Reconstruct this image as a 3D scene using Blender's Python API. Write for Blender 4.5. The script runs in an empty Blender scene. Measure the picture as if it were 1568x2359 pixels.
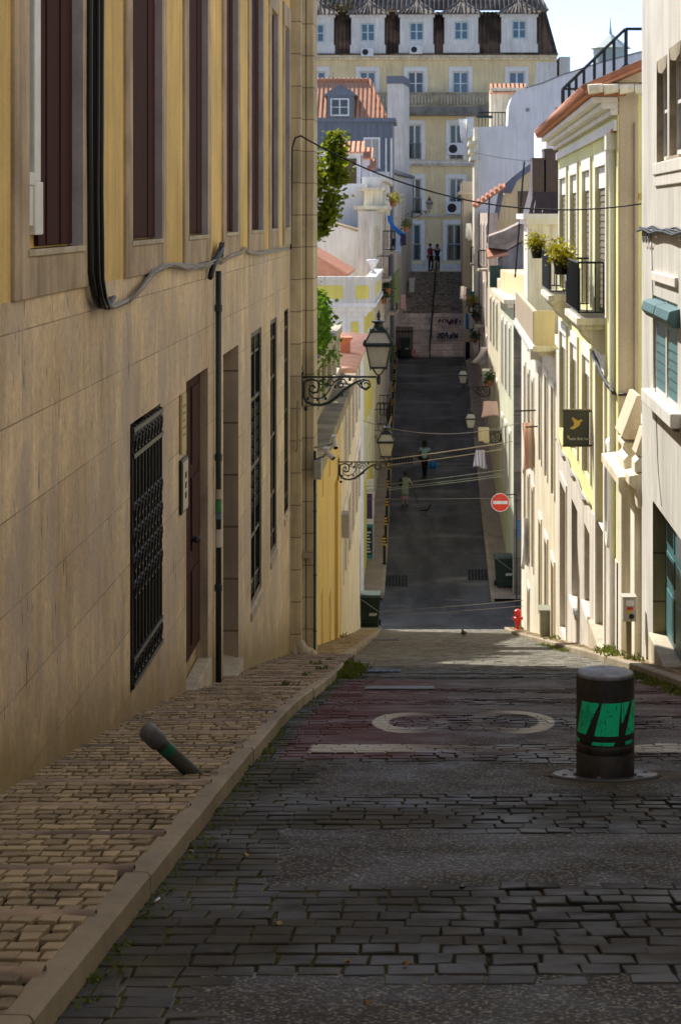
import bpy, bmesh, math, random
from mathutils import Vector, Matrix
rad = math.radians
rnd = random.Random(11)
sc = bpy.context.scene
COL = sc.collection
# ------------------------------------------------------------------ camera model (camera at the origin, looking along +Y)
F, CX, CY, K = 2000.0, 430.0, 215.0, 1568 / 680
def P(px, py, d): return Vector(((px - CX) * d / F, d, (CY - py) * d / F))
def PD(dx, dy, d): return P(dx / K, dy / K, d)

cam = bpy.data.cameras.new('camera')
cam.sensor_fit = 'VERTICAL'; cam.sensor_height = 36.0; cam.lens = 36.0 * F / 1024
cam.shift_x = (340 - CX) / 1024; cam.shift_y = (CY - 512) / 1024
cam.clip_start = 0.1; cam.clip_end = 3000
cam.dof.use_dof = True; cam.dof.focus_distance = 11.0; cam.dof.aperture_fstop = 13.0
camo = bpy.data.objects.new('camera', cam); COL.objects.link(camo)
camo.rotation_euler = (rad(90), 0, 0); sc.camera = camo

# ------------------------------------------------------------------ light
SUN_AZ, SUN_EL = 38.0, 47.0            # degrees left of the street axis, above the horizon
w = bpy.data.worlds.new('World'); sc.world = w; w.use_nodes = True
nt = w.node_tree; nt.nodes.clear()
sky = nt.nodes.new('ShaderNodeTexSky'); sky.sky_type = 'NISHITA'; sky.sun_disc = False
sky.sun_elevation = rad(SUN_EL); sky.sun_rotation = rad(-SUN_AZ)
sky.air_density = 0.45; sky.dust_density = 0.6; sky.ozone_density = 0.3; sky.altitude = 60
bg = nt.nodes.new('ShaderNodeBackground'); bg.inputs[1].default_value = 0.142
wo = nt.nodes.new('ShaderNodeOutputWorld')
nt.links.new(sky.outputs[0], bg.inputs[0]); nt.links.new(bg.outputs[0], wo.inputs[0])
sl = bpy.data.lights.new('sun', 'SUN'); sl.energy = 3.95; sl.angle = rad(0.6); sl.color = (1.0, 0.96, 0.88)
so = bpy.data.objects.new('sun', sl); COL.objects.link(so)
sdir = Vector((-math.sin(rad(SUN_AZ)) * math.cos(rad(SUN_EL)), math.cos(rad(SUN_AZ)) * math.cos(rad(SUN_EL)), math.sin(rad(SUN_EL))))
so.rotation_euler = (-sdir).to_track_quat('-Z', 'Y').to_euler(); so.location = (-30, 60, 60)
sc.view_settings.view_transform = 'Standard'; sc.view_settings.look = 'None'
sc.view_settings.exposure = 0.91; sc.view_settings.gamma = 1.0
sc.render.engine = 'CYCLES'
sc.cycles.max_bounces = 8; sc.cycles.diffuse_bounces = 5; sc.cycles.use_denoising = True
sc.cycles.caustics_reflective = False; sc.cycles.caustics_refractive = False

# ------------------------------------------------------------------ mesh building
LOC = {}
class MB:
    def __init__(s): s.v = []; s.f = []; s.m = []
    def add(s, vs, fs, mi=0):
        b = len(s.v); s.v += [Vector(v) for v in vs]; s.f += [tuple(b + i for i in f) for f in fs]; s.m += [mi] * len(fs); return s
    def hexa(s, p, mi=0):
        return s.add(p, [(0, 1, 2, 3), (4, 7, 6, 5), (0, 4, 5, 1), (1, 5, 6, 2), (2, 6, 7, 3), (3, 7, 4, 0)], mi)
    def box(s, x0, x1, y0, y1, z0, z1, mi=0):
        return s.hexa([(x0, y0, z0), (x1, y0, z0), (x1, y1, z0), (x0, y1, z0), (x0, y0, z1), (x1, y0, z1), (x1, y1, z1), (x0, y1, z1)], mi)
    def fbox(s, fac, u0, u1, z0, z1, o0, o1, mi=0):
        return s.hexa([fac(u0, z0, o0), fac(u1, z0, o0), fac(u1, z1, o0), fac(u0, z1, o0), fac(u0, z0, o1), fac(u1, z0, o1), fac(u1, z1, o1), fac(u0, z1, o1)], mi)
    def prism(s, pts, vec, mi=0):
        pts = [Vector(p) for p in pts]; vec = Vector(vec); n = len(pts)
        fs = [tuple(range(n)), tuple(range(2 * n - 1, n - 1, -1))] + [(i, (i + 1) % n, n + (i + 1) % n, n + i) for i in range(n)]
        return s.add(pts + [p + vec for p in pts], fs, mi)
    def tube(s, pts, r, n=7, mi=0, cap=True):
        pts = [Vector(p) for p in pts]; N = len(pts)
        rs = r if isinstance(r, (list, tuple)) else [r] * N
        ref = None; vs = []; fs = []
        for i, p in enumerate(pts):
            t = (pts[min(i + 1, N - 1)] - pts[max(i - 1, 0)])
            t = t.normalized() if t.length > 1e-9 else Vector((0, 0, 1))
            if ref is None: ref = Vector((0, 0, 1)) if abs(t.z) < .9 else Vector((1, 0, 0))
            a = t.cross(ref)
            if a.length < 1e-6: a = t.orthogonal()
            a.normalize(); b = a.cross(t).normalized(); ref = b
            vs += [p + (a * math.cos(2 * math.pi * k / n) + b * math.sin(2 * math.pi * k / n)) * rs[i] for k in range(n)]
        for i in range(N - 1):
            fs += [(i * n + k, i * n + (k + 1) % n, (i + 1) * n + (k + 1) % n, (i + 1) * n + k) for k in range(n)]
        if cap: fs += [tuple(range(n)), tuple(range((N - 1) * n, N * n))]
        return s.add(vs, fs, mi)
    def lathe(s, c, prof, n=20, mi=0, rot=0.0, axis=None, cap=True):
        c = Vector(c); vs = []; fs = []; N = len(prof)
        q = Vector((0, 0, 1)).rotation_difference(Vector(axis)) if axis is not None else None
        for r_, z_ in prof:
            for k in range(n):
                a = 2 * math.pi * k / n + rot
                p = Vector((r_ * math.cos(a), r_ * math.sin(a), z_))
                vs.append(c + (q @ p if q else p))
        for i in range(N - 1):
            fs += [(i * n + k, i * n + (k + 1) % n, (i + 1) * n + (k + 1) % n, (i + 1) * n + k) for k in range(n)]
        if cap: fs += [tuple(range(n)), tuple(range((N - 1) * n, N * n))]
        return s.add(vs, fs, mi)
    def ball(s, c, r, n=10, mi=0):
        rx, ry, rz = r if isinstance(r, (tuple, list)) else (r, r, r)
        c = Vector(c); m = max(4, n // 2); vs = [c + Vector((0, 0, rz))]; fs = []
        for i in range(1, m):
            t = math.pi * i / m
            vs += [c + Vector((rx * math.sin(t) * math.cos(2 * math.pi * k / n), ry * math.sin(t) * math.sin(2 * math.pi * k / n), rz * math.cos(t))) for k in range(n)]
        vs.append(c - Vector((0, 0, rz))); L = len(vs) - 1
        fs += [(0, 1 + k, 1 + (k + 1) % n) for k in range(n)]
        for i in range(m - 2):
            fs += [(1 + i * n + k, 1 + (i + 1) * n + k, 1 + (i + 1) * n + (k + 1) % n, 1 + i * n + (k + 1) % n) for k in range(n)]
        fs += [(L, 1 + (m - 2) * n + (k + 1) % n, 1 + (m - 2) * n + k) for k in range(n)]
        return s.add(vs, fs, mi)
    def build(s, name, mat, parent=None, smooth=False, origin=None, bevel=0, fix=True):
        o = Vector(origin) if origin is not None else (LOC[parent.name] if parent else Vector((0, 0, 0)))
        me = bpy.data.meshes.new(name)
        me.from_pydata([v - o for v in s.v], [], s.f)
        mats = mat if isinstance(mat, (list, tuple)) else [mat]
        for m in mats: me.materials.append(m)
        if len(mats) > 1: me.polygons.foreach_set('material_index', s.m)
        if fix:
            bm = bmesh.new(); bm.from_mesh(me); bmesh.ops.recalc_face_normals(bm, faces=bm.faces); bm.to_mesh(me); bm.free()
        if smooth: me.polygons.foreach_set('use_smooth', [True] * len(me.polygons))
        me.update()
        ob = bpy.data.objects.new(name, me); COL.objects.link(ob)
        if parent: ob.parent = parent
        else: ob.location = o
        LOC[ob.name] = o
        if bevel:
            b = ob.modifiers.new('bevel', 'BEVEL'); b.width = bevel; b.segments = 2; b.limit_method = 'ANGLE'; b.angle_limit = rad(40)
        if smooth: 
            for p in me.polygons: p.use_smooth = True
        return ob
def smooth_by_angle(ob, ang=40):
    me = ob.data; me.polygons.foreach_set('use_smooth', [True] * len(me.polygons))
    bm = bmesh.new(); bm.from_mesh(me)
    for e in bm.edges:
        if len(e.link_faces) != 2 or e.calc_face_angle(0) > rad(ang): e.smooth = False
    bm.to_mesh(me); bm.free(); return ob
def tag(o, label=None, cat=None, group=None, kind=None):
    if label: o['label'] = label
    if cat: o['category'] = cat
    if group: o['group'] = group
    if kind: o['kind'] = kind
    return o
def thing(name, label, cat, loc, group=None):
    o = bpy.data.objects.new(name, None); COL.objects.link(o); o.location = loc; o.empty_display_size = .2
    LOC[o.name] = Vector(loc); return tag(o, label, cat, group)
def copy_tree(o, loc=None, label=None, rotz=None, scale=None, parent=None):
    c = o.copy(); COL.objects.link(c)
    if parent: c.parent = parent
    if loc is not None: c.location = loc; LOC[c.name] = Vector(loc)
    if label: c['label'] = label
    if rotz is not None: c.rotation_euler.z = rotz
    if scale is not None: c.scale = (scale,) * 3 if not isinstance(scale, tuple) else scale
    for ch in o.children: copy_tree(ch, parent=c)
    return c
def st(o): o['kind'] = 'structure'; return o

# ------------------------------------------------------------------ materials
class NT:
    def __init__(s, name):
        s.m = bpy.data.materials.new(name); s.m.use_nodes = True; s.t = s.m.node_tree; s.t.nodes.clear()
        s.out = s.t.nodes.new('ShaderNodeOutputMaterial'); s.b = s.t.nodes.new('ShaderNodeBsdfPrincipled')
        s.t.links.new(s.b.outputs[0], s.out.inputs[0]); s.g = s.t.nodes.new('ShaderNodeNewGeometry'); s.pos = s.g.outputs['Position']
        s._x = None
    def put(s, inp, v):
        if hasattr(v, 'is_output'): s.t.links.new(v, inp)
        elif isinstance(v, (tuple, list)) and len(v) == 3 and inp.type == 'RGBA': inp.default_value = (*v, 1)
        else: inp.default_value = v
    def math(s, op, a, b=0.0, c=None, clamp=False):
        n = s.t.nodes.new('ShaderNodeMath'); n.operation = op; n.use_clamp = clamp
        s.put(n.inputs[0], a); s.put(n.inputs[1], b)
        if c is not None: s.put(n.inputs[2], c)
        return n.outputs[0]
    def xyz(s):
        if s._x is None:
            n = s.t.nodes.new('ShaderNodeSeparateXYZ'); s.put(n.inputs[0], s.pos); s._x = n.outputs
        return s._x
    def comb(s, x, y, z):
        n = s.t.nodes.new('ShaderNodeCombineXYZ'); s.put(n.inputs[0], x); s.put(n.inputs[1], y); s.put(n.inputs[2], z); return n.outputs[0]
    def noise(s, scale, detail=5, rough=.55, vec=None, stretch=None, dist=0.0):
        v = vec if vec is not None else s.pos
        if stretch:
            m = s.t.nodes.new('ShaderNodeMapping'); s.put(m.inputs[0], v); m.inputs['Scale'].default_value = stretch; v = m.outputs[0]
        n = s.t.nodes.new('ShaderNodeTexNoise'); s.put(n.inputs['Vector'], v)
        n.inputs['Scale'].default_value = scale; n.inputs['Detail'].default_value = detail; n.inputs['Roughness'].default_value = rough
        n.inputs['Distortion'].default_value = dist
        return n.outputs[0]
    def voro(s, scale, feature='F1', out=0, vec=None, rnd_=1.0):
        n = s.t.nodes.new('ShaderNodeTexVoronoi'); n.feature = feature; s.put(n.inputs['Vector'], vec if vec is not None else s.pos)
        n.inputs['Scale'].default_value = scale
        return n.outputs[out]
    def ramp(s, v, a, b, lo=0.0, hi=1.0):
        n = s.t.nodes.new('ShaderNodeMapRange'); n.interpolation_type = 'SMOOTHSTEP'
        s.put(n.inputs[0], v); n.inputs[1].default_value = a; n.inputs[2].default_value = b; n.inputs[3].default_value = lo; n.inputs[4].default_value = hi
        return n.outputs[0]
    def mix(s, f, a, b, mode='MIX'):
        n = s.t.nodes.new('ShaderNodeMix'); n.data_type = 'RGBA'; n.blend_type = mode; n.clamp_factor = True
        s.put(n.inputs[0], f); s.put(n.inputs[6], a); s.put(n.inputs[7], b); return n.outputs[2]
    def bump(s, h, strength=.3, dist=.01):
        n = s.t.nodes.new('ShaderNodeBump'); n.inputs['Strength'].default_value = strength; n.inputs['Distance'].default_value = dist
        s.put(n.inputs['Height'], h)
        if s.b.inputs['Normal'].links: s.put(n.inputs['Normal'], s.b.inputs['Normal'].links[0].from_socket)
        s.put(s.b.inputs['Normal'], n.outputs[0])
    def island(s): return s.g.outputs['Random Per Island']
    def vary(s, col, f, amt):   # col * (1 + amt*(2f-1))
        k = s.math('MULTIPLY_ADD', f, 2 * amt, 1 - amt)
        n = s.t.nodes.new('ShaderNodeVectorMath'); n.operation = 'SCALE'
        if hasattr(col, 'is_output'): s.put(n.inputs[0], col)
        else: n.inputs[0].default_value = col
        s.put(n.inputs['Scale'], k); return n.outputs[0]
    def done(s, col, rough=.8, spec=.3, metal=0.0):
        s.put(s.b.inputs['Base Color'], col); s.put(s.b.inputs['Roughness'], rough); s.b.inputs['Specular IOR Level'].default_value = spec
        s.b.inputs['Metallic'].default_value = metal; return s.m
def mat(name, col, rough=.85, var=.18, scale=1.5, bump=.25, bscale=40, bdist=.006, streak=0.0, dirt=0.0, dirtcol=(.12, .10, .075), spec=.3, metal=0., island=0., fine=.08):
    n = NT(name); c = n.vary(col, n.ramp(n.noise(scale, 6, .6), .3, .7), var)
    if fine: c = n.vary(c, n.noise(45, 3), fine * 2)
    if streak: c = n.vary(c, n.ramp(n.noise(1, 5, .65, stretch=(9, 9, .55)), .25, .75), streak)
    if dirt:
        d = n.math('MULTIPLY', n.ramp(n.noise(.7, 8, .7, stretch=(1.6, 1.6, .6)), .52, .74), dirt); c = n.mix(d, c, dirtcol)
    if island: c = n.vary(c, n.island(), island)
    if bump: n.bump(n.noise(bscale, 4, .6), bump, bdist)
    return n.done(c, rough, spec, metal)
def tile_mat(name, col, pitch=.22, row=.35, var=.3, axis='X', dirt=.0):
    n = NT(name); x, y, z = n.xyz(); a = {'X': x, 'Y': y}[axis]
    wv = n.math('SINE', n.math('MULTIPLY', a, 2 * math.pi / pitch)); rw = n.math('FRACT', n.math('DIVIDE', z, row))
    c = n.vary(col, n.noise(3, 5), var); c = n.vary(c, n.noise(12, 2), .2)
    if dirt: c = n.mix(n.math('MULTIPLY', n.ramp(n.noise(.9, 6), .42, .62), dirt), c, (.03, .027, .022))
    n.bump(wv, 1.0, .05); n.bump(rw, .6, .03)
    return n.done(c, .85, .2)
def brick_mat(name, col, bw, rh, plane='YZ', mortar=.006, mcol=None, var=.15, offset=.5, streak=.15, z0=0., bump=.5, rough=.8, dirt=0., perstone=.12):
    n = NT(name); x, y, z = n.xyz(); u, v = (y, z) if plane == 'YZ' else ((x, z) if plane == 'XZ' else (x, y))
    t = n.t.nodes.new('ShaderNodeTexBrick'); n.put(t.inputs['Vector'], n.comb(u, n.math('ADD', v, z0), 0.0))
    t.offset = offset; t.inputs['Scale'].default_value = 1; t.inputs['Mortar Size'].default_value = mortar; t.inputs['Mortar Smooth'].default_value = .25
    t.inputs['Brick Width'].default_value = bw; t.inputs['Row Height'].default_value = rh; t.inputs['Bias'].default_value = 0
    t.inputs['Color1'].default_value = (*[c * (1 - perstone) for c in col], 1); t.inputs['Color2'].default_value = (*[c * (1 + perstone) for c in col], 1)
    t.inputs['Mortar'].default_value = (*(mcol or [c * .45 for c in col]), 1)
    c = n.vary(t.outputs['Color'], n.ramp(n.noise(1.1, 7, .65), .3, .7), var)
    if streak: c = n.vary(c, n.ramp(n.noise(1, 6, .7, stretch=(14, 14, .5)), .25, .75), streak)
    if dirt: c = n.mix(n.math('MULTIPLY', n.ramp(n.noise(.8, 8, .7), .5, .75), dirt), c, (.09, .075, .055))
    n.bump(t.outputs['Fac'], -bump, .012); n.bump(n.noise(50, 4), .2, .004)
    return n.done(c, rough, .3)
def flat(name, col, rough=.6, spec=.4, metal=0., bump=0.): return mat(name, col, rough, .1, 6, bump, 60, .003, spec=spec, metal=metal, fine=.04)
# ------------------------------------------------------------------ the palette
def wall_stone():
    n = NT('beige_marble_slabs'); x, y, z = n.xyz()
    t = n.t.nodes.new('ShaderNodeTexBrick'); n.put(t.inputs['Vector'], n.comb(n.math('ADD', y, .3), n.math('ADD', z, .874), 0.0))
    t.offset = .5; t.inputs['Scale'].default_value = 1; t.inputs['Mortar Size'].default_value = .004; t.inputs['Mortar Smooth'].default_value = .4
    t.inputs['Brick Width'].default_value = 1.36; t.inputs['Row Height'].default_value = .382
    t.inputs['Color1'].default_value = (.60, .455, .285, 1); t.inputs['Color2'].default_value = (.74, .57, .365, 1); t.inputs['Mortar'].default_value = (.25, .18, .105, 1)
    c = n.vary(t.outputs['Color'], n.ramp(n.noise(.9, 8, .65), .3, .7), .22)
    c = n.vary(c, n.ramp(n.noise(1, 7, .7, stretch=(5, 5, 1.0)), .3, .7), .18); c = n.mix(n.ramp(n.noise(.55, 6, .65), .47, .72, 0, .6), c, (.55, .36, .155)); c = n.mix(n.ramp(n.noise(.8, 8, .72, stretch=(1.4, 1.4, .8), dist=.4), .50, .66, 0, .7), c, (.78, .64, .43)); c = n.vary(c, n.noise(26, 6, .7), .5); c = n.vary(c, n.noise(7, 7, .75), .3); dk = n.ramp(n.noise(1.1, 9, .75, stretch=(2.2, 2.2, .8)), .55, .68, 0, .6); c = n.mix(dk, c, (.27, .185, .095))
    c = n.mix(n.ramp(n.noise(.9, 7, .68, stretch=(1.6, 1.6, .8), dist=.3), .44, .62, 0, .75), c, (.50, .405, .345))        # mauve veining of the marble
    vein = n.ramp(n.math('ABSOLUTE', n.math('SUBTRACT', n.noise(.8, 6, .6, dist=1.2), .5)), 0, .012, .35, 0); c = n.mix(vein, c, (.62, .55, .42))
    spots = n.ramp(n.noise(9, 4, .6, stretch=(2.4, 2.4, .5)), .63, .71, 0, .85); c = n.mix(spots, c, (.10, .075, .05))
    # splash dirt along the foot of the wall follows the street level
    foot = n.math('ADD', z, n.math('MULTIPLY_ADD', y, .178, 1.0)); foot = n.math('ADD', foot, n.math('MULTIPLY', n.noise(2.4, 6, .7), -.55))
    c = n.mix(n.ramp(foot, -.2, .34, .85, 0), c, (.24, .17, .065))
    n.bump(t.outputs['Fac'], -1.0, .02); n.bump(n.noise(30, 6, .6), .4, .008); n.bump(n.noise(3, 5, .6), .35, .03)
    return n.done(c, .62, .3)
def paint_over(n, c, rough):
    """worn road paint: the red field, the white bar and the two worn rings of the 30"""
    x, y, z = n.xyz(); M = n.math
    def band(v, a, b, s=.03): return M('MULTIPLY', n.ramp(v, a - s, a + s), n.ramp(v, b - s, b + s, 1, 0))
    wear = n.noise(2.2, 8, .72); chip = n.noise(26, 4, .7); dx = M('ABSOLUTE', M('SUBTRACT', x, .85))
    red = M('MULTIPLY', band(x, -.77, 2.04), band(y, 10.2, 18.7))
    keep = M('ADD', n.ramp(dx, .35, 1.35, .18, .98), M('MULTIPLY_ADD', wear, .8, -.40)); keep = M('ADD', keep, M('MULTIPLY_ADD', chip, .5, -.25), clamp=True)
    c = n.mix(M('MULTIPLY', red, M('MULTIPLY', keep, .88)), c, (.098, .027, .028))
    def ring(cx, cy, rx, ry, t, side):
        e = M('SQRT', M('ADD', M('POWER', M('DIVIDE', M('SUBTRACT', x, cx), rx), 2.0), M('POWER', M('DIVIDE', M('SUBTRACT', y, cy), ry), 2.0)))
        r_ = M('MULTIPLY', n.ramp(e, t - .06, t + .04), n.ramp(e, .98, 1.04, 1, 0))
        k = n.ramp(M('MULTIPLY', M('SUBTRACT', x, cx), side), -.16, .16, .12, 1.0)
        return M('MULTIPLY', r_, k)
    white = M('MULTIPLY', M('MULTIPLY', band(x, -.64, 2.0, .015), band(y, 10.5, 10.92, .02)), n.ramp(M('ABSOLUTE', M('SUBTRACT', x, .45)), .20, .85, .15, 1.0))
    white = M('MAXIMUM', white, ring(-.12, 12.4, .24, .80, .60, -1)); white = M('MAXIMUM', white, ring(.50, 12.5, .265, .92, .66, 1))
    white = M('MULTIPLY', white, n.ramp(M('ADD', wear, M('MULTIPLY', chip, .6)), .42, .74), clamp=True)
    return n.mix(M('MULTIPLY', white, .92), c, (.52, .50, .43))
def sett_mat():
    n = NT('basalt_setts'); x, y, z = n.xyz()
    c = n.vary((.033, .032, .027), n.island(), .36); c = n.mix(n.ramp(n.noise(38, 5, .75), .56, .74, 0, .55), c, (.105, .092, .062)); c = n.vary(c, n.noise(18, 5, .65), .35)
    tan = n.math('MULTIPLY', n.ramp(n.noise(1.1, 6, .6), .45, .75), .35); c = n.mix(tan, c, (.085, .072, .048))
    moss = n.math('MULTIPLY', n.ramp(x, -.95, .35, 1, 0), n.ramp(n.noise(3.5, 8, .75), .44, .64)); c = n.mix(n.math('MULTIPLY', moss, .75), c, (.062, .058, .020))
    c = paint_over(n, c, .5)
    far = n.ramp(y, 19.5, 24); c = n.mix(n.math('MULTIPLY', far, .75), c, n.vary((.25, .23, .185), n.island(), .3))  # sunlight on the lower setts is partly put into this paler tone
    n.bump(n.noise(45, 6, .7), .6, .006)
    return n.done(c, n.ramp(n.noise(2.2, 5), .35, .65, .45, .8), .22)
def asphalt_mat(name='worn_asphalt', base=(.036, .035, .032), paint=True, agg=.9):
    n = NT(name); c = n.vary(base, n.ramp(n.noise(.8, 7, .65), .3, .7), .33)
    v = n.voro(125, out=1); sp = n.t.nodes.new('ShaderNodeSeparateColor'); n.put(sp.inputs[0], v)
    c = n.mix(n.ramp(sp.outputs[0], .70, .97, 0, agg * .9), c, (.30, .29, .25)); c = n.mix(n.ramp(sp.outputs[1], .7, .95, 0, agg * .7), c, (.015, .015, .016))
    c = n.mix(n.ramp(n.noise(1.7, 6, .6), .5, .8, 0, .22), c, (.065, .058, .045))
    if paint: c = paint_over(n, c, .6)
    n.bump(n.voro(70, out=0), .5, .006); n.bump(n.noise(5, 4), .25, .02)
    return n.done(c, n.ramp(n.noise(3, 4), .3, .7, .55, .85), .25)
def far_asphalt():
    n = NT('far_asphalt'); c = n.vary((.060, .060, .060), n.ramp(n.noise(.5, 7, .65, stretch=(1.5, .35, 1)), .3, .7), .6)
    c = n.mix(n.ramp(n.noise(.6, 7, .7, stretch=(.35, 1.2, 1)), .50, .72, 0, .8), c, (.19, .18, .16)); c = n.mix(n.ramp(n.noise(1.6, 7, .75, stretch=(.6, .5, 1)), .58, .72, 0, .7), c, (.025, .025, .027)); c = n.vary(c, n.noise(20, 4), .25)
    n.bump(n.noise(30, 4), .4, .01); return n.done(c, .75, .3)
def joint_mat():
    n = NT('mossy_joint_soil'); x, y, z = n.xyz()
    c = n.vary((.020, .016, .011), n.noise(8, 5), .5)
    near = n.math('MULTIPLY', n.math('MAXIMUM', n.ramp(x, -.92, .6, 1, .0), n.ramp(y, 17, 24)), n.ramp(x, -.98, -.9)); moss = n.math('MULTIPLY', near, n.ramp(n.noise(2.0, 7, .7), .42, .58))
    c = n.mix(moss, c, n.vary((.085, .083, .018), n.noise(14, 4), .5)); c = paint_over(n, c, .9); n.bump(n.noise(60, 4), .6, .01); return n.done(c, .95, .1)
def paving_mat():
    n = NT('limestone_cubes'); c = n.vary((.37, .285, .168), n.island(), .30); c = n.vary(c, n.noise(22, 5, .65), .2)
    st_ = n.ramp(n.noise(1.3, 6, .7), .50, .68); c = n.mix(n.math('MULTIPLY', st_, .72), c, (.085, .062, .04))
    n.bump(n.noise(60, 5, .65), .35, .004); return n.done(c, .7, .3)
def bar_mat():
    n = NT('pink_stone_bars'); c = n.vary((.32, .235, .165), n.island(), .2); c = n.vary(c, n.ramp(n.noise(2.5, 7, .7), .3, .7), .4); c = n.mix(n.ramp(n.noise(1.6, 5), .5, .66, 0, .7), c, (.06, .045, .035))
    n.bump(n.noise(25, 5), .35, .008); return n.done(c, .6, .35)
def kerb_mat():
    n = NT('kerb_limestone'); c = n.vary((.31, .255, .175), n.island(), .14); c = n.vary(c, n.ramp(n.noise(2.5, 7, .7), .3, .7), .22); c = n.mix(n.ramp(n.noise(14, 5, .7), .58, .74, 0, .5), c, (.16, .125, .075))
    n.bump(n.noise(35, 5), .35, .006); return n.done(c, .7, .3)
def leaf_mat(name, a, b, trans=.25):
    n = NT(name); c = n.mix(n.island(), a, b); c = n.vary(c, n.noise(2.5, 3), .3)
    n.done(c, .6, .3)
    tr = n.t.nodes.new('ShaderNodeBsdfTranslucent'); n.put(tr.inputs[0], n.vary(b, n.island(), .2)); mx = n.t.nodes.new('ShaderNodeMixShader'); mx.inputs[0].default_value = trans
    n.t.links.new(n.b.outputs[0], mx.inputs[1]); n.t.links.new(tr.outputs[0], mx.inputs[2]); n.t.links.new(mx.outputs[0], n.out.inputs[0]); return n.m
def wood_mat():
    n = NT('dark_red_wood'); c = n.vary((.052, .017, .014), n.noise(1, 6, .65, stretch=(30, 30, 1.2)), .45)
    c = n.mix(n.ramp(n.noise(5, 6, .7, stretch=(2, 2, .8)), .70, .78, 0, .6), c, (.25, .16, .10)); n.bump(n.noise(1, 5, stretch=(40, 40, 2)), .4, .006); return n.done(c, .8, .12)
def reflector_mat(base, name):
    """painted steel with grime"""
    n = NT(name); c = n.vary(base, n.ramp(n.noise(7, 6, .7), .3, .7), .45); c = n.mix(n.ramp(n.noise(1, 6, .7, stretch=(22, 22, 2.2)), .52, .75, 0, .65), c, (.010, .009, .008))
    c = n.mix(n.ramp(n.noise(34, 5, .7), .62, .75, 0, .35), c, (.14, .13, .11)); n.bump(n.noise(16, 5), .25, .006); return n.done(c, n.ramp(n.noise(9, 4), .3, .7, .38, .62), .45)
def glow_band_mat():
    """retro-reflective green film, scratched"""
    n = NT('green_reflective_film'); c = n.vary((.02, .97, .47), n.ramp(n.noise(11, 5, .65), .3, .7), .25); c = n.mix(n.ramp(n.noise(1, 7, .75, stretch=(60, 60, 9)), .56, .62, 0, .92), c, (.012, .03, .02))
    c = n.mix(n.ramp(n.noise(45, 5, .7), .60, .66, 0, .8), c, (.01, .03, .02)); return n.done(c, .3, .6)
m_wall = wall_stone()
m_yel = mat('ochre_render', (.74, .53, .20), var=.14, scale=1.2, streak=.16, bump=.2, dirt=.18, dirtcol=(.42, .29, .11))
m_surr = mat('window_stone', (.46, .36, .25), var=.2, scale=3, streak=.25, bump=.35, dirt=.35, dirtcol=(.15, .11, .07))
m_reveal = mat('lavender_reveal', (.47, .42, .42), var=.15, scale=3, streak=.1, bump=.3, dirt=.25, dirtcol=(.2, .15, .11))
m_wood = wood_mat()
m_pier = brick_mat('limestone_blocks', (.52, .435, .285), 3.0, .40, 'XZ', .008, var=.2, offset=0, streak=.2, dirt=.45)
m_stone = mat('pale_limestone', (.50, .43, .32), var=.2, scale=2, streak=.15, bump=.35, dirt=.4)
m_dirtstone = mat('weathered_ledge_stone', (.33, .275, .18), var=.35, scale=1.4, bump=.4, dirt=.7, dirtcol=(.12, .095, .06))
m_yelA = mat('warm_yellow_render', (.80, .58, .19), var=.08, scale=1, streak=.12, bump=.15, dirt=.25, dirtcol=(.45, .29, .09))
m_yelC = mat('lemon_render', (.76, .66, .16), var=.08, scale=1, streak=.08, bump=.15, dirt=.2, dirtcol=(.45, .38, .15))
m_white = mat('white_render', (.72, .69, .63), var=.09, scale=.8, streak=.15, bump=.25, dirt=.45, dirtcol=(.42, .38, .31))
m_whiteblue = mat('lime_washed_render', (.82, .80, .80), var=.07, scale=.6, streak=.10, bump=.2, dirt=.28, dirtcol=(.45, .43, .41))
m_cream = mat('cream_render', (.74, .66, .48), var=.12, scale=.9, streak=.24, bump=.25, dirt=.5, dirtcol=(.40, .33, .22))
m_creamw = mat('ivory_render', (.76, .71, .58), var=.12, scale=.9, streak=.22, bump=.25, dirt=.45, dirtcol=(.45, .38, .28))
m_pale = mat('pale_lemon_render', (.82, .785, .36), var=.08, scale=.9, streak=.12, bump=.2, dirt=.3, dirtcol=(.5, .45, .28))
m_green = mat('pale_sage_render', (.66, .66, .50), var=.1, scale=.9, streak=.14, bump=.15, dirt=.4, dirtcol=(.38, .36, .26))
m_plinth = mat('greyish_plinth_render', (.66, .61, .53), var=.13, scale=1.2, streak=.2, bump=.25, dirt=.55, dirtcol=(.34, .28, .20))
m_trim = mat('white_trim', (.80, .78, .72), var=.06, scale=2, streak=.05, bump=.1, dirt=.15, dirtcol=(.45, .4, .33))
m_tan = mat('tan_render_and_shaded_end', (.62, .52, .37), var=.08, scale=1, streak=.1, bump=.15, dirt=.2)  # on the lemon house's end pier this tan is painted shade; beige elsewhere
m_grey = mat('grey_stucco', (.30, .285, .29), var=.2, scale=1.3, streak=.2, bump=.3, dirt=.5)
m_darkwall = brick_mat('sooty_stone_blocks', (.20, .17, .13), 1.6, 1.0, 'XZ', .02, var=.35, dirt=.6, perstone=.2)
m_palace = mat('faded_ochre_render', (.80, .64, .36), var=.10, scale=.5, streak=.12, bump=.15, dirt=.45, dirtcol=(.36, .29, .19))
m_slate = mat('zinc_cladding', (.150, .170, .215), var=.12, scale=.6, streak=.12, bump=.1, rough=.55, spec=.4)
m_tileO = tile_mat('orange_roof_tiles', (.74, .36, .21), .23, .36, .25)
m_tileY = tile_mat('terracotta_roof_tiles', (.58, .27, .17), .24, .36, .25, axis='Y')
m_tileD = tile_mat('old_dark_roof_tiles', (.19, .125, .085), .3, .4, .5, dirt=.75)
m_tileG = tile_mat('grey_roof_tiles', (.23, .195, .165), .3, .4, .35, dirt=.5)
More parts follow.
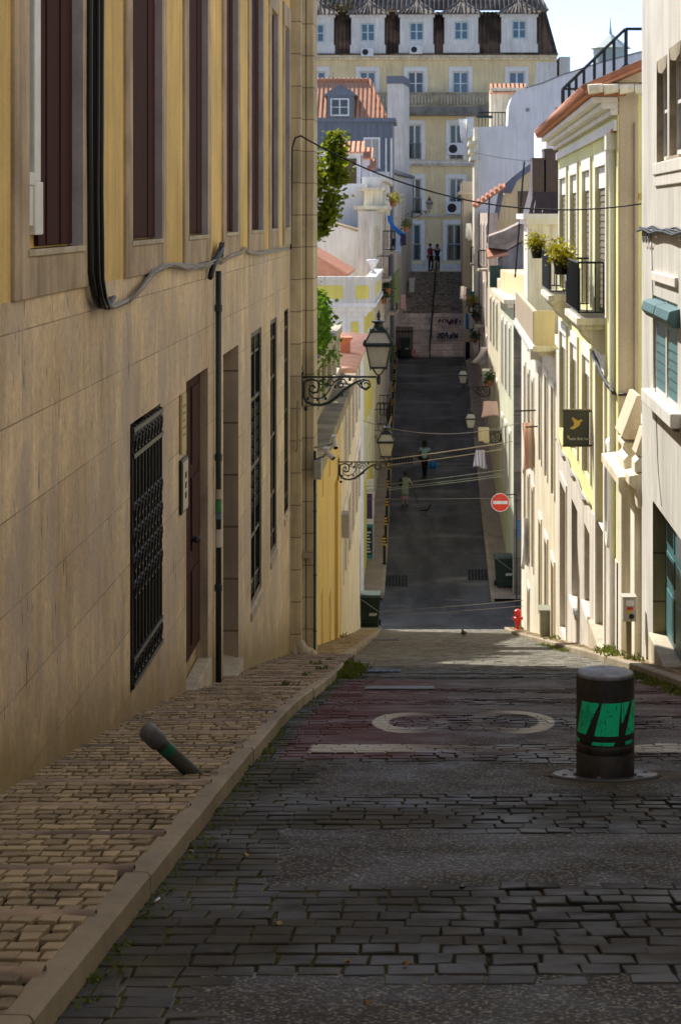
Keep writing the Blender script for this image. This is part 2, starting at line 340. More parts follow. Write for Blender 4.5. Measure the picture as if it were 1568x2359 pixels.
m_terra = flat('terracotta', (.50, .20, .10), .8)
m_brown = flat('brown_sheet_metal', (.085, .055, .052), .5, .4)
m_glass = flat('dark_window_glass', (.018, .024, .030), .06, .6)
m_glassb = flat('painted_sky_reflection_glass', (.035, .085, .135), .07, .7)  # blue reflection of the sky is painted into the base colour
m_glassp = flat('pale_curtained_glass', (.34, .33, .30), .25, .5)
m_wframe = flat('white_window_paint', (.74, .74, .72), .5)
m_gframe = flat('mint_window_paint', (.52, .60, .56), .5)
m_shut = flat('blind_in_jamb_shade', (.17, .135, .095), .7)  # grey-brown of the shaded window jambs is put into the blind colour
m_shutd = flat('brown_blind', (.17, .115, .065), .7)
m_teal = flat('teal_paint', (.065, .165, .170), .45)
m_tealp = flat('pale_teal_paint', (.075, .165, .175), .5)
m_tealdoor = flat('teal_door_paint', (.055, .170, .185), .45)
m_bgreen = flat('bottle_green_paint', (.018, .060, .045), .5)
m_iron = flat('black_iron', (.012, .013, .014), .45, .4, bump=.2)
m_irong = flat('dark_green_iron', (.022, .032, .028), .42, .5, bump=.15)
m_cable = flat('black_cable', (.012, .012, .013), .5)
m_conduit = flat('grey_cable', (.30, .275, .235), .6)
m_wire = flat('grey_wire', (.20, .19, .165), .6)
m_wireg = flat('green_wire', (.21, .25, .18), .6)
m_wiret = flat('tan_rope', (.42, .35, .22), .8)
m_opal = flat('milky_lantern_glass', (.50, .49, .43), .25, .5)
m_bin = flat('dark_green_plastic', (.010, .026, .017), .42, .45)
m_binlid = flat('grey_green_plastic', (.035, .055, .045), .4, .45)
m_white_p = flat('white_plastic', (.72, .71, .68), .4)
m_grey_p = flat('grey_plastic', (.34, .33, .30), .5)
m_red = flat('red_paint', (.62, .028, .012), .4)
m_redsign = flat('red_sign_film', (.72, .042, .012), .4)
m_black = flat('black_paint', (.010, .010, .011), .5)
m_yband = flat('yellow_band', (.70, .44, .02), .5)
m_signdark = flat('charcoal_sign', (.045, .047, .045), .45)
m_gold = flat('gold_film', (.62, .40, .09), .5)
m_letter = flat('pale_lettering', (.62, .62, .56), .6)
m_sett, m_asph, m_far, m_joint, m_pav, m_bar, m_kerb = sett_mat(), asphalt_mat(), far_asphalt(), joint_mat(), paving_mat(), bar_mat(), kerb_mat()
m_step = brick_mat('pinkish_step_stone', (.68, .58, .51), 1.3, .335, 'XZ', .012, var=.25, dirt=.45, perstone=.15)
m_stepd = mat('dark_step_stone', (.30, .27, .235), var=.5, scale=4, bump=.6, dirt=.6, dirtcol=(.02, .018, .015))  # upper flight: darker than the lower one, with random near-black blotches
m_farpav = mat('far_pavement_setts', (.30, .245, .19), var=.15, scale=2, bump=.6, bscale=12, bdist=.02, dirt=.45, dirtcol=(.15, .12, .09), fine=.2)
m_soil = mat('bare_ground', (.16, .14, .11), var=.3, scale=.2)
m_leafT = leaf_mat('sunlit_tree_leaf', (.05, .10, .010), (.27, .31, .014), .45)
m_leafH = leaf_mat('hedge_leaf', (.06, .14, .010), (.15, .28, .015), .35)
m_leafY = leaf_mat('yellow_flower_leaf', (.10, .14, .012), (.50, .42, .02), .3)
m_leafW = leaf_mat('weed_leaf', (.07, .11, .012), (.17, .20, .03), .3)
m_leafD = leaf_mat('dark_plant_leaf', (.015, .045, .010), (.06, .11, .02), .2)
m_bark = mat('tree_bark', (.10, .075, .05), var=.3, scale=6, bump=.8, bscale=14, bdist=.03)
m_bsteel = reflector_mat((.038, .036, .033), 'grimy_dark_steel')
m_btop = reflector_mat((.17, .18, .195), 'worn_steel_cap')
m_ring = reflector_mat((.05, .052, .055), 'scuffed_steel_ring')
m_film = glow_band_mat()
m_filmd = flat('dull_green_tape', (.008, .12, .065), .4)
m_skin = flat('skin', (.42, .24, .16), .6); m_hair = flat('dark_hair', (.010, .007, .006), .7)
def cloth_mat(name, col): return mat(name, col, .9, .12, 8, .3, 80, .004, fine=.05)
# ------------------------------------------------------------------ the street's long profile: down to the valley, up to the stairs
PROF = [(-60, 3.0), (-12, -.77), (0, 1.15), (12, 3.07), (17, 4.02), (22, 4.98), (40, 8.55), (58, 12.1), (63.5, 13.05), (68.5, 13.45), (74, 12.9), (80, 12.17), (114, 8.06), (300, 8.06)]
def gh(Y):
    P_ = PROF
    for i in range(len(P_) - 1):
        if Y <= P_[i + 1][0] or i == len(P_) - 2:
            (a, A), (b, B) = P_[i], P_[i + 1]
            sl = lambda j: (P_[min(j + 1, len(P_) - 1)][1] - P_[max(j - 1, 0)][1]) / (P_[min(j + 1, len(P_) - 1)][0] - P_[max(j - 1, 0)][0])
            t = max(0, min(1, (Y - a) / (b - a))); L = b - a; s0, s1 = sl(i), sl(i + 1)
            h = (2 * t**3 - 3 * t**2 + 1) * A + (t**3 - 2 * t**2 + t) * L * s0 + (-2 * t**3 + 3 * t**2) * B + (t**3 - t**2) * L * s1
            return -h
def onroad(px, py, extra=0.0, y0=3, y1=113):
    """where the sight line through a picture point meets the street"""
    best = None; Y = y0
    while Y < y1:
        if (CY - py) * Y / F <= gh(Y) + extra: return P(px, py, Y)
        Y += .02
    return P(px, py, y1)
def interp(tab, y):
    if y <= tab[0][0]: return tab[0][1]
    for (a, A), (b, B) in zip(tab, tab[1:]):
        if y <= b: return A + (B - A) * (y - a) / (b - a)
    return tab[-1][1]
KL = [(-10, -.87), (20, -.89), (25, -1.02), (62, -1.5)]          # left kerb, road side
KR = [(-10, 2.08), (20, 2.10), (60, 2.26)]                       # right kerb
def XR(Y): return 2.38 + .0085 * (Y - 20)                        # right house line
XLf = [(66, -2.42), (74, -2.32), (113, -2.08)]; XRf = [(68, 2.92), (113, 2.35)]
KLf = [(66, -1.62), (74, -1.62), (113, -1.86)]; KRf = [(68, 2.10), (113, 1.92)]

# ------------------------------------------------------------------ sheets
def sheet(name, m, xl, xr, y0, y1, dz, nx=6, step=.5, jit=0.):
    mb = MB(); N = max(1, int((y1 - y0) / step)); vs = []; fs = []
    for j in range(N + 1):
        y = y0 + (y1 - y0) * j / N; a, b = (xl(y) if callable(xl) else xl), (xr(y) if callable(xr) else xr)
        for i in range(nx + 1): vs.append((a + (b - a) * i / nx, y, gh(y) + dz + rnd.uniform(-jit, jit)))
    for j in range(N):
        for i in range(nx): k = j * (nx + 1) + i; fs.append((k, k + 1, k + nx + 2, k + nx + 1))
    mb.add(vs, fs); return st(mb.build(name, m, smooth=True, fix=False))
gb = MB(); ys = [-60 + 2 * i for i in range(0, 96)] + [140, 200, 400]; vs = []; fs = []
for y in ys:
    z = gh(y) - .35 if y < 130 else -4.6
    for x in (-250, -40, -12, -6, -3, 0, 3, 6, 12, 40, 250): vs.append((x, y, z if y < 114 else min(z, -4.6) if y > 122 else z))
for j in range(len(ys) - 1):
    for i in range(10): k = j * 11 + i; fs.append((k, k + 1, k + 12, k + 11))
gb.add(vs, fs); st(gb.build('ground', m_soil, fix=False))
sheet('road', m_joint, -1.0, 0.0, -8, 24, -.0055, 4); sheet('road_middle', m_joint, 0.0, lambda y: interp(KR, y) + .1, -8, 24, -.0075, 5)
sheet('road_lower', m_joint, lambda y: interp(KL, y) - .1, lambda y: interp(KR, y) + .1, 24, 62.2, -.012, 8)
sheet('cross_street', m_far, -60, 60, 62.0, 69.6, -.012, 60)
sheet('far_road', m_far, lambda y: interp(KLf, y) - .05, lambda y: interp(KRf, y) + .05, 69.4, 114.5, -.004, 10)

# ------------------------------------------------------------------ stones: one bevelled block each, all of a surface in one mesh
def stone(mb, x0, x1, y0, y1, z, inset=.012, low=.028, tilt=.004, cham=.010, zy=0.0, mi=0, jit=.006):
    j = lambda s=jit: rnd.uniform(-s, s)
    sy = (gh(y1) - gh(y0)) if zy == 0 else zy
    tx, ty = j(tilt), j(tilt)
    c = [(x0 + j(), y0 + j(), 0), (x1 + j(), y0 + j(), sy), (x1 + j(), y1 + j(), sy), (x0 + j(), y1 + j(), 0)]
    zz = [z - tx - ty, z + tx - ty, z + tx + ty + sy, z - tx + ty + sy]
    cx, cy = (x0 + x1) / 2, (y0 + y1) / 2
    vs = [(p[0], p[1], q - low) for p, q in zip(c, zz)] + [(p[0], p[1], q - cham) for p, q in zip(c, zz)]
    vs += [(p[0] + inset * (1 if p[0] < cx else -1), p[1] + inset * (1 if p[1] < cy else -1), q) for p, q in zip(c, zz)]
    fs = [(8, 9, 10, 11)]
    for k in range(4): n = (k + 1) % 4; fs += [(k, n, 4 + n, 4 + k), (4 + k, 4 + n, 8 + n, 8 + k)]
    mb.add(vs, fs, mi)
BANDS = [(-2.0, 5.12), (6.54, 7.66), (8.82, 9.98), (10.98, 11.75), (13.0, 14.1), (15.1, 16.0), (17.0, 18.75), (19.5, 19.95), (20.35, 20.85)]   # asphalt strips
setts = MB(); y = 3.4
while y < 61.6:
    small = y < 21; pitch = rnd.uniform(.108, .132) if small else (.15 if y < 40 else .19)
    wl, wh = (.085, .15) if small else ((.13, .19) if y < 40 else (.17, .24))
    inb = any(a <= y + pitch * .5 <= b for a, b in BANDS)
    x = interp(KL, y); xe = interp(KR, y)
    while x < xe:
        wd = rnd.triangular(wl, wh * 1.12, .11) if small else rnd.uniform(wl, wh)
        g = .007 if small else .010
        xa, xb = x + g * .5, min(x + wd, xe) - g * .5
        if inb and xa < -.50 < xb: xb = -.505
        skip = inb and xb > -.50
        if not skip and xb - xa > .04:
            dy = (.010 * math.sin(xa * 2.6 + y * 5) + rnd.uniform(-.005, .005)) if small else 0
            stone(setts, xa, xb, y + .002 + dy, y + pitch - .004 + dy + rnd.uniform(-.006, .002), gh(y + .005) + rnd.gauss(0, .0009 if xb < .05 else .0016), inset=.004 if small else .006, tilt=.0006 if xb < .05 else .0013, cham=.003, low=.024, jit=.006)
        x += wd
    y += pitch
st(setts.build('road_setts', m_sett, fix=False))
asph = MB()
for a, b in BANDS:
    a -= .07; b += .07; n = max(2, int((b - a) / .12)); vs = []; fs = []; nx = 24
    for j in range(n + 1):
        yy = a + (b - a) * j / n
        for i in range(nx + 1):
            xa = -.55 + rnd.uniform(-.09, .05) if i == 0 else (-.5 + (interp(KR, yy) + .5) * i / nx)
            ye = yy + (rnd.uniform(-.05, .05) if j in (0, n) else 0)
            vs.append((xa, ye, gh(ye) - .0012 + .0008 * math.sin(xa * 3 + ye * 2) - (.0015 if (j in (0, n) or i == 0) else 0)))
    for j in range(n):
        for i in range(nx): k = j * (nx + 1) + i; fs.append((k, k + 1, k + nx + 2, k + nx + 1))
    asph.add(vs, fs)
st(asph.build('road_asphalt_strips', m_asph, smooth=True, fix=False))

# ------------------------------------------------------------------ near left pavement: stepped bays of limestone cubes between pinkish bars
def pave_z(y): return gh(y) + .07
sheet('pavement_bed', m_joint, lambda y: -1.78, -.93, -6, 25.0, .063, 3)
pav = MB(); bars = MB(); yb = 2.6
def bayz(y, a, b): return .004 + pave_z(a) + (pave_z(b) + .016 - pave_z(a)) * (y - a) / (b - a)
while yb < 24.6:
    ye = yb + (.735 if yb < 9 else .72)
    stepx = [-1.78 + .84 * i / 4 for i in range(5)]
    for i in range(1):
        n = 12; vs = []; fs = []
        prof = [(0, -.05), (0.004, -.004), (.018, .012), (.055, .014), (.072, .004), (.076, -.04)]
        for k in range(n + 1):
            xx = -1.78 + .845 * k / n; jy = rnd.uniform(-.006, .006); jz = rnd.uniform(-.004, .004)
            for py_, pz_ in prof: vs.append((xx, yb + py_ + jy, pave_z(yb) + pz_ + jz))
        for k in range(n):
            for q in range(5): b0 = k * 6 + q; fs.append((b0, b0 + 1, b0 + 7, b0 + 6))
        bars.add(vs, fs)
    nrow = 6; rh = (ye - yb - .085) / nrow
    for r_ in range(nrow):
        ya = yb + .082 + r_ * rh; x = -1.76 + rnd.uniform(-.03, .0)
        while x < -.95:
            wd = rnd.uniform(.055, .085)
            xb = min(x + wd, -.945)
            if xb - x > .03: stone(pav, x + .006, xb - .005, ya + .009, ya + rh - .009, bayz(ya, yb, ye) + rnd.gauss(0, .0009), inset=.0025, tilt=.0006, low=.03, cham=.002, zy=(bayz(ya + rh, yb, ye) - bayz(ya, yb, ye)))
            x += wd
    yb = ye
st(pav.build('pavement', m_pav, fix=False)); st(bars.build('pavement_step_bars', m_bar, smooth=True, fix=False))
# kerbs
def kerb(name, tab, side, y0, y1, h, wd, L=1.05):
    mb = MB(); y = y0
    while y < y1:
        b = min(y + L * rnd.uniform(.85, 1.15), y1); g = .004; j = rnd.uniform(-.004, .004)
        x0, x1 = interp(tab, y) + j, interp(tab, b) + j
        n = 4
        for k in range(1):
            prof = [(0, -.10), (0, h - .012), (.010, h), (wd, h + .002), (wd, -.1)]
            vs = []; fs = []
            for q in range(n + 1):
                t = q / n; yy = y + g + (b - y - 2 * g) * t; xx = x0 + (x1 - x0) * t
                for px_, pz_ in prof: vs.append((xx - side * px_, yy, gh(yy) + pz_))
            for q in range(n):
                for e in range(4): c0 = q * 5 + e; fs.append((c0, c0 + 1, c0 + 6, c0 + 5))
            fs += [tuple(range(5)), tuple(range(n * 5, n * 5 + 5))]
            mb.add(vs, fs)
        y = b
    return st(mb.build(name, m_kerb, fix=True))
kerb('kerb', [(-10, -.87), (20, -.89), (24.6, -1.02)], 1, -4, 24.6, .075, .075, 1.7)
kerb('kerb_lower', [(24.6, -1.02), (62, -1.5)], 1, 24.6, 61.5, .075, .10)
kerb('kerb_opposite', KR, -1, -4, 61.5, .075, .10)
kerb('kerb_far', KLf, 1, 70.2, 113, .10, .12, 2.0); kerb('kerb_far_opposite', KRf, -1, 69.4, 113, .10, .12, 2.0)
# lower left pavement (wider, irregular stones) and right pavement
def paved(name, xl, xr, y0, y1, wl, wh, pitch, bed):
    sheet(name + '_bed', m_joint, xl, xr, y0, y1, .04, 3)
    mb = MB(); y = y0
    while y < y1 - .05:
        x = xl(y); xe = xr(y)
        while x < xe - .03:
            wd = rnd.uniform(wl, wh); xb = min(x + wd, xe)
            if xb - x > .03: stone(mb, x + .008, xb - .008, y + .008, y + pitch - .008, gh(y) + .075 + rnd.gauss(0, .004), inset=.012, tilt=.004, low=.03)
            x += wd
        y += pitch
    return st(mb.build(name, m_pav, fix=False))
paved('pavement_lower', lambda y: interp([(24.6, -1.9), (31, -1.9), (62, -2.55)], y), lambda y: interp(KL, y) - .10, 24.7, 61.5, .13, .24, .16, 0)
paved('pavement_opposite', lambda y: interp(KR, y) + .10, lambda y: XR(y) + .15, 8, 61.5, .10, .15, .125, 0)
sheet('far_pavement', m_farpav, lambda y: interp(XLf, y) - .4, lambda y: interp(KLf, y) - .12, 70.2, 113.2, .10, 3)
sheet('far_pavement_opposite', m_farpav, lambda y: interp(KRf, y) + .12, lambda y: interp(XRf, y) + .6, 69.4, 113.2, .10, 3)

# ------------------------------------------------------------------ the stairs at the top of the far street
SY0, SY1, SZ0, SZ1, NS = 113.6, 121.6, -8.10, -3.45, 28
def stair_left(y): return interp([(113.6, -1.95), (121.6, -1.25)], y)
sl_, su_ = MB(), MB(); su_n = MB()
for i in range(NS):
    ya = SY0 + (SY1 - SY0) * i / NS; yb2 = SY0 + (SY1 - SY0) * (i + 1) / NS; za = SZ0 + (SZ1 - SZ0) * i / NS; zb = SZ0 + (SZ1 - SZ0) * (i + 1) / NS
    b = sl_ if i < 14 else su_
    b.box(stair_left(ya) - .3, 2.4, ya + (.002 * (i % 2)), yb2 + .25, za - .5, zb)
    if i >= 14:
        x = stair_left(ya) - .2
        while x < 2.35:
            wd = rnd.uniform(.35, .9); su_n.box(x + .01, min(x + wd, 2.38) - .01, ya - .025 + rnd.uniform(-.01, .01), ya + .10, zb - .055, zb + .006); x += wd
st(sl_.build('stairs', m_step)); st(su_.build('stairs_upper', m_stepd)); st(su_n.build('stairs_nosings', mat('worn_step_nosing', (.34, .29, .235), var=.5, scale=5, bump=.4, dirt=.7, dirtcol=(.08, .07, .055))))
lb = MB(); lb.box(-9, 10, SY1 + .02, 130, -9, SZ1 + .003); st(lb.build('stair_landing', m_plinth))
# ------------------------------------------------------------------ facades: a facade is a function (u along, z up, o out) -> point
def fleft(tab): return lambda u, z, o: Vector((interp(tab, u) + o, u, z))
def fright(tab): return lambda u, z, o: Vector(((tab(u) if callable(tab) else interp(tab, u)) - o, u, z))
def ffront(y): return lambda u, z, o: Vector((u, y - o, z))
def wall_sheet(mb, fac, u0, u1, z0, z1, ops, dep, o=0.0, cuts=()):
    us = sorted(set([u0, u1] + [v for q in ops for v in q[:2] if u0 < v < u1] + list(cuts))); zs = sorted(set([z0, z1] + [v for q in ops for v in q[2:4] if z0 < v < z1]))
    for a, b in zip(us, us[1:]):
        for c, d in zip(zs, zs[1:]):
            mu, mz = (a + b) / 2, (c + d) / 2
            if any(q[0] < mu < q[1] and q[2] < mz < q[3] for q in ops): continue
            mb.add([fac(a, c, o), fac(b, c, o), fac(b, d, o), fac(a, d, o)], [(0, 1, 2, 3)])
    for q in ops:
        a, b, c, d = q[:4]; dp = q[4] if len(q) > 4 else dep
        for p0, p1 in (((a, c), (b, c)), ((b, c), (b, d)), ((b, d), (a, d)), ((a, d), (a, c))):
            mb.add([fac(p0[0], p0[1], o), fac(p1[0], p1[1], o), fac(p1[0], p1[1], o - dp), fac(p0[0], p0[1], o - dp)], [(0, 1, 2, 3)])
        mb.add([fac(a, c, o - dp), fac(b, c, o - dp), fac(b, d, o - dp), fac(a, d, o - dp)], [(0, 1, 2, 3)])
def wall(par, fac, u0, u1, z0, z1, ops, dep, thick, m, name='wall', cuts=()):
    """front with recessed openings, plus the two ends, back and top that close it"""
    mb = MB(); wall_sheet(mb, fac, u0, u1, z0, z1, ops, dep, 0.0, cuts)
    us = sorted(set([u0, u1] + list(cuts)))
    for a, b in zip(us, us[1:]):
        mb.add([fac(a, z1, 0), fac(b, z1, 0), fac(b, z1, -thick), fac(a, z1, -thick)], [(0, 1, 2, 3)])
        mb.add([fac(a, z0, -thick), fac(b, z0, -thick), fac(b, z1, -thick), fac(a, z1, -thick)], [(0, 1, 2, 3)])
    for u in (u0, u1): mb.add([fac(u, z0, 0), fac(u, z1, 0), fac(u, z1, -thick), fac(u, z0, -thick)], [(0, 1, 2, 3)])
    return mb.build(name, m, par)
def window(par, fac, q, dep=.10, cols=2, rows=2, fm=None, gm=None, fw=.055, bw=.03, sur=None, sill=None, name='window', split=None):
    fm = fm or m_wframe; gm = gm or m_glass; u0, u1, z0, z1 = q[:4]; e = .004
    mb = MB(); o0, o1 = -dep + .012, -dep + min(.055, dep * .8)
    a, b, c, d = u0 + e, u1 - e, z0 + e, z1 - e
    mb.fbox(fac, a, a + fw, c, d, o0, o1); mb.fbox(fac, b - fw, b, c, d, o0, o1)
    mb.fbox(fac, a + fw, b - fw, c, c + fw, o0, o1); mb.fbox(fac, a + fw, b - fw, d - fw, d, o0, o1)
    for i in range(1, cols): u = a + (b - a) * i / cols; mb.fbox(fac, u - bw, u + bw, c + fw, d - fw, o0, o1 - .002)
    for j in range(1, rows): z = c + (d - c) * (split if split and rows == 2 else j / rows); mb.fbox(fac, a + fw, b - fw, z - bw * .6, z + bw * .6, o0, o1 - .006)
    ob = mb.build(name, fm, par)
    g = MB(); g.fbox(fac, a + fw * .5, b - fw * .5, c + fw * .5, d - fw * .5, o0 - .004, o0 + min(.016, dep * .25)); g.build('pane', gm, ob)
    if sur: surround(ob, fac, q, *sur)
    if sill:
        s_ = MB(); s_.fbox(fac, u0 - sill[0], u1 + sill[0], z0 - sill[2], z0 - .003, -dep + .06, sill[1]); s_.build('sill', sill[3], ob)
    return ob
def surround(par, fac, q, wd, out, m, head=None, foot=0.0, name='surround'):
    u0, u1, z0, z1 = q[:4]; h = head if head is not None else wd; mb = MB(); e = .002
    mb.fbox(fac, u0 - wd, u0 - e, z0 - foot, z1, -.02, out); mb.fbox(fac, u1 + e, u1 + wd, z0 - foot, z1, -.02, out); mb.fbox(fac, u0 - wd, u1 + wd, z1 + e, z1 + h, -.02, out + .002)
    if foot: mb.fbox(fac, u0 - e, u1 + e, z0 - foot, z0 - e, -.02, out - .003)
    return mb.build(name, m, par)
def blind(par, fac, q, dep, m, name='blind', slats=True):
    u0, u1, z0, z1 = q[:4]; mb = MB(); n = max(3, int((z1 - z0) / .09)) if slats else 1
    for i in range(n):
        a, b = z0 + (z1 - z0) * i / n, z0 + (z1 - z0) * (i + 1) / n
        mb.hexa([fac(u0 + .01, a + .004, -dep + .01), fac(u1 - .01, a + .004, -dep + .01), fac(u1 - .01, b - .002, -dep + .01), fac(u0 + .01, b - .002, -dep + .01),
                 fac(u0 + .01, a + .004, -dep + .04), fac(u1 - .01, a + .004, -dep + .04), fac(u1 - .01, b - .002, -dep + .028), fac(u0 + .01, b - .002, -dep + .028)])
    return mb.build(name, m, par)
def rail(par, fac, u0, u1, z0, z1, out, m, n=8, r=.012, ends=True, name='railing', panel=None):
    mb = MB()
    def run(p, q, k):
        mb.tube([p(0), p(1)], r * 1.6, 6); mb.tube([q(0), q(1)], r * 1.2, 6)
        for i in range(k + 1): mb.tube([q(i / k), p(i / k)], r, 5)
    run(lambda t: fac(u0 + (u1 - u0) * t, z1, out), lambda t: fac(u0 + (u1 - u0) * t, z0 + .08, out), n)
    if ends:
        for u in (u0, u1): run(lambda t: fac(u, z1, out * t + .02 * (1 - t)), lambda t: fac(u, z0 + .08, out * t + .02 * (1 - t)), 3)
    ob = mb.build(name, m, par)
    if panel:
        p = MB(); p.fbox(fac, u0 + .05, u1 - .05, z0 + .1, z1 - .08, out - .03, out - .015); p.build('screen', panel, ob)
    return ob
def ironwork_panel(mb, fac, u0, u1, z0, z1, o, nb, band=.18, scroll=True, r=.011):
    for i in range(nb + 1):
        u = u0 + (u1 - u0) * i / nb; mb.tube([fac(u, z0, o), fac(u, z1, o)], r, 6)
    for z in (z0 + .02, z0 + band, z1 - band, z1 - .02): mb.fbox(fac, u0, u1, z - .014, z + .014, o - .012, o + .018)
    if scroll:
        for zc0, zc1 in ((z0 + .03, z0 + band), (z1 - band, z1 - .03), (z0 + (z1 - z0) * .32, z0 + (z1 - z0) * .72)):
            k = max(1, int((zc1 - zc0) / .13))
            for j in range(k):
                zc = zc0 + (zc1 - zc0) * (j + .5) / k; rr = min((u1 - u0) / nb * .46, (zc1 - zc0) / k * .48)
                for i in range(nb):
                    uc = u0 + (u1 - u0) * (i + .5) / nb
                    mb.tube([fac(uc + rr * math.cos(t * .7) * (1 - t * .05), zc + rr * math.sin(t * .7) * (1 - t * .05), o + .012) for t in range(12)], .007, 5)
def wave_tiles(name, par, m, edge, n, r, lenv, drop):
    pass
def pitched(mb, pts, th=.06):   # a roof plane as a slab
    n = (Vector(pts[1]) - Vector(pts[0])).cross(Vector(pts[2]) - Vector(pts[0])).normalized()
    if n.z < 0: n = -n
    mb.prism(pts, -n * th)
def leaves(mb, clumps, n, size, spread, aspect=1.6, drop=0.):
    for i in range(n):
        c, r_ = clumps[i % len(clumps)]
        p = Vector(c) + Vector((rnd.gauss(0, 1), rnd.gauss(0, 1), rnd.gauss(0, 1))) * r_ * spread
        a = Vector((rnd.gauss(0, 1), rnd.gauss(0, 1), rnd.gauss(0, .6) - drop)).normalized(); b = a.orthogonal().normalized()
        b = Matrix.Rotation(rnd.uniform(0, 6.28), 3, a) @ b; s_ = size * rnd.uniform(.6, 1.3)
        mb.add([p - a * s_ * aspect * .5, p + b * s_ * .5, p + a * s_ * aspect * .5, p - b * s_ * .5], [(0, 1, 2, 3)])
def ellipsoid_clumps(c, r, n, cr, hollow=.55):
    out = []
    for i in range(n):
        d = Vector((rnd.gauss(0, 1), rnd.gauss(0, 1), rnd.gauss(0, 1))).normalized() * (hollow + (1 - hollow) * rnd.random() ** .7)
        out.append((Vector(c) + Vector((d.x * r[0], d.y * r[1], d.z * r[2])), cr * rnd.uniform(.6, 1.3)))
    return out
def text(par, s, size, loc, rot, m, name='lettering', align='LEFT', ext=.002):
    cu = bpy.data.curves.new(name, 'FONT'); cu.body = s; cu.size = size; cu.extrude = ext; cu.align_x = align
    tmp = bpy.data.objects.new(name, cu); COL.objects.link(tmp); me = bpy.data.meshes.new_from_object(tmp.evaluated_get(bpy.context.evaluated_depsgraph_get())); bpy.data.objects.remove(tmp); me.name = name
    o = bpy.data.objects.new(name, me); COL.objects.link(o); me.materials.clear(); me.materials.append(m)
    if par: o.parent = par; o.location = Vector(loc) - LOC[par.name]
    else: o.location = loc
    LOC[o.name] = Vector(loc); o.rotation_euler = rot; return o
# ================================================================== the long house on the left
LX = -1.74
fL = fleft([(-60, LX), (60, LX)])
LB = thing('stone_house', 'long house on the left with beige marble base, ochre panels and tall dark-red shutters', 'house', (LX, 12, gh(12)))
up = [(5.55, 7.0), (8.61, 9.93), (11.6, 12.86), (14.3, 15.5), (16.93, 17.92), (19.3, 20.6), (21.75, 22.6), (23.8, 24.5)]
UZ0, UZ1 = -.15, 2.26
lowq = [(11.6, 12.9, -2.78, -1.215, .16), (14.26, 15.6, -3.47, -1.19, .085), (16.8, 18.1, -4.05, -1.175, .55), (19.4, 20.6, -3.84, -1.15, .065), (21.75, 22.6, -3.75, -1.15, .06), (23.8, 24.5, -3.6, -1.14, .05),
        (8.1, 9.3, -2.25, -1.215, .16)][:6]
wall(LB, fL, -8, 24.8, -8, -.36, lowq, .1, 7.0, m_wall, 'stone_base', cuts=(2, 8, 16))
mbu = MB(); wall_sheet(mbu, fL, -8, 24.8, -.36, 6.0, [(a, b, UZ0, UZ1, .055) for a, b in up], .055)
mbu.hexa([(-9, -8, -.36), (LX - .1, -8, -.36), (LX - .1, 24.8, -.36), (-9, 24.8, -.36), (-9, -8, 5.98), (LX - .1, -8, 5.98), (LX - .1, 24.8, 5.98), (-9, 24.8, 5.98)])
mbu.v = [Vector((v.x, v.y, min(v.z, 6.0 if v.y < 20 else 3.6))) for v in mbu.v]
mbu.build('upper_wall', m_yel, LB)
rf = MB(); pitched(rf, [(LX + .35, -8, 6.0), (LX + .35, 19.9, 6.0), (-6, 19.9, 8.0), (-6, -8, 8.0)], .12); rf.build('roof', m_tileY, LB)
cn = MB(); cn.fbox(fL, -8, 24.8, 3.35, 3.6, -.05, .22); cn.build('cornice', m_surr, LB)
# upper windows: stone surround, lavender reveal, dark-red shutters
for i, (a, b) in enumerate(up):
    ob = MB(); jl = .31 if i == 1 else .25; jr = .22; o0 = .018
    ob.fbox(fL, a - jl, a - .001, -.362, UZ1, -.03, o0); ob.fbox(fL, b + .001, b + jr, -.362, UZ1, -.03, o0); ob.fbox(fL, a - jl, b + jr, UZ1 + .001, UZ1 + .26, -.03, o0 + .003)
    ob.fbox(fL, a - .001, b + .001, -.362, UZ0 - .03, -.03, o0 - .002)
    win = ob.build('window', m_surr, LB, bevel=.006)
    s = MB(); s.fbox(fL, a - .04, b + .04, UZ0 - .03, UZ0, -.052, o0 + .008); s.build('sill', m_stone, win, bevel=.004)
    rv = MB(); rv.fbox(fL, b - .012, b - .001, UZ0, UZ1, -.05, o0 + .001); rv.build('reveal', m_reveal, win)
    sh = MB(); s0 = a + (b - a) * .34 if i == 1 else a + .01; e_ = b - .014; k = 5 if i == 1 else 4
    for q in range(k):
        p0, p1 = s0 + (e_ - s0) * q / k, s0 + (e_ - s0) * (q + 1) / k
        sh.fbox(fL, p0 + .004, p1 - .004, UZ0 + .01, UZ1 - .01, -.052, -.034 + .006 * (q % 2)); sh.fbox(fL, p0 - .004, p0 + .004, UZ0 + .01, UZ1 - .01, -.052, -.046)
    sh.build('shutter', m_wood, win, bevel=.003)
    if i == 1:
        g = MB(); g.fbox(fL, a + .01, s0 - .15, UZ0 + .32, UZ1 - .05, -.05, -.044); g.build('pane', m_glassb, win)
        fr = MB(); fr.fbox(fL, s0 - .15, s0 - .01, UZ0 + .30, UZ1 - .02, -.052, -.02); fr.fbox(fL, a + .01, s0 - .15, UZ0 + .28, UZ0 + .34, -.052, -.02); fr.fbox(fL, a + .01, s0 - .16, UZ0 + .10, UZ0 + .28, -.052, -.025); fr.fbox(fL, s0 - .16, s0 + .02, UZ0 + .06, UZ0 + .30, -.052, -.015)
        fr.build('frame', m_wframe, win, bevel=.006)
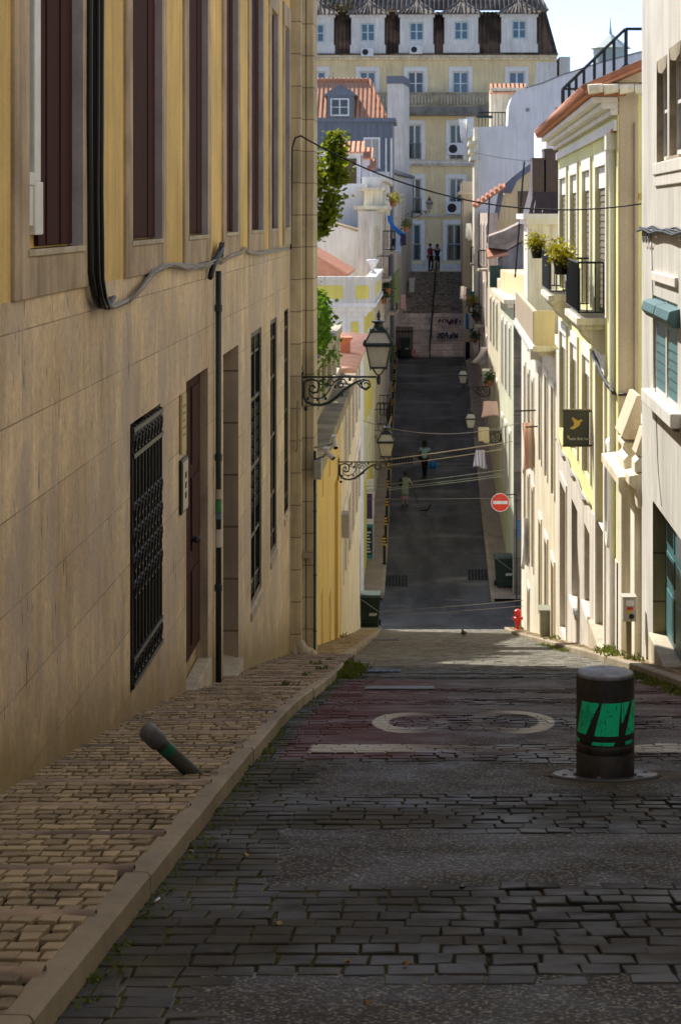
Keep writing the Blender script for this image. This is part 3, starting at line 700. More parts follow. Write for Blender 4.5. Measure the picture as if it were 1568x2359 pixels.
# ground-floor openings
def grille(par, q, o, nb, band=.17, scroll=True, r=.012):
    mb = MB(); ironwork_panel(mb, fL, q[0] + .02, q[1] - .02, q[2] + .02, q[3] - .02, o, nb, band, scroll, r); return mb.build('grille', m_iron, par)
for n, q in enumerate(lowq):
    if n == 0:
        wo_ = window(LB, fL, q, q[4], 2, 3, m_iron, m_glass, .06); grille(wo_, q, .004, 9)
    elif n == 1:
        d = MB(); d.fbox(fL, q[0] + .01, q[1] - .012, q[2] + .16, q[3] - .01, -.08, -.055)
        for z0, z1 in ((q[2] + .25, q[2] + .8), (q[2] + .95, q[2] + 1.5), (q[2] + 1.6, q[3] - .1)):
            for u0 in (q[0] + .12, q[0] + .72): d.fbox(fL, u0, u0 + .45, z0, z1, -.06, -.042)
        dd = d.build('door', m_wood, LB, bevel=.005); h = MB(); h.lathe(fL(q[0] + .66, q[2] + 1.05, -.05), [(.0, 0), (.02, .01), (.03, .05), (.02, .075), (0, .08)], 10, axis=(1, 0, 0)); h.build('handle', m_ring, dd)
        t = MB(); t.fbox(fL, q[0] - .02, q[1] + .03, q[2] - .5, q[2] + .02, -.08, .035); t.build('doorstep', m_stone, LB, bevel=.012)
        j = MB(); j.fbox(fL, q[1] - .010, q[1] + .001, q[2], q[3], -.082, .006); j.build('door_jamb', m_surr, LB)
    elif n == 2:
        d = MB(); d.fbox(fL, q[0] + .01, q[1] - .01, q[2] + .18, q[3] - .01, -.54, -.49)
        for u0 in (q[0] + .1, q[0] + .7):
            for z0, z1 in ((q[2] + .3, q[2] + 1.1), (q[2] + 1.3, q[3] - .15)): d.fbox(fL, u0, u0 + .5, z0, z1, -.5, -.47)
        d.build('door', m_wood, LB)
        t = MB(); t.hexa([fL(q[0] - .02, q[2] - .6, -.5), fL(q[1] + .02, q[2] - .6, -.5), fL(q[1] + .02, q[2] + .15, -.5), fL(q[0] - .02, q[2] + .15, -.5), fL(q[0] - .02, q[2] - .6, .05), fL(q[1] + .02, q[2] - .6, .05), fL(q[1] + .02, q[2] + .04, .05), fL(q[0] - .02, q[2] - .06, .05)])
        t.build('doorstep', m_stone, LB, bevel=.012)
        j = MB(); j.fbox(fL, q[1] - .010, q[1] + .001, q[2] + .02, q[3], -.5, .004); j.build('door_jamb', brick_mat('door_jamb_stone', (.36, .29, .21), 3, .47, 'XZ', .01, streak=.2, dirt=.4), LB)
    else:
        wo_ = window(LB, fL, q, q[4], 2, 4, m_iron, m_glass, .05); grille(wo_, q, -q[4] + .022, 7, .2, n == 3, .007)
        s = MB(); s.hexa([fL(q[0] - .03, q[2] - .10, -.06), fL(q[1] + .03, q[2] - .10, -.06), fL(q[1] + .03, q[2] + .02, -.06), fL(q[0] - .03, q[2] + .02, -.06), fL(q[0] - .03, q[2] - .10, .02), fL(q[1] + .03, q[2] - .10, .02), fL(q[1] + .03, q[2] - .03, .02), fL(q[0] - .03, q[2] - .03, .02)]); s.build('sill', m_stone, wo_)
        j = MB(); j.fbox(fL, q[1] - .008, q[1] + .001, q[2] + .03, q[3], -q[4] + .01, .003); j.build('reveal', m_surr, wo_)
# corner pilasters facing the camera and the rough stone guarding their foot
pl = MB(); pl.box(-2.2, -1.622, 24.8, 25.25, -7, 3.35); pl.box(-1.622, -1.607, 24.82, 25.25, -7, 3.35); pl.build('corner_pilaster', m_pier, LB, bevel=.015)
pl = MB(); pl.box(-2.2, -1.572, 25.12, 25.85, -7.2, 3.35); pl.box(-1.566, -1.462, 25.12, 25.85, -7.2, 3.35); pl.build('corner_pilaster', m_pier, LB, bevel=.018)
gs = MB()
for k in range(7): gs.ball((-1.68 + .035 * k, 24.86 + .02 * (k % 2), gh(24.8) + .11 - .018 * abs(k - 2)), (.07 + .01 * (k % 3), .09, .10 + .05 * (k < 3)), 10)
gs.build('guard_stone', m_stone, LB, smooth=True)
dp = MB(); dp.box(-1.60, -1.46, 24.95, 25.14, -4.28, -4.23); dp.tube([(-1.64, 24.75, -2.3), (-1.64, 24.75, -2.85), (-1.66, 24.78, -2.93)], .012); dp.build('pilaster_band', m_dirtstone, LB)

# ------------------------------------------------------------------ things fixed to that wall
dpip = thing('downpipe', 'dark metal downpipe on the marble wall beside the recessed doorway', 'pipe', (LX + .03, 16.1, gh(16.1)))
m_ = MB(); m_.tube([(LX + .035, 16.1, gh(16.1) + .07), (LX + .035, 16.1, -.45)], .024, 12); m_.build('pipe', m_irong, dpip, smooth=True)
for z in (-.75, -1.95, -3.0): m_ = MB(); m_.lathe((LX + .035, 16.1, z), [(.024, -.03), (.031, -.025), (.031, .025), (.024, .03)], 12); m_.build('pipe_collar', m_irong, dpip)
def pipe_wrap(z0, z1, m, nm='sticker', half=True):
    b = MB(); n = 8; vs = []; fs = []
    for i in range(n + 1):
        a = -math.pi * .95 + math.pi * (.9 if half else 1.1) * i / n
        for z in (z0, z1): vs.append((LX + .035 + .0262 * math.cos(a), 16.1 + .0262 * math.sin(a), z))
    for i in range(n): fs.append((2 * i, 2 * i + 2, 2 * i + 3, 2 * i + 1))
    b.add(vs, fs); return b.build(nm, m, dpip)
zp = lambda yy: (CY - yy) * 16.1 / F
pipe_wrap(zp(547), zp(529), flat('white_tape', (.55, .52, .47), .6)); pipe_wrap(zp(514), zp(500), flat('green_sticker', (.04, .25, .10), .5)); pipe_wrap(zp(499), zp(489), flat('pale_sticker', (.42, .36, .32), .5)); pipe_wrap(zp(519), zp(512), flat('blue_sticker', (.10, .22, .26), .5))

m_ = MB()
for k, (yo, xo) in enumerate(((0, .03), (.10, .035), (.19, .03), (.26, .04), (.05, .06), (.15, .065))):
    pts = [(LX + xo, 10.05 + yo + .015 * math.sin(t * 1.7 + k), z) for t, z in enumerate([3.2, 2.2, 1.2, .5, 0.1, -.12])]
    pts += [(LX + xo, 10.07 + yo, -.28 - .01 * k), (LX + xo + .008, 10.13 + yo * .9, -.40 - .006 * k), (LX + xo + .01, 10.24 + yo * .75, -.46 - .004 * k), (LX + xo, 10.42 + yo * .5, -.475 + .004 * k), (LX + xo - .01, 10.62 + yo * .3, -.468 + .006 * k)]
    m_.tube(pts, .017 if k < 4 else .012, 7)
tag(m_.build('cable_bundle', m_cable, smooth=True, origin=(LX, 10.3, -.5)), 'thick black cables hanging down the ochre wall and curling under at the bottom', 'cable')
def LW(cx, cy, o=.03, d=None):   # a point of the left wall seen at 1568-wide picture position
    px = cx / K; d = d or (LX + o) * F / (px - CX); return (LX + o, d, (CY - cy / K) * d / F)
m_ = MB()
base = [(240, 700), (262, 706), (300, 690), (330, 660), (352, 628), (378, 612), (400, 612), (440, 616), (478, 612), (500, 600)]
for k in range(3): m_.tube([LW(x, y + 3 * k - 2 + rnd.uniform(-1.5, 1.5), .02 + .016 * (k % 2)) for x, y in base], .011, 6)
for k in range(5): m_.tube([LW(x, y + rnd.uniform(-8, 9), .028 + .012 * (k % 3)) for x, y in base[2:]], .006, 5)
tag(m_.build('conduit_run', m_conduit, smooth=True, origin=LW(360, 640)), 'tangle of grey cables sagging along the top of the marble base', 'cable')
m_ = MB(); m_.tube([LW(484, 640, .035), LW(492, 610, .04), LW(503, 586, .045), LW(512, 566, .04), LW(509, 560, .04)], [.022, .026, .03, .022, .01], 8)
for k in range(4): m_.tube([LW(495 + 3 * k, 606 - 7 * k, .05), LW(514 + 1 * k, 588 - 10 * k, .06), LW(505, 570 - 3 * k, .055)], .006, 5)
tag(m_.build('cable_bundle', m_cable, smooth=True, origin=LW(503, 586)), 'black knot of cable ends bound together above the downpipe', 'cable')
m_ = MB(); m_.tube([LW(508, 607), LW(530, 590), LW(556, 582), LW(566, 572), LW(572, 583), LW(600, 586), LW(640, 578), LW(666, 574)], .012, 6); m_.tube([LW(508, 603), LW(540, 590), LW(556, 586), LW(563, 570), LW(569, 579), LW(600, 583), LW(666, 571)], .008, 6)
tag(m_.build('conduit_run', m_conduit, smooth=True, origin=LW(560, 580)), 'thin grey cable run pinned along the wall between the downpipe and the corner', 'cable')
m_ = MB(); q = [fL(14.02, -1.24, 0), fL(14.02, -1.60, 0)]
m_.fbox(fL, 13.86, 14.10, -1.66, -1.25, .004, .022); pq = m_.build('notice_plate', flat('yellowed_plate', (.52, .40, .18), .5), origin=fL(14.0, -1.45, 0), bevel=.003)
tag(pq, 'yellow notice plate fixed to the marble wall beside the dark door', 'sign')
g = MB()
for k in range(5): g.fbox(fL, 13.90, 14.06 - .02 * (k % 3), -1.34 - .05 * k, -1.325 - .05 * k, .022, .0235)
g.build('plate_print', flat('faded_print', (.22, .17, .09), .6), pq)
ic = thing('intercom', 'narrow metal intercom panel with rows of buttons beside the dark door', 'intercom', fL(14.0, -1.9, 0))
g = MB(); g.fbox(fL, 13.84, 14.18, -2.08, -1.70, .003, .022); g.build('housing', m_iron, ic, bevel=.006)
g = MB(); g.fbox(fL, 13.87, 14.15, -2.06, -1.72, .022, .028); g.build('face_plate', flat('pale_enamel', (.40, .36, .28), .4), ic, bevel=.002)
g = MB()
for r_ in range(3):
    g.fbox(fL, 13.98, 14.05, -1.84 - .07 * r_, -1.80 - .07 * r_, .028, .032)
g.build('buttons', m_black, ic)
# ================================================================== left side beyond the corner
AX = [(25.9, -1.775), (31, -1.80), (41.6, -1.87)]; fA = fleft(AX)
A = thing('garden_house', 'low warm-yellow building with a roof garden, stone ledge and balustrade behind the corner', 'house', (-1.85, 34, gh(34)))
aw = [(33.2, 33.9, -7.6, -6.3), (36.2, 37.0, -8.4, -6.9), (31.2, 31.8, -6.7, -5.6)]; ad = [(38.6, 40.3, -9.6, -5.2)]
aup = [(31.4, 31.75, -4.75, -4.25), (33.6, 34.0, -4.75, -4.25), (36.2, 36.7, -4.75, -4.25)]
wall(A, fA, 25.95, 41.45, -12, -3.42, [q + (.04,) for q in aw + aup] + [q + (.35,) for q in ad], .12, 7, m_yelA)
for q in aw + aup: blind(A, fA, q, .035, mat('yellow_panel', (.55, .34, .07), dirt=.2), 'vent_shutter')
dgr = MB(); dgr.fbox(fA, 38.62, 40.28, -9.6, -5.25, -.34, -.30); dgr.build('gate', mat('ochre_gate', (.36, .25, .06), streak=.2), A)
led = MB(); led.fbox(fA, 25.95, 41.0, -3.42, -3.24, -.3, .36); led.fbox(fA, 25.95, 40.9, -3.52, -3.42, -.1, .22); led.build('ledge', m_dirtstone, A, bevel=.02)
par = MB()
par.fbox(fA, 25.95, 41.0, -2.40, -2.25, -.14, .06); par.fbox(fA, 25.95, 41.0, -3.238, -3.08, -.12, .04)
for u in (28.6, 30.6, 32.6, 34.6, 36.6, 38.7, 40.6): par.fbox(fA, u - .14, u + .14, -3.08, -2.40, -.11, .03)
par.build('balustrade', m_stone, A, bevel=.012)
tr = MB(); tr.box(-8.5, -1.95, 25.95, 41.4, -3.43, -3.1); tr.build('garden_bed', m_soil, A)
# hedge, creeper and tree of the roof garden
hg = MB(); cl = []
for i in range(70): u = rnd.uniform(26.5, 37.5); zt = -1.72 - .05 * max(0, u - 34); cl.append(((rnd.uniform(-3.0, -2.12), u, rnd.uniform(-2.7, zt)), .30))
for i in range(24): u = rnd.uniform(27, 37); cl.append(((-2.08 + rnd.uniform(-.1, .08), u, rnd.uniform(-2.05, -1.75)), .18))
for i in range(80): u = rnd.uniform(29.5, 38.4); cl.append(((rnd.uniform(-.060 * u - .12, -.060 * u + .10) if u > 33 else rnd.uniform(-2.2, -1.92), u, rnd.uniform(-2.15, -1.58)), .19))
leaves(hg, cl, 22000, .075, .62, 1.5)
H = thing('hedge', 'bright green leafy hedge spilling over the stone balustrade of the roof garden', 'hedge', (-2.4, 32, -3.1)); hg.build('foliage', m_leafH, H, fix=False)
s_ = MB()
for i in range(7): s_.tube([(-2.5 + rnd.uniform(-.3, .3), 27.5 + 1.5 * i, -3.12), (-2.5, 27.6 + 1.5 * i, -2.2)], [.03, .012], 6)
s_.build('stems', m_bark, H)
cr = MB(); cl = []
for u in (29.6, 31.6, 33.5, 35.6, 37.6, 39.6): 
    for k in range(3): cl.append(((fA(u + rnd.uniform(-.7, .7), 0, .0).x - .02, u + rnd.uniform(-.8, .8), rnd.uniform(-3.0, -2.45)), .16))
leaves(cr, cl, 230, .06, .45, 1.5); tag(cr.build('creeper', m_leafH, origin=(-1.9, 34, -2.8), fix=False), 'green creeper hanging between the posts of the stone balustrade', 'creeper')
T = thing('garden_tree', 'yellow-green leafy tree rising behind the tall stone corner on the left', 'tree', (-3.3, 39.5, -3.1))
tk = MB(); tk.tube([(-3.3, 39.5, -3.15), (-3.25, 39.5, -2), (-3.15, 39.45, -.9), (-3.2, 39.5, .2), (-3.1, 39.4, 1.2)], [.16, .13, .11, .08, .03], 9)
for a in range(9):
    an = a * 2.4; z0 = -.9 + .2 * a; tk.tube([(-3.18, 39.5, z0), (-3.2 + .7 * math.cos(an), 39.5 + .7 * math.sin(an), z0 + .45), (-3.2 + 1.3 * math.cos(an), 39.5 + 1.3 * math.sin(an), z0 + .6)], [.06, .035, .012], 6)
tk.build('trunk', m_bark, T, smooth=True)
lf = MB(); cl = ellipsoid_clumps((-3.35, 39.5, .80), (1.30, 1.4, 1.0), 54, .27, .5) + [((-1.86 + rnd.uniform(-.1, .08), 39.2, z), .15) for z in (1.25, 1.0, .75, .3, 1.45)] + [((-2.05, 39.3, -.1), .13), ((-2.0, 39.1, .1), .12), ((-2.15, 39.2, -.32), .10)]
leaves(lf, cl, 13000, .085, .66, 1.6, .3); lf.build('crown', m_leafT, T, fix=False)

for ty, tz, lb in ((31.2, .9, 'unseen tree added behind the hedge in the middle of the roof garden, shading the road'), (35.0, 1.3, 'unseen tree added at the far end of the hedge, shading the road')):  # added trees, hidden from the camera, that cast shade on the road
    t2 = thing('garden_tree', lb, 'tree', (-4.0, ty, -3.1)); b = MB(); b.tube([(-4.0, ty, -3.15), (-3.95, ty, -1.4), (-4.0, ty + .1, tz - .3)], [.14, .11, .04], 8)
    for a in range(5): b.tube([(-3.97, ty, -1.4 + .2 * a), (-3.97 + .9 * math.cos(a * 2.4), ty + .9 * math.sin(a * 2.4), -.7 + .25 * a)], [.05, .012], 6)
    b.build('trunk', m_bark, t2, smooth=True); l = MB(); leaves(l, ellipsoid_clumps((-3.95, ty, tz - .9), (1.0, 2.0, 1.5), 42, .34, .4), 4600, .13, .62, 1.5, .3); l.build('crown', m_leafT, t2, fix=False)
BX = [(41.5, -1.86), (61.3, -2.14)]; fB = fleft(BX)
B = thing('tiled_house', 'cream house with narrow brown-blind windows under a salmon tiled roof', 'house', (-2, 50, gh(50)))
bw = [(43.2, 44.8), (46.3, 48.1), (49.7, 51.7), (53.4, 55.6), (57.0, 59.4)]
bq = [(a, b, -5.75, -4.1) for a, b in bw] + [(a, b, -7.95 - .10 * i, -6.55 - .05 * i) for i, (a, b) in enumerate(bw)] + [(60.0, 61.0, -12.2, -9.9)]
wall(B, fB, 41.5, 61.3, -14, -3.84, bq, .04, 6, m_cream)
for q in bq[:-1]:
    w_ = window(B, fB, q, .038, 2, 2, m_wframe, m_glass, sur=(.22, .035, m_trim)); blind(w_, fB, q, .036, m_shutd)
dd = MB(); dd.fbox(fB, 60.02, 60.98, -12.2, -9.92, -.038, -.01); dd.build('door', m_wood, B)
dm = MB(); dm.fbox(fB, 41.5, 61.3, -14, -12.1, .001, .012); 
rf = MB(); e0, e1 = -3.3, -2.95; dz_ = lambda y: -.45 * (y - 41.4) / 20; pitched(rf, [(-1.62, 41.4, e0), (-1.88, 61.4, e0 - .45), (-5.2, 61.4, e1 - .45), (-5.0, 41.4, e1)], .10)
rB = rf.build('roof', mat('salmon_tiles', (.70, .38, .27), var=.15, scale=2, bump=.3, dirt=.15), B)
tl = MB()
for i in range(54):
    y = 41.6 + i * .37; xe = -1.60 - .013 * (y - 41.4); pts = [(xe + .03, y, e0 + .02 + dz_(y)), (xe - 3.3, y, e1 - .02 + dz_(y))]; tl.tube(pts, .085, 6)
for k in range(9): tl.tube([(-1.62 - 3.4 * k / 9 - .0 , 41.38, e0 + .05 + .34 * k / 9), (-1.62 - 3.4 * (k + .96) / 9, 41.38, e0 + .03 + .34 * (k + .96) / 9)], [.12, .10], 7)
tl.tube([(-5.05, 41.3, e1 + .06), (-5.2, 61.4, e1 - .39)], .12, 7)
tl.build('roof_tiles', mat('salmon_cover_tiles', (.76, .43, .31), var=.2, scale=2.5, bump=.3, dirt=.2), rB, smooth=True)
gt = MB(); gt.hexa([fB(41.5, -3.5, -.02), fB(61.3, -3.95, -.02), fB(61.3, -3.8, -.02), fB(41.5, -3.36, -.02), fB(41.5, -3.5, .2), fB(61.3, -3.95, .2), fB(61.3, -3.8, .2), fB(41.5, -3.36, .2)]); gt.build('eave', m_trim, B)
ch = MB(); ch.box(-2.25, -1.95, 48.2, 48.8, -3.6, -3.02); ch.box(-2.30, -1.90, 48.15, 48.85, -3.02, -2.95); ch.build('chimney', m_terra, rB)

# ------------------------------------------------------------------ corner house beyond the crossing: lemon panels, white parapet
CXl = [(70.3, -2.40), (80.6, -2.30)]; fC = fleft(CXl); fCf = ffront(70.3)
Cc = thing('corner_house', 'lemon-yellow corner house with white pilasters and a white panelled parapet', 'house', (-2.4, 75, gh(72)))
cq = [(a, a + .9, z, z + 1.9) for a in (72.2, 74.8, 77.4) for z in (-6.3, -9.6)]
wall(Cc, fC, 70.3, 80.6, -15, -3.2, [q + (.05,) for q in cq], .05, 6.5, m_yelC)
for q in cq: window(Cc, fC, q, .05, 2, 2, m_wframe, m_glass, sur=(.16, .03, m_trim))
fr = MB(); fr.box(-8.9, -2.402, 70.24, 70.299, -15, -3.2); fr.build('front_render', m_whiteblue, Cc)
pn = MB(); pn.box(-2.78, -2.40 - .12, 70.20, 70.238, -7.2, -3.75); pn.box(-4.6, -3.6, 70.20, 70.238, -7.2, -3.75); pn.build('yellow_panel', m_yelC, Cc)
ps = MB(); ps.fbox(fC, 70.25, 70.45, -15, -3.25, -.05, .05); ps.fbox(fC, 80.1, 80.6, -15, -3.25, -.01, .04); ps.build('pilaster', m_trim, Cc)
cnz = MB()
for z0, z1, o in ((-3.55, -3.38, .14), (-3.38, -3.22, .30), (-3.22, -3.08, .46)): cnz.box(-9, -2.38 + o, 70.3 - o, 80.7, z0, z1)
cnz.build('cornice', m_whiteblue, Cc)
pp = MB(); pp.box(-9, -1.97, 69.86, 70.1, -3.08, -2.28); pp.box(-2.2, -1.97, 70.1, 80.6, -3.08, -2.28); pp.box(-9, -1.90, 69.80, 70.16, -2.28, -2.15); pp.box(-2.26, -1.90, 70.16, 80.6, -2.28, -2.15); pp.box(-9, -2.2, 70.1, 80.6, -3.3, -2.95); pp.build('parapet', m_white, Cc)
for x0_, x1_ in ((-6.4, -4.6), (-4.35, -3.06), (-2.62, -2.16)): ypn = MB(); ypn.box(x0_, x1_, 69.84, 69.87, -2.92, -2.46); ypn.build('parapet_panel', m_yelC, Cc)
for a in (70.6, 72.6, 74.6, 76.6): ypn = MB(); ypn.box(-1.985, -1.955, a, a + 1.2, -2.92, -2.46); ypn.build('parapet_panel', m_yelC, Cc)
un = MB(); un.lathe((-2.12, 73.5, -2.15), [(.0, 0), (.14, 0), (.14, .05), (.05, .10), (.06, .2), (.20, .42), (.24, .5), (.16, .52), (0, .5)], 12); tag(un.build('stone_urn', m_whiteblue, smooth=True, origin=(-2.12, 73.5, -2.15)), 'small white urn standing on the white panelled parapet', 'urn')
rc = MB(); pitched(rc, [(-6.2, 71.0, -2.9), (-3.5, 71.0, -2.2), (-3.5, 80, -2.2), (-6.2, 80, -.4)], .1)
rf2 = MB(); pitched(rf2, [(-5.4, 73, -.75), (-3.0, 73, -2.15), (-3.0, 80, -2.15), (-5.4, 80, -.75)], .1); rf2.prism([(-5.4, 73.02, -.85), (-3.05, 73.02, -2.25), (-5.4, 73.02, -2.95)], (0, 6.9, 0)); rf2.build('roof', m_tileY, Cc)

# ------------------------------------------------------------------ white gabled houses stepping up behind
D1 = thing('gabled_house', 'lime-washed house with a blank sloping gable above the white parapet', 'house', (-4, 86, gh(86)))
g = MB(); g.prism([(-9.5, 84, -9), (-2.95, 84, -9), (-2.95, 84, -.70), (-4.1, 84, -.35), (-4.95, 84, -.55), (-9.5, 84, -2.2)], (0, 3.6, 0)); g.build('wall', m_whiteblue, D1)
g = MB(); g.prism([(-3.02, 83.93, -.72), (-4.1, 83.93, -.36), (-4.1, 83.93, -.30), (-2.85, 83.93, -.66)], (0, 3.7, 0)); g.prism([(-4.1, 83.93, -.36), (-5.0, 83.93, -.56), (-5.0, 83.93, -.5), (-4.1, 83.93, -.30)], (0, 3.7, 0)); g.build('gable_coping', m_dirtstone, D1)
g = MB(); g.tube([(-2.86, 84.3, -.75), (-2.86, 84.3, -3.2)], .07, 8); g.tube([(-2.7, 84.3, -.8), (-2.7, 84.3, -3.2)], .05, 8); g.build('downpipe', m_grey_p, D1)
DXl = [(80.7, -2.32), (88.0, -2.26), (100, -2.17), (110, -2.05)]; fD = fleft(DXl)
D2 = thing('balcony_house', 'tall narrow white house with cream corner strips and plant-filled balconies on the far left', 'house', (-2.3, 86, gh(86)))
dq = [(a, a + .85, z, z + 2.0) for a in (82.0, 84.4, 86.6) for z in (-2.6, -5.6, -8.8)]
wall(D2, fD, 80.8, 91.5, -14, .15, [q + (.05,) for q in dq], .05, .62, m_creamw)
for q in dq: w_ = window(D2, fD, q, .05, 2, 2, m_wframe, m_glass, sur=(.13, .03, m_cream))
g = MB(); g.box(-9, -2.9, 88.2, 91.5, -9, 1.35); g.box(-4.4, -2.95, 88.0, 88.3, -2, 1.38); g.build('rear_wing', m_whiteblue, D2)
g = MB(); g.box(-2.95, -2.30, 86.5, 91.4, -3, .12); g.box(-3.15, -1.85, 86.2, 91.6, .12, .24); g.box(-3.3, -1.78, 86.0, 91.6, .24, .40); g.box(-2.9, -2.1, 87, 91, .40, 1.05); g.box(-3.1, -2.0, 86.8, 91.2, 1.05, 1.2); g.build('chimney_stack', m_cream, D2)
for (a, b), z in (((81.6, 84.0), -5.7), ((84.6, 88.2), -8.9), ((81.8, 84.2), -8.9), ((84.6, 87.6), -2.7)):
    s = MB(); s.fbox(fD, a, b, z - .12, z, 0, .55); s_o = s.build('balcony', m_stone, D2); rail(s_o, fD, a + .05, b - .05, z, z + .95, .5, m_iron, 9)
# zinc-clad mansard house with orange tiles
E = thing('mansard_house', 'blue-grey zinc-clad house with an orange tiled roof and one dormer', 'house', (-5, 104, gh(104)))
g = MB(); g.box(-12, -1.98, 104.2, 109, -9, 4.85); 
for k in range(14): x = -6.4 + k * .33; g.box(x - .012, x + .012, 104.165, 104.2, 1.8, 4.75)
g.build('wall', m_slate, E)
g = MB(); g.box(-12.2, -1.82, 104.0, 109.2, 4.85, 5.05); g.build('gutter', m_slate, E)
g = MB(); g.prism([(-12.2, 104.02, 5.06), (-2.35, 104.02, 5.06), (-3.25, 106.4, 7.12), (-12.2, 106.4, 7.12)], (0, .05, -.1)); g.prism([(-2.35, 104.02, 5.06), (-2.2, 109, 5.06), (-3.25, 106.4, 7.12)], (-.1, 0, -.05)); g.prism([(-12.2, 109, 5.06), (-2.2, 109, 5.06), (-3.25, 106.4, 7.12), (-12.2, 106.4, 7.12)], (0, -.05, -.1)); rE = g.build('roof', m_tileO, E)
g = MB(); g.tube([(-2.33, 104.0, 5.14), (-3.25, 106.4, 7.2)], .085, 8); g.tube([(-12.2, 106.4, 7.2), (-3.25, 106.4, 7.2)], .09, 8); g.build('ridge_tiles', m_tileO, rE)
fE = ffront(104.2)
g = MB(); g.box(-5.35, -4.0, 103.85, 106, 5.06, 6.25); g.prism([(-5.55, 103.75, 6.2), (-3.8, 103.75, 6.2), (-4.05, 103.75, 6.42), (-4.66, 103.75, 6.78), (-5.3, 103.75, 6.42)], (0, 2.4, 0)); g.build('dormer', m_slate, rE)
fE2 = ffront(103.85); window(E, lambda u, z, o: fE2(u, z, o + .09), (-5.2, -4.22, 5.14, 6.06), .08, 2, 2, m_wframe, m_glass, .07)
for q in ((-5.3, -4.35, 2.2, 4.05), (-3.5, -2.62, 1.9, 4.05)): window(E, lambda u, z, o: fE(u, z, o + .09), q, .08, 2, 1, m_wframe, m_glassp, .09)
g = MB(); g.box(-2.9, -2.05, 104.19, 104.2, 0, 1); 
g = MB(); g.tube([(-2.32, 104.1, 4.0), (-2.32, 104.1, 1.5)], .05, 8); g.tube([(-2.05, 104.1, 4.0), (-2.05, 104.1, 1.5)], .05, 8); g.build('downpipe', m_white_p, E)
g = MB(); g.tube([(-5.05, 103.6, 4.2), (-5.05, 103.6, 7.4)], .018, 6); g.tube([(-5.3, 103.6, 7.2), (-4.8, 103.6, 7.0)], .012, 5); tag(g.build('antenna', m_wire, origin=(-5.05, 103.6, 4.2)), 'thin rooftop aerial in front of the orange tiled roof', 'antenna')
# little tiled terrace room on the white house roof
D3 = thing('roof_room', 'little white terrace room with orange tile canopy below the zinc mansard', 'roof room', (-3.8, 95, 1.3))
fR = ffront(95.0)
g = MB(); g.box(-8, -3.32, 95.0, 98, .2, 3.05); g.box(-3.3, -2.9, 95.4, 98, .2, 2.85); g.build('wall', m_whiteblue, D3)
for q in ((-5.3, -4.25, 1.45, 2.85), (-4.15, -3.45, 1.4, 2.75)): window(D3, lambda u, z, o: fR(u, z, o + .09), q, .08, 1, 1, m_wframe, m_glass, .05)
g = MB(); pitched(g, [(-4.9, 94.6, 3.0), (-3.15, 94.6, 3.0), (-3.15, 96.0, 3.55), (-4.9, 96.0, 3.55)], .08); pitched(g, [(-3.2, 94.9, 2.7), (-2.75, 94.9, 2.7), (-2.75, 96.2, 3.25), (-3.2, 96.2, 3.25)], .08); pitched(g, [(-3.0, 95.1, 2.2), (-2.6, 95.1, 2.2), (-2.6, 96, 2.7), (-3.0, 96, 2.7)], .08); g.build('roof', m_tileO, D3)
# narrow white houses up to the stairs
FXl = [(91.5, -2.24), (100, -2.17), (110, -2.05), (113.6, -1.97), (124, -1.10)]; fF = fleft(FXl)
F1 = thing('washed_house', 'white house with thin vertical strips and a laundry balcony below the zinc mansard', 'house', (-2.2, 96, gh(96)))
fq = [(a, a + .9, z, z + 2.0) for a in (93.0, 96.5, 100.2) for z in (-1.6, -4.6, -7.6)]
wall(F1, fF, 91.6, 104, -12, 1.55, [q + (.05,) for q in fq], .05, .9, m_white)
for q in fq: window(F1, fF, q, .05, 2, 2, m_wframe, m_glass, sur=(.14, .03, m_cream))
g = MB(); g.fbox(fF, 91.6, 104, 1.55, 1.75, -.9, .18); g.build('cornice', m_white, F1)
for (a, b), z in (((92.6, 94.6), -1.7), ((96.0, 98.2), -4.7)):
    s = MB(); s.fbox(fF, a, b, z - .1, z, 0, .6); s_o = s.build('balcony', m_stone, F1); rail(s_o, fF, a + .05, b - .05, z, z + .95, .55, m_iron, 9)
F2 = thing('tall_house', 'tall plain white house beside the foot of the stairs, with a broad chimney stack', 'house', (-2, 112, gh(112)))
fq = [(a, a + 1.0, z, z + 2.0) for a in (106.2, 109.6) for z in (-2.2, -5.4)] + [(116.5, 117.5, -1.5, .5)]
wall(F2, fF, 104.1, 124, -10, 2.25, [q + (.05,) for q in fq], .05, 1.3, m_white, cuts=(110, 113.6))
for q in fq: window(F2, fF, q, .05, 2, 2, m_wframe, m_glass, sur=(.14, .03, m_trim))
g = MB(); g.hexa([(-2.55, 118, 2.2), (-1.62, 118, 2.2), (-1.30, 121.5, 2.2), (-2.4, 121.5, 2.2), (-2.55, 118, 7.75), (-1.62, 118, 7.75), (-1.30, 121.5, 7.75), (-2.4, 121.5, 7.75)]); g.build('chimney_stack', m_white, F2)
g = MB(); g.hexa([(-2.60, 117.9, 7.75), (-1.57, 117.9, 7.75), (-1.24, 121.6, 7.75), (-2.45, 121.6, 7.75), (-2.60, 117.9, 8.2), (-1.57, 117.9, 8.2), (-1.24, 121.6, 8.2), (-2.45, 121.6, 8.2)]); g.build('chimney_cap', m_slate, F2)
g = MB(); g.fbox(fF, 104.1, 124, 2.25, 2.42, -1.3, .12); g.build('cornice', m_slate, F2)
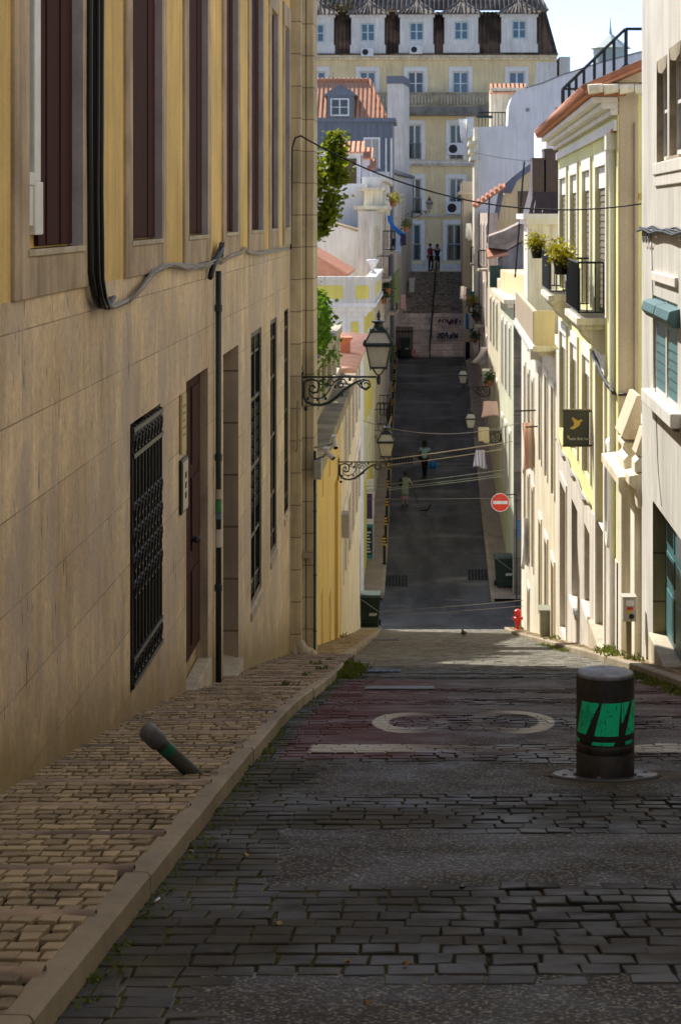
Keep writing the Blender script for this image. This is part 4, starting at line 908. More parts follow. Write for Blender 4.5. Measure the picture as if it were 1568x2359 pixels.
# ================================================================== right side: near white house
fR_ = fright(XR)
m_ivory = mat('near_ivory_render', (.60, .575, .515), var=.10, scale=.9, streak=.16, bump=.3, dirt=.4, dirtcol=(.38, .34, .27))
W = thing('white_house', 'ivory house nearest on the right with teal roller shutters and a recessed teal door', 'house', (2.4, 18, gh(18)))
wq_up = [(20.15, 21.15, .55, 1.62), (18.95, 19.95, .58, 1.66), (16.2, 17.2, .55, 1.62)]
wq_mid = [(19.25, 21.55, -1.86, -.86)]; wq_door = [(18.6, 21.55, -4.62, -3.08)]
wq_lo = [(13.0, 14.6, -2.0, -.8), (8, 9.6, -2.0, -.8)]
wall(W, fR_, -8, 22.8, -8, 6.5, [q + (.12,) for q in wq_up] + [q + (.085,) for q in wq_mid] + [q + (.15,) for q in wq_door] + [q + (.15,) for q in wq_lo], .2, 7, m_ivory, cuts=(5, 15))
for q in wq_up:
    w_ = window(W, fR_, q, .12, 2, 2, m_wframe, m_glass, .06, sill=(.05, .03, .06, m_stone))
    j = MB(); j.fbox(fR_, q[1] - .014, q[1] + .001, q[2], q[3], -.115, .004)
    m2 = 0.5 * (q[0] + q[1]); j.prism([fR_(q[0] + .0, q[3] + .001, -.11), fR_(q[1], q[3] + .001, -.11), fR_(q[1] - .12, q[3] - .12, -.11), fR_(m2, q[3] - .16, -.11), fR_(q[0] + .12, q[3] - .12, -.11)][::1], fR_(0, 0, .002) - fR_(0, 0, -.11))
    j.build('reveal', mat('weathered_window_stone', (.34, .29, .20), var=.3, scale=4, bump=.5, dirt=.6, dirtcol=(.08, .065, .045)), w_)
s = MB(); s.fbox(fR_, 15.9, 21.3, .42, .545, -.02, .035); s.fbox(fR_, 15.9, 21.25, .30, .42, -.02, .02); s.build('window_ledge', m_white, W, bevel=.01)
q = wq_mid[0]; w_ = window(W, fR_, q, .085, 2, 1, m_wframe, m_glass, .05)
for u0, u1 in ((19.3, 20.33), (20.47, 21.5)): blind(w_, fR_, (u0, u1, q[2] + .02, q[3] - .02), .066, m_tealp, 'roller_shutter')
ml = MB(); ml.fbox(fR_, 20.36, 20.44, q[2], q[3], -.08, -.015); ml.build('mullion', m_trim, w_)
for u0, u1 in ((19.05, 20.30), (20.36, 21.6)):
    h = MB(); pr = [(q[3] - .22, -.02), (q[3] - .22, .07), (q[3] - .15, .125), (q[3] - .06, .10), (q[3] - .03, -.02)]
    h.prism([fR_(u0, z, o) for z, o in pr], fR_(u1, 0, 0) - fR_(u0, 0, 0)); h.build('shutter_box', m_tealp, w_, bevel=.008)
j = MB(); j.fbox(fR_, 18.9, 21.75, q[2] - .16, q[2] - .02, -.07, .11); j.build('sill', m_white, w_, bevel=.012)
j = MB(); j.fbox(fR_, 19.1, 21.65, q[2] - .21, q[2] - .17, -.01, .05); j.build('drip_mould', m_dirtstone, w_)
j = MB(); j.fbox(fR_, 19.2, 21.4, q[3] + .16, q[3] + .26, -.01, .035); j.build('lintel_mould', m_white, w_, bevel=.01)
q = wq_door[0]; d = MB(); d.fbox(fR_, q[0], q[1], q[2] + .12, q[3], -.145, -.13)
for z0, z1 in ((q[2] + .2, q[2] + .65), (q[2] + .75, q[2] + 1.05), (q[2] + 1.12, q[3] - .06)):
    for u0 in (18.75, 19.65, 20.6): d.fbox(fR_, u0, u0 + .72, z0, z1, -.135, -.118)
dd = d.build('door', m_tealdoor, W, bevel=.008)
j = MB(); j.fbox(fR_, 20.66, 21.26, q[2] + 1.16, q[3] - .10, -.1175, -.114); j.fbox(fR_, 19.71, 20.31, q[2] + 1.16, q[3] - .10, -.1175, -.114); j.fbox(fR_, 20.66, 21.26, q[2] + .79, q[2] + 1.01, -.1175, -.114); j.build('pane', m_glass, dd)
j = MB(); j.fbox(fR_, 18.5, 21.58, q[2] - .9, q[2] + .12, -.14, .05); j.build('doorstep', m_stone, W, bevel=.015)
j = MB(); j.fbox(fR_, q[1] - .015, q[1] + .001, q[2], q[3], -.148, .004); j.build('door_jamb', brick_mat('olive_stone_jamb', (.36, .30, .16), 3, .52, 'XZ', .012, streak=.2, dirt=.3), W)
for qq in wq_lo: window(W, fR_, qq, .15, 2, 2, m_wframe, m_glass, sur=(.12, .03, m_trim))
r_ = MB(); pitched(r_, [(1.95, -8, 6.5), (2.0, 22.9, 6.5), (6, 22.9, 8.2), (6, -8, 8.2)], .12); r_.build('roof', m_tileY, W)
# things on that wall
g = MB()
for k in range(4): g.tube([fR_(22.75 - .72 * t, -.14 - .02 * math.sin(t * 2.3 + k) - .012 * k, .03 + .01 * k) for t in range(8)], .012, 6)
for k in range(3):
    c0 = fR_(22.2 - .3 * k, -.21, .04); g.tube([c0 + Vector((0, .13 * math.cos(t * .7), .075 * math.sin(t * .7) - .02)) for t in range(10)], .006, 5)
tag(g.build('cable_bundle', m_cable, smooth=True, origin=fR_(21, -.15, .03)), 'dark cables bundled along the ivory wall above the teal shutters', 'cable')
g = MB(); g.tube([fR_(21.6, -.2, .012), fR_(21.3, -1.6, .012), fR_(20.9, -2.7, .012), fR_(20.6, -3.0, .012)], .005, 5); tag(g.build('wall_wire', m_wire, origin=fR_(21, -1.6, .01)), 'thin wire running down the ivory wall to the teal door', 'wire')

# ------------------------------------------------------------------ gate wall with a broken pediment
GW = thing('stone_gateway', 'carved stone gateway with stepped lintels and a broken pediment between the ivory and lemon houses', 'gateway', (2.42, 24.4, gh(24.4)))
gw = lambda u, z, o: Vector((2.47 - o, u, z))
wall(GW, gw, 22.82, 25.95, -8, -2.55, [(24.0, 25.1, -5.25, -3.45, .3)], .3, .5, m_creamw, 'gate_wall')
d = MB(); d.fbox(gw, 24.02, 25.08, -5.2, -3.47, -.29, -.24); d.build('gate', mat('olive_gate', (.15, .12, .05), streak=.2), GW)
g = MB(); g.fbox(gw, 23.5, 23.98, -6.2, -3.35, -.02, .08); g.fbox(gw, 25.12, 25.55, -6.2, -3.35, -.02, .08); g.build('gate_jamb', m_creamw, GW, bevel=.015)
def prof(name, m, ua, ub, pts, bev=.008):
    q = MB(); q.prism([gw(ua, z, o) for o, z in pts], gw(ub, 0, 0) - gw(ua, 0, 0)); return q.build(name, m, GW, bevel=bev)
prof('lintel', m_cream, 23.35, 25.7, [(-.02, -3.42), (.10, -3.42), (.12, -3.22), (.28, -3.17), (.28, -3.06), (-.02, -3.03)])
prof('corbel', m_creamw, 23.9, 24.7, [(-.02, -3.03), (.16, -3.03), (.17, -2.93), (.10, -2.86), (.17, -2.78), (.17, -2.72), (-.02, -2.72)])
prof('near_cornice', m_cream, 22.9, 23.5, [(-.02, -3.36), (.10, -3.36), (.12, -3.14), (.20, -3.10), (.20, -2.99), (-.02, -2.95)])
prof('near_corbel', m_creamw, 22.95, 23.35, [(-.02, -2.95), (.13, -2.95), (.13, -2.84), (.07, -2.78), (-.02, -2.78)])
prof('broken_pediment', m_tan, 23.7, 24.6, [(-.02, -2.14), (.03, -2.14), (.21, -2.62), (.18, -2.66), (-.02, -2.66)])
prof('broken_pediment', m_tan, 22.95, 23.4, [(-.02, -2.46), (.03, -2.46), (.12, -2.74), (.09, -2.77), (-.02, -2.77)])

# ------------------------------------------------------------------ lemon house with balconies
Y = thing('lemon_house', 'pale lemon house with two flower-pot balconies, white trims and a tiled eave', 'house', (2.5, 33, gh(33)))
top = [(27.7, 29.6), (30.8, 32.5), (33.9, 35.7), (37.0, 39.1)]
tq = [(a, b, -1.42, .70) for a, b in top]; mq = [(a, b, -4.15, -2.25) for a, b in top[1:]]
dq = [(28.0, 29.5, -6.05, -2.20)]; gq = [(37.0, 38.9, -8.0, -5.15), (33.9, 35.5, -6.75, -5.02), (31.0, 32.2, -6.2, -4.95)]
wall(Y, fR_, 26.0, 40.0, -4.55, 1.6, [q + (.11,) for q in tq + mq] + [(28.0, 29.5, -4.55, -2.20, .2)], .11, 7, m_pale)
mb = MB(); wall_sheet(mb, lambda u, z, o: fR_(u, z, o + .015), 26.0, 40.0, -12, -4.52, [q + (.2,) for q in gq] + [(28.0, 29.5, -6.05, -4.52, .2)], .2)
mb.add([fR_(26, -4.52, .015), fR_(40, -4.52, .015), fR_(40, -4.52, 0), fR_(26, -4.52, 0)], [(0, 1, 2, 3)]); mb.fbox(fR_, 26.0, 40.0, -12, -4.6, -7, -.22); mb.build('plinth', m_plinth, Y)
for q in tq:
    w_ = window(Y, fR_, q, .11, 2, 2, m_wframe, m_glass, sur=(.17, .035, m_trim, .2), split=.75); blind(w_, fR_, (q[0], q[1], q[2] + .02, q[3] - .32), .075, m_shut); b_ = MB(); b_.fbox(fR_, q[0] + .02, q[1] - .02, q[3] - .31, q[3] - .01, -.10, -.02); b_.build('shutter_box', m_trim, w_)
for q in mq:
    w_ = window(Y, fR_, q, .11, 2, 2, m_wframe, m_glass, sur=(.17, .035, m_trim, .2)); blind(w_, fR_, (q[0], q[1], q[2] + .02, q[3] - .32), .075, m_shut); b_ = MB(); b_.fbox(fR_, q[0] + .02, q[1] - .02, q[3] - .31, q[3] - .01, -.10, -.02); b_.build('shutter_box', m_trim, w_)
d = MB(); d.fbox(fR_, 28.02, 29.48, -6.0, -2.22, -.17, -.12); dd = d.build('door', mat('tan_brown_door', (.23, .18, .125), streak=.15), Y); surround(dd, fR_, (28.0, 29.5, -6.05, -2.2), .2, .04, m_trim, .24)
s_ = MB(); s_.fbox(fR_, 27.7, 29.8, -7, -6.03, -.1, .12); s_.build('doorstep', m_stone, dd)
for i, q in enumerate(gq):
    if i == 0: d = MB(); d.fbox(fR_, q[0] + .01, q[1] - .01, q[2], q[3], -.17, -.12); dd = d.build('door', mat('taupe_door', (.28, .235, .19), streak=.12), Y); surround(dd, fR_, q, .16, .035, m_plinth)
    else: window(Y, fR_, q, .18, 2, 1, flat('amber_wood', (.20, .10, .03), .5), m_glass, sill=(.08, .06, .10, m_trim))
ov = MB(); n = 20; ov.add([fR_(27.0 + .28 * math.cos(6.2832 * k / n), -3.75 + .62 * math.sin(6.2832 * k / n), .02) for k in range(n)], [tuple(range(n))]); ov_o = ov.build('oval_window', m_shutd, Y)
ov = MB(); ov.tube([fR_(27.0 + .34 * math.cos(6.2832 * k / n), -3.75 + .70 * math.sin(6.2832 * k / n), .03) for k in range(n + 1)], .055, 6, cap=False); ov.build('oval_frame', m_trim, ov_o)
g = MB(); g.fbox(fR_, 26.02, 40.0, 1.10, 1.24, -.01, .05); g.build('string_course', m_trim, Y)
g = MB()
for z0, z1, o in ((1.30, 1.38, .10), (1.38, 1.46, .22), (1.46, 1.54, .34)): g.fbox(fR_, 26.0, 40.0, z0, z1, -.02, o)
g.build('eave_cornice', m_trim, Y, bevel=.01)
g = MB(); g.fbox(fR_, 25.9, 40.1, 1.545, 1.585, -.1, .42); g.build('eave_edge', m_terra, Y)
g = MB(); e = lambda u, t: fR_(u, 1.60 + 1.5 * t, .44 - 3.4 * t)
pitched(g, [e(25.85, 0), e(40.15, 0), e(40.15, 1), e(25.85, 1)], .03); rY = g.build('roof', m_tileY, Y)
g = MB()
for i in range(58): u = 25.95 + i * .245; g.tube([e(u, -.005) + Vector((0, 0, .02)), e(u, 1)], .075, 7)
g.build('roof_tiles', m_tileY, rY, smooth=True)
g = MB()
for k in range(5): g.tube([fR_(25.82, 1.62, .40 - .2 * k), fR_(25.82, 1.64, .40 - .2 * k - .19)], [.07, .06], 7)
g.build('verge_tiles', m_creamw, rY)
ew = MB(); ew.box(2.445, 2.70, 25.99, 26.4, -8, 1.72); ew.box(2.40, 2.74, 25.96, 26.44, 1.72, 1.86); ew.box(2.64, 2.68, 25.94, 26.0, -8, 1.2); ew.build('end_pier', m_tan, Y, bevel=.012)
ew = MB(); ew.box(2.70, 4.6, 26.05, 26.4, -8, 1.5); ew.box(2.70, 4.6, 25.98, 26.06, .20, .28); ew.build('side_wall', mat('mustard_render', (.62, .50, .12), streak=.1), Y)
g = MB(); g.box(2.30, 2.46, 26.25, 26.5, .86, 1.08); g.tube([(2.375, 26.4, .9), (2.39, 26.4, .6), (2.40, 26.4, .3), (2.40, 26.4, -5.9)], [.07, .055, .045, .045], 9); g.build('downpipe', m_trim, Y)
g = MB(); g.prism([(2.36, 26.2, 1.08), (2.46, 26.2, 1.08), (2.46, 26.2, 1.32)], (0, .3, 0)); g.build('roof_corner_tile', m_terra, Y)
for (a, b), grp in (((28.1, 31.0), 0), ((36.0, 38.9), 1)):
    s_ = MB(); z = -1.45
    s_.fbox(fR_, a, b, z - .10, z, -.01, .40); s_.fbox(fR_, a + .05, b - .05, z - .17, z - .10, -.01, .34)
    for u in (a + .1, b - .35): s_.prism([fR_(u, z - .17, -.01), fR_(u, z - .17, .32), fR_(u, z - .24, .30), fR_(u, z - .33, .20), fR_(u, z - .40, .16), fR_(u, z - .52, .05), fR_(u, z - .55, -.01)], fR_(.25, 0, 0) - fR_(0, 0, 0))
    bo = s_.build('balcony', m_creamw, Y, bevel=.008)
    rail(bo, fR_, a + .05, b - .05, z, z + .78, .37, m_iron, 12, .011, panel=m_bgreen)
def pot_plant(name, label, c, m_leaf, spread, n):
    t = thing(name, label, 'flower pot', c, None); c = Vector(c); b = MB(); b.lathe(c, [(.0, 0), (.09, 0), (.125, .2), (.14, .2), (.14, .24), (.115, .24), (.11, .21), (0, .21)], 12); b.build('pot', m_black, t, smooth=False)
    l = MB(); leaves(l, [(c + Vector((rnd.uniform(-.08, .08), rnd.uniform(-.16, .16), .30 + rnd.uniform(-.05, .07))), .13) for k in range(9)], n, .042, spread, 1.7); l.build('flowers', m_leaf, t, fix=False); return t
pot_plant('flower_pot', 'black pot of yellow-green flowers hung on the nearer balcony rail', fR_(30.9, -.92, .46), m_leafY, .62, 700)
pot_plant('flower_pot', 'black pot of bright yellow flowers hung on the farther balcony rail', fR_(38.8, -.84, .48), m_leafY, .62, 700)
# facade cables
g = MB()
for k in range(3): g.tube([fR_(40.2 - i * .5, -4.48 + .10 * math.sin(i * 1.1) * (.5 + .2 * k) - .02 * k, .035 + .012 * (k % 2)) for i in range(20)], .016, 6)
tag(g.build('cable_bundle', m_conduit, smooth=True, origin=fR_(34, -4.48, .03)), 'twisted cable slung along the lemon facade above the plinth', 'cable')
g = MB(); g.tube([fR_(29.9, -2.05, .04), fR_(29, -2.1, .06), fR_(28, -2.25, .05), fR_(27.2, -2.3, .04), fR_(26.1, -2.32, .04)], .03, 6); g.tube([(2.43, 25.96, -2.33), (2.62, 25.94, -2.33)], .02, 6); tag(g.build('facade_cable', m_cable, smooth=True, origin=fR_(28, -2.2, .05)), 'black cable looping over the tall brown door of the lemon house', 'cable')

# ------------------------------------------------------------------ cream houses further down on the right
J = thing('cream_house', 'cream house with a solid ribbed balcony below the brown metal dormers', 'house', (2.6, 45, gh(45)))
jq = [(a, a + 1.1, z, z + 2.3) for a in (41.3, 44.2, 47.1) for z in (-5.9, -9.6)]
wall(J, fR_, 40.0, 50.5, -13, -2.75, [q + (.075,) for q in jq], .075, 6, m_cream)
for q in jq: w_ = window(J, fR_, q, .075, 2, 2, m_wframe, m_glass, sur=(.16, .03, m_creamw)); blind(w_, fR_, q, .06, m_shutd)
g = MB(); g.fbox(fR_, 41.2, 52.5, -2.82, -2.70, -.02, .46); g.fbox(fR_, 41.4, 52.4, -2.92, -2.82, -.02, .30); bJ = g.build('balcony', m_creamw, J, bevel=.01)
g = MB()
g.fbox(fR_, 41.3, 52.4, -2.70, -1.98, .37, .43); g.fbox(fR_, 41.3, 41.36, -2.70, -1.98, 0, .37)
for k in range(60): u = 41.36 + k * .184; g.fbox(fR_, u, u + .09, -2.66, -2.0, .43, .448)
g.build('parapet', m_tan, bJ)
g = MB()
for k in range(56): u = 41.3 + k * .2; g.fbox(fR_, u, u + .11, -2.82, -2.76, .46, .52)
g.build('dentils', m_white, bJ)
KK = thing('loggia_house', 'cream house with an overhanging upper room and striped awning laundry', 'house', (2.6, 55, gh(55)))
kq = [(a, a + 1.0, z, z + 2.1) for a in (51.3, 53.9, 56.6) for z in (-6.4, -9.2)] + [(54.0, 55, -12.3, -10.2)]
wall(KK, fR_, 50.5, 60.0, -15, -3.2, [q + (.075,) for q in kq], .075, 6, m_creamw)
for q in kq: w_ = window(KK, fR_, q, .075, 2, 2, m_wframe, m_glass, sur=(.15, .03, m_cream)); blind(w_, fR_, q, .06, m_shutd)
g = MB(); g.box(2.34, 5, 47.0, 50.4, -3.4, -.22); g.build('upper_room', m_creamw, KK)
g = MB(); g.box(2.24, 5.0, 46.86, 50.5, -.22, -.10); g.box(2.16, 5.0, 46.78, 50.55, -.10, .03); g.build('upper_cornice', m_trim, KK)
g = MB(); g.tube([(2.30, 46.95, -.2), (2.30, 46.95, -3.2)], .04, 7); g.build('downpipe', m_trim, KK)
BD = MB(); 
for x0, x1, z1 in ((2.40, 2.72, 1.30), (2.68, 3.20, 1.52)): BD.box(x0, x1, 47.3, 48.2, .25, z1); BD.box(x0 - .015, x1 + .01, 47.27, 48.2, z1, z1 + .05)
BD.prism([(2.30, 46.95, .03), (2.30, 50, .03), (2.55, 50, 1.0), (2.55, 47.6, 1.0)], (.9, 0, 0))
for k in range(5): BD.tube([(2.42 + .2 * k, 46.94, .05), (2.52 + .2 * k, 47.4, .62)], .02, 5)
BD.build('metal_dormer', m_brown, KK)
# yellow attic with zinc flashing behind
Mh = thing('attic_house', 'ochre attic house with a zinc roof edge and a small salmon tiled canopy', 'house', (4.2, 92, gh(92)))
g = MB(); g.prism([(2.75, 92, -8), (6.5, 92, -8), (6.5, 92, 3.4), (5.3, 92, 2.6), (3.9, 92, 1.6), (3.1, 92, .6)], (0, 3, 0)); g.build('wall', m_palace, Mh)
g = MB(); g.prism([(6.5, 91.9, 3.4), (5.3, 91.9, 2.6), (3.95, 91.9, 1.55), (3.7, 91.9, 1.0), (3.35, 91.9, 1.0), (2.8, 91.9, -1.6), (2.6, 91.9, -1.6), (3.15, 91.9, 1.2), (3.75, 91.9, 1.75), (5.2, 91.9, 2.85), (6.4, 91.9, 3.6)], (0, .8, 0)); g.build('zinc_edge', m_slate, Mh)
g = MB(); pitched(g, [(2.0, 91.2, .35), (3.4, 91.2, 1.32), (3.4, 92.5, 1.5), (2.0, 92.5, .5)], .08)
for k in range(7): g.tube([(2.0 + .2 * k, 91.15, .42 + .138 * k), (2.0 + .2 * k, 92.4, .55 + .138 * k)], .09, 6)
g.build('canopy', m_tileY, Mh)
g = MB(); g.box(4.0, 4.7, 91.97, 92, -.2, 1.1); g.build('window', m_shutd, Mh)
g = MB(); g.box(5.0, 6.8, 86, 88, -4, -.2); g.build('salmon_wall', mat('salmon_render', (.56, .33, .20)), Mh)
# ------------------------------------------------------------------ far block on the right
XL = lambda u: interp(XRf, u); fX = fright(XL)
L1 = thing('sage_house', 'pale sage house across the crossing with tall narrow windows and a curved roof terrace', 'house', (2.9, 76, gh(76)))
lq = [(a, a + 1.0, z, z + 2.5) for a in (71.8, 74.6, 77.4) for z in (-6.6, -10.4)]
wall(L1, fX, 70.0, 80.0, -16, -3.1, [q + (.06,) for q in lq], .06, 6, m_green)
for q in lq: w_ = window(L1, fX, q, .06, 2, 2, m_wframe, m_glass, sur=(.17, .03, m_trim)); blind(w_, fX, q, .045, m_shutd)
g = MB(); g.box(2.90, 7, 69.9, 69.999, -16, -3.1); g.build('end_wall', m_darkwall, L1)
g = MB(); g.fbox(fX, 69.8, 80, -3.1, -2.95, -1, .35); g.fbox(fX, 69.9, 80, -3.25, -3.1, -.02, .2); g.build('eave', m_cream, L1)
g = MB(); g.prism([(2.75 + 1.0 * (1 - math.cos(t * math.pi / 12)) * 1.2, 79 - 8.6 * math.sin(t * math.pi / 12), -2.95) for t in range(7)] + [(4.2, 70.4, -2.95), (4.2, 79, -2.95)], (0, 0, .8)); g.build('terrace_parapet', m_palace, L1)
text(L1, 'RU', .95, (2.95, 69.88, -11.3), (rad(90), 0, 0), flat('blue_spray', (.08, .20, .32), .7), 'graffiti')
L2 = thing('grey_gable_house', 'low house with a sooty grey gable, terracotta roof scraps and a green shutter', 'house', (2.8, 86, gh(86)))
lq = [(a, a + .9, z, z + 1.9) for a in (82, 85, 88) for z in (-5.6, -8.8)]
wall(L2, fX, 80.05, 91.0, -15, -2.6, [q + (.06,) for q in lq], .06, 5, m_cream)
for q in lq: w_ = window(L2, fX, q, .06, 2, 2, m_wframe, m_glass, sur=(.13, .03, m_creamw)); blind(w_, fX, q, .045, m_bgreen)
g = MB(); g.prism([(2.9, 83.5, -6), (6, 83.5, -6), (6, 83.5, -.1), (4.6, 83.5, -.75), (3.1, 83.5, -1.55), (2.9, 83.5, -1.9)], (0, 4, 0)); g.build('gable', m_grey, L2)
g = MB(); g.prism([(2.4, 83.3, -1.35), (3.2, 83.3, -1.45), (4.6, 83.3, -.62), (6, 83.3, .0), (6, 83.3, .55), (4.4, 83.3, .0), (3.1, 83.3, -.65), (2.4, 83.3, -.9)], (0, 4, 0)); g.build('roof', mat('dusty_roof_sheets', (.33, .27, .23), var=.35, scale=2, dirt=.4), L2)
g = MB(); pitched(g, [(2.35, 83, -1.75), (3.2, 83, -1.55), (3.2, 85, -1.3), (2.35, 85, -1.4)], .1); pitched(g, [(4.2, 80, -2.4), (5.6, 80, -1.9), (5.6, 82.5, -1.3), (4.2, 82.5, -1.6)], .1); pitched(g, [(4.5, 78, -2.6), (5.6, 78, -2.45), (5.6, 80, -2.1), (4.5, 80, -2.2)], .1); g.build('roof_tiles', m_tileY, L2)
g = MB(); g.box(2.45, 2.95, 82.8, 83.3, -3.0, -2.1); gs_ = g.build('shutter', m_bgreen, L2)
L3 = thing('buff_house', 'narrow buff house with a cornice beside the right edge of the stairs', 'house', (2.2, 112, gh(112)))
g = MB(); g.box(1.86, 2.36, 113.5, 124, -10, 1.0); g.box(2.36, 6, 111, 124, -10, .2); g.build('wall', m_tan, L3)
g = MB(); g.box(1.74, 2.5, 113.35, 124, 1.0, 1.15); g.box(1.62, 2.6, 113.2, 124, 1.15, 1.35); g.box(1.8, 2.4, 113.4, 124, 1.35, 1.9); g.build('cornice', m_tan, L3)
g = MB()
for z in (-1.2, -4.0, -6.8): g.box(2.37, 2.60, 110.96, 111, z - 1.3, z + .9)
g.build('lattice_window', m_shutd, L3)
L4 = thing('laundry_house', 'narrow pinkish house crowded with laundry racks and pots near the stairs', 'house', (2.5, 100, gh(100)))
lq = [(a, a + .9, z, z + 1.9) for a in (92.5, 96, 99.5, 103, 106.5) for z in (-2.4, -5.2, -7.6)]
wall(L4, fX, 91.05, 111.0, -13, .1, [q + (.06,) for q in lq], .06, .42, mat('pinkish_render', (.62, .50, .42), var=.15, scale=1, streak=.15, dirt=.4), cuts=(100,))
for i, q in enumerate(lq): w_ = window(L4, fX, q, .06, 2, 2, m_wframe, m_glass, sur=(.13, .03, m_creamw))
for a, z in ((92.2, -2.5), (95.8, -5.3), (102.6, -2.5), (99.3, -5.3), (106.2, -5.3)):
    s_ = MB(); s_.fbox(fX, a, a + 1.6, z - .1, z, 0, .42); s_o = s_.build('balcony', m_stone, L4); rail(s_o, fX, a + .05, a + 1.55, z, z + .85, .38, m_iron, 7)
# big blank party wall with penthouse
PW = thing('party_wall_house', 'large blank lavender-grey party wall with a sloping top rising behind the right-hand roofs', 'house', (6, 102, gh(102)))
pts = [(478, 330), (650, 330), (650, 50), (642, 52), (600, 63), (560, 76), (541, 84), (524, 88.5), (516, 91), (511, 97), (508, 106), (507, 126), (478, 127)]
g = MB(); g.prism([P(x, y, 102) for x, y in pts], (0, 7, 0)); g.build('wall', m_whiteblue, PW)
g = MB(); g.prism([P(x, y, 101.95) for x, y in [(650, 50), (642, 52), (600, 63), (560, 76), (541, 84), (524, 88.5), (524, 87.3), (541, 82.6), (560, 74.6), (600, 61.4), (642, 50.4), (650, 48.4)]], (0, 7.1, 0)); g.build('coping', m_grey, PW)
g = MB()
for x, y in ((525, 108), (554.5, 107.5), (546, 129)): g.prism([P(x, y, 101.98), P(x + 3.6, y, 101.98), P(x + 3.6, y + 3.6, 101.98), P(x, y + 3.6, 101.98)], (0, .1, 0))
g.build('vent', m_grey, PW)
g = MB(); a = P(473.5, 127, 101.8); b = P(478, 200, 101.8); g.box(a.x, b.x, 101.8, 106, -7, a.z)
for z in (3.6, 3.2, 2.8): g.box(a.x - .28 + .1 * (3.6 - z), b.x, 101.6, 106, z, z + .18)
g.build('street_front', m_creamw, PW)
pent = MB(); pent.box(P(490, 0, 106).x, P(524, 0, 106).x, 106, 109, 4.4, 6.75); pb = pent.build('penthouse', m_cream, PW)
g = MB(); pitched(g, [P(489, 92.5, 105.8), P(525, 92.5, 105.8), P(525, 83.5, 107), P(489, 83.5, 107)], .08); g.build('roof', m_tileO, pb)
g = MB()
for k in range(9): p = P(478 + 3.3 * k, 127, 102.2); g.tube([p, p + Vector((0, 0, .75))], .02, 5)
g.tube([P(478, 112.5, 102.2), P(505, 112.5, 102.2)], .03, 5); g.build('terrace_rail', m_iron, PW)
g = MB(); g.box(P(476, 0, 102.4).x, P(492, 0, 102.4).x, 102.4, 103, P(0, 118, 102.4).z, P(0, 115.5, 102.4).z); g.build('awning', m_bgreen, PW)
# rooftop iron stair
RS = thing('iron_stair_railing', 'black iron stair guard climbing above the lemon house roof', 'railing', P(600, 112, 56))
g = MB(); D_ = 56
def tb(x0, y0, x1, y1, r=.045): g.tube([P(x0, y0, D_), P(x1, y1, D_)], r, 5)
tb(561.6, 89.5, 624.5, 29); tb(624.5, 29, 644, 29); tb(561.6, 89, 600, 89, .035); tb(598, 90, 624, 65.5, .04); tb(624.5, 65.5, 644, 65.5, .04)
for x, y0, y1 in ((562, 89.5, 112), (568.3, 83.5, 108), (575.3, 76.8, 103), (583, 69.5, 100), (593.5, 59.4, 98), (603.3, 50, 96), (613, 40.5, 92), (625, 29, 90)): tb(x, y0, x, y1, .055 if x > 620 or x < 563 else .045)
g.build('guard', m_iron, RS)
RB = thing('terrace_house', 'flat-roofed grey terrace building hidden behind the lemon house roof', 'house', (6, 57, gh(57)))
g = MB(); g.box(3.2, 9, 55.5, 62, -14, 2.55); g.box(4.6, 9, 56.5, 62, 2.55, 3.3); g.build('wall', m_whiteblue, RB)
ST = thing('roof_turret', 'small glazed roof turret with a pointed finial against the sky', 'turret', P(609.5, 52, 140))
g = MB(); c = P(609.5, 49, 140); g.lathe(c, [(1.2, -1.2), (1.2, 0), (1.5, .02), (.25, .95), (.12, 1.05), (.06, 1.5), (.02, 2.2), (0, 2.2)], 8); g.build('roof', m_gframe, ST)
# ================================================================== the ochre block closing the view
PY = 128.0; fP = ffront(PY)
G = thing('ochre_block', 'broad faded-ochre block closing the street, with a dark mansard roof and white dormers', 'apartment block', (1, PY, SZ1))
def pz(y): return (CY - y) * PY / F
def px_(x): return (x - CX) * PY / F
wins = []
for cx in (317, 367, 415, 459.8, 516): wins.append((px_(cx - 8), px_(cx + 8), pz(95), pz(71.5)))
for cx in (367, 414, 455.5, 500): wins.append((px_(cx - 6.6), px_(cx + 6.6), pz(159.5), pz(124.5)))
for cx in (367, 414, 455.5, 500): wins.append((px_(cx - 6.8), px_(cx + 6.8), pz(214), pz(178.5)))
for cx in (367, 413, 453.5, 500): wins.append((px_(cx - 7.2), px_(cx + 7.2), pz(260.5), pz(224.5)))
wall(G, fP, -16, px_(555), -6, pz(56), [q + (.22,) for q in wins], .22, 14, m_palace)
for i, q in enumerate(wins):
    f = i < 5
    w_ = window(G, fP, q, .20, 2, 2, m_wframe if i < 13 else m_gframe, [m_glassb, m_glassb, m_glass][i % 3] if f else [m_glass, m_glass, m_glassb][i % 3], .08, .05, sur=(.25, .06, m_trim, .30) if f else (.25, .06, m_trim, .28), split=.45 if not f else .5)
    if not f: b = MB(); rail(w_, fP, q[0] + .02, q[1] - .02, q[2], q[2] + 1.0, .05, m_iron, 9, .014, ends=False)
for i in (6, 7, 10, 11): pass
g = MB(); g.fbox(fP, -16, px_(555), pz(164), pz(161), -.02, .35); g.fbox(fP, -16, px_(555), pz(166), pz(164), -.02, .18); g.fbox(fP, -16, px_(555), pz(216.5), pz(215), -.02, .15); g.build('string_course', m_plinth, G)
g = MB(); e_ = [-16] + [v for q in wins[-4:] for v in (q[0] - .26, q[1] + .26)] + [px_(555)]
for a_, b_ in zip(e_[::2], e_[1::2]): g.fbox(fP, a_, b_, pz(263), pz(246), -.02, .05)
g.fbox(fP, -16, px_(555), -6, pz(263.5), -.02, .2); g.build('base_course', m_plinth, G)
g = MB()
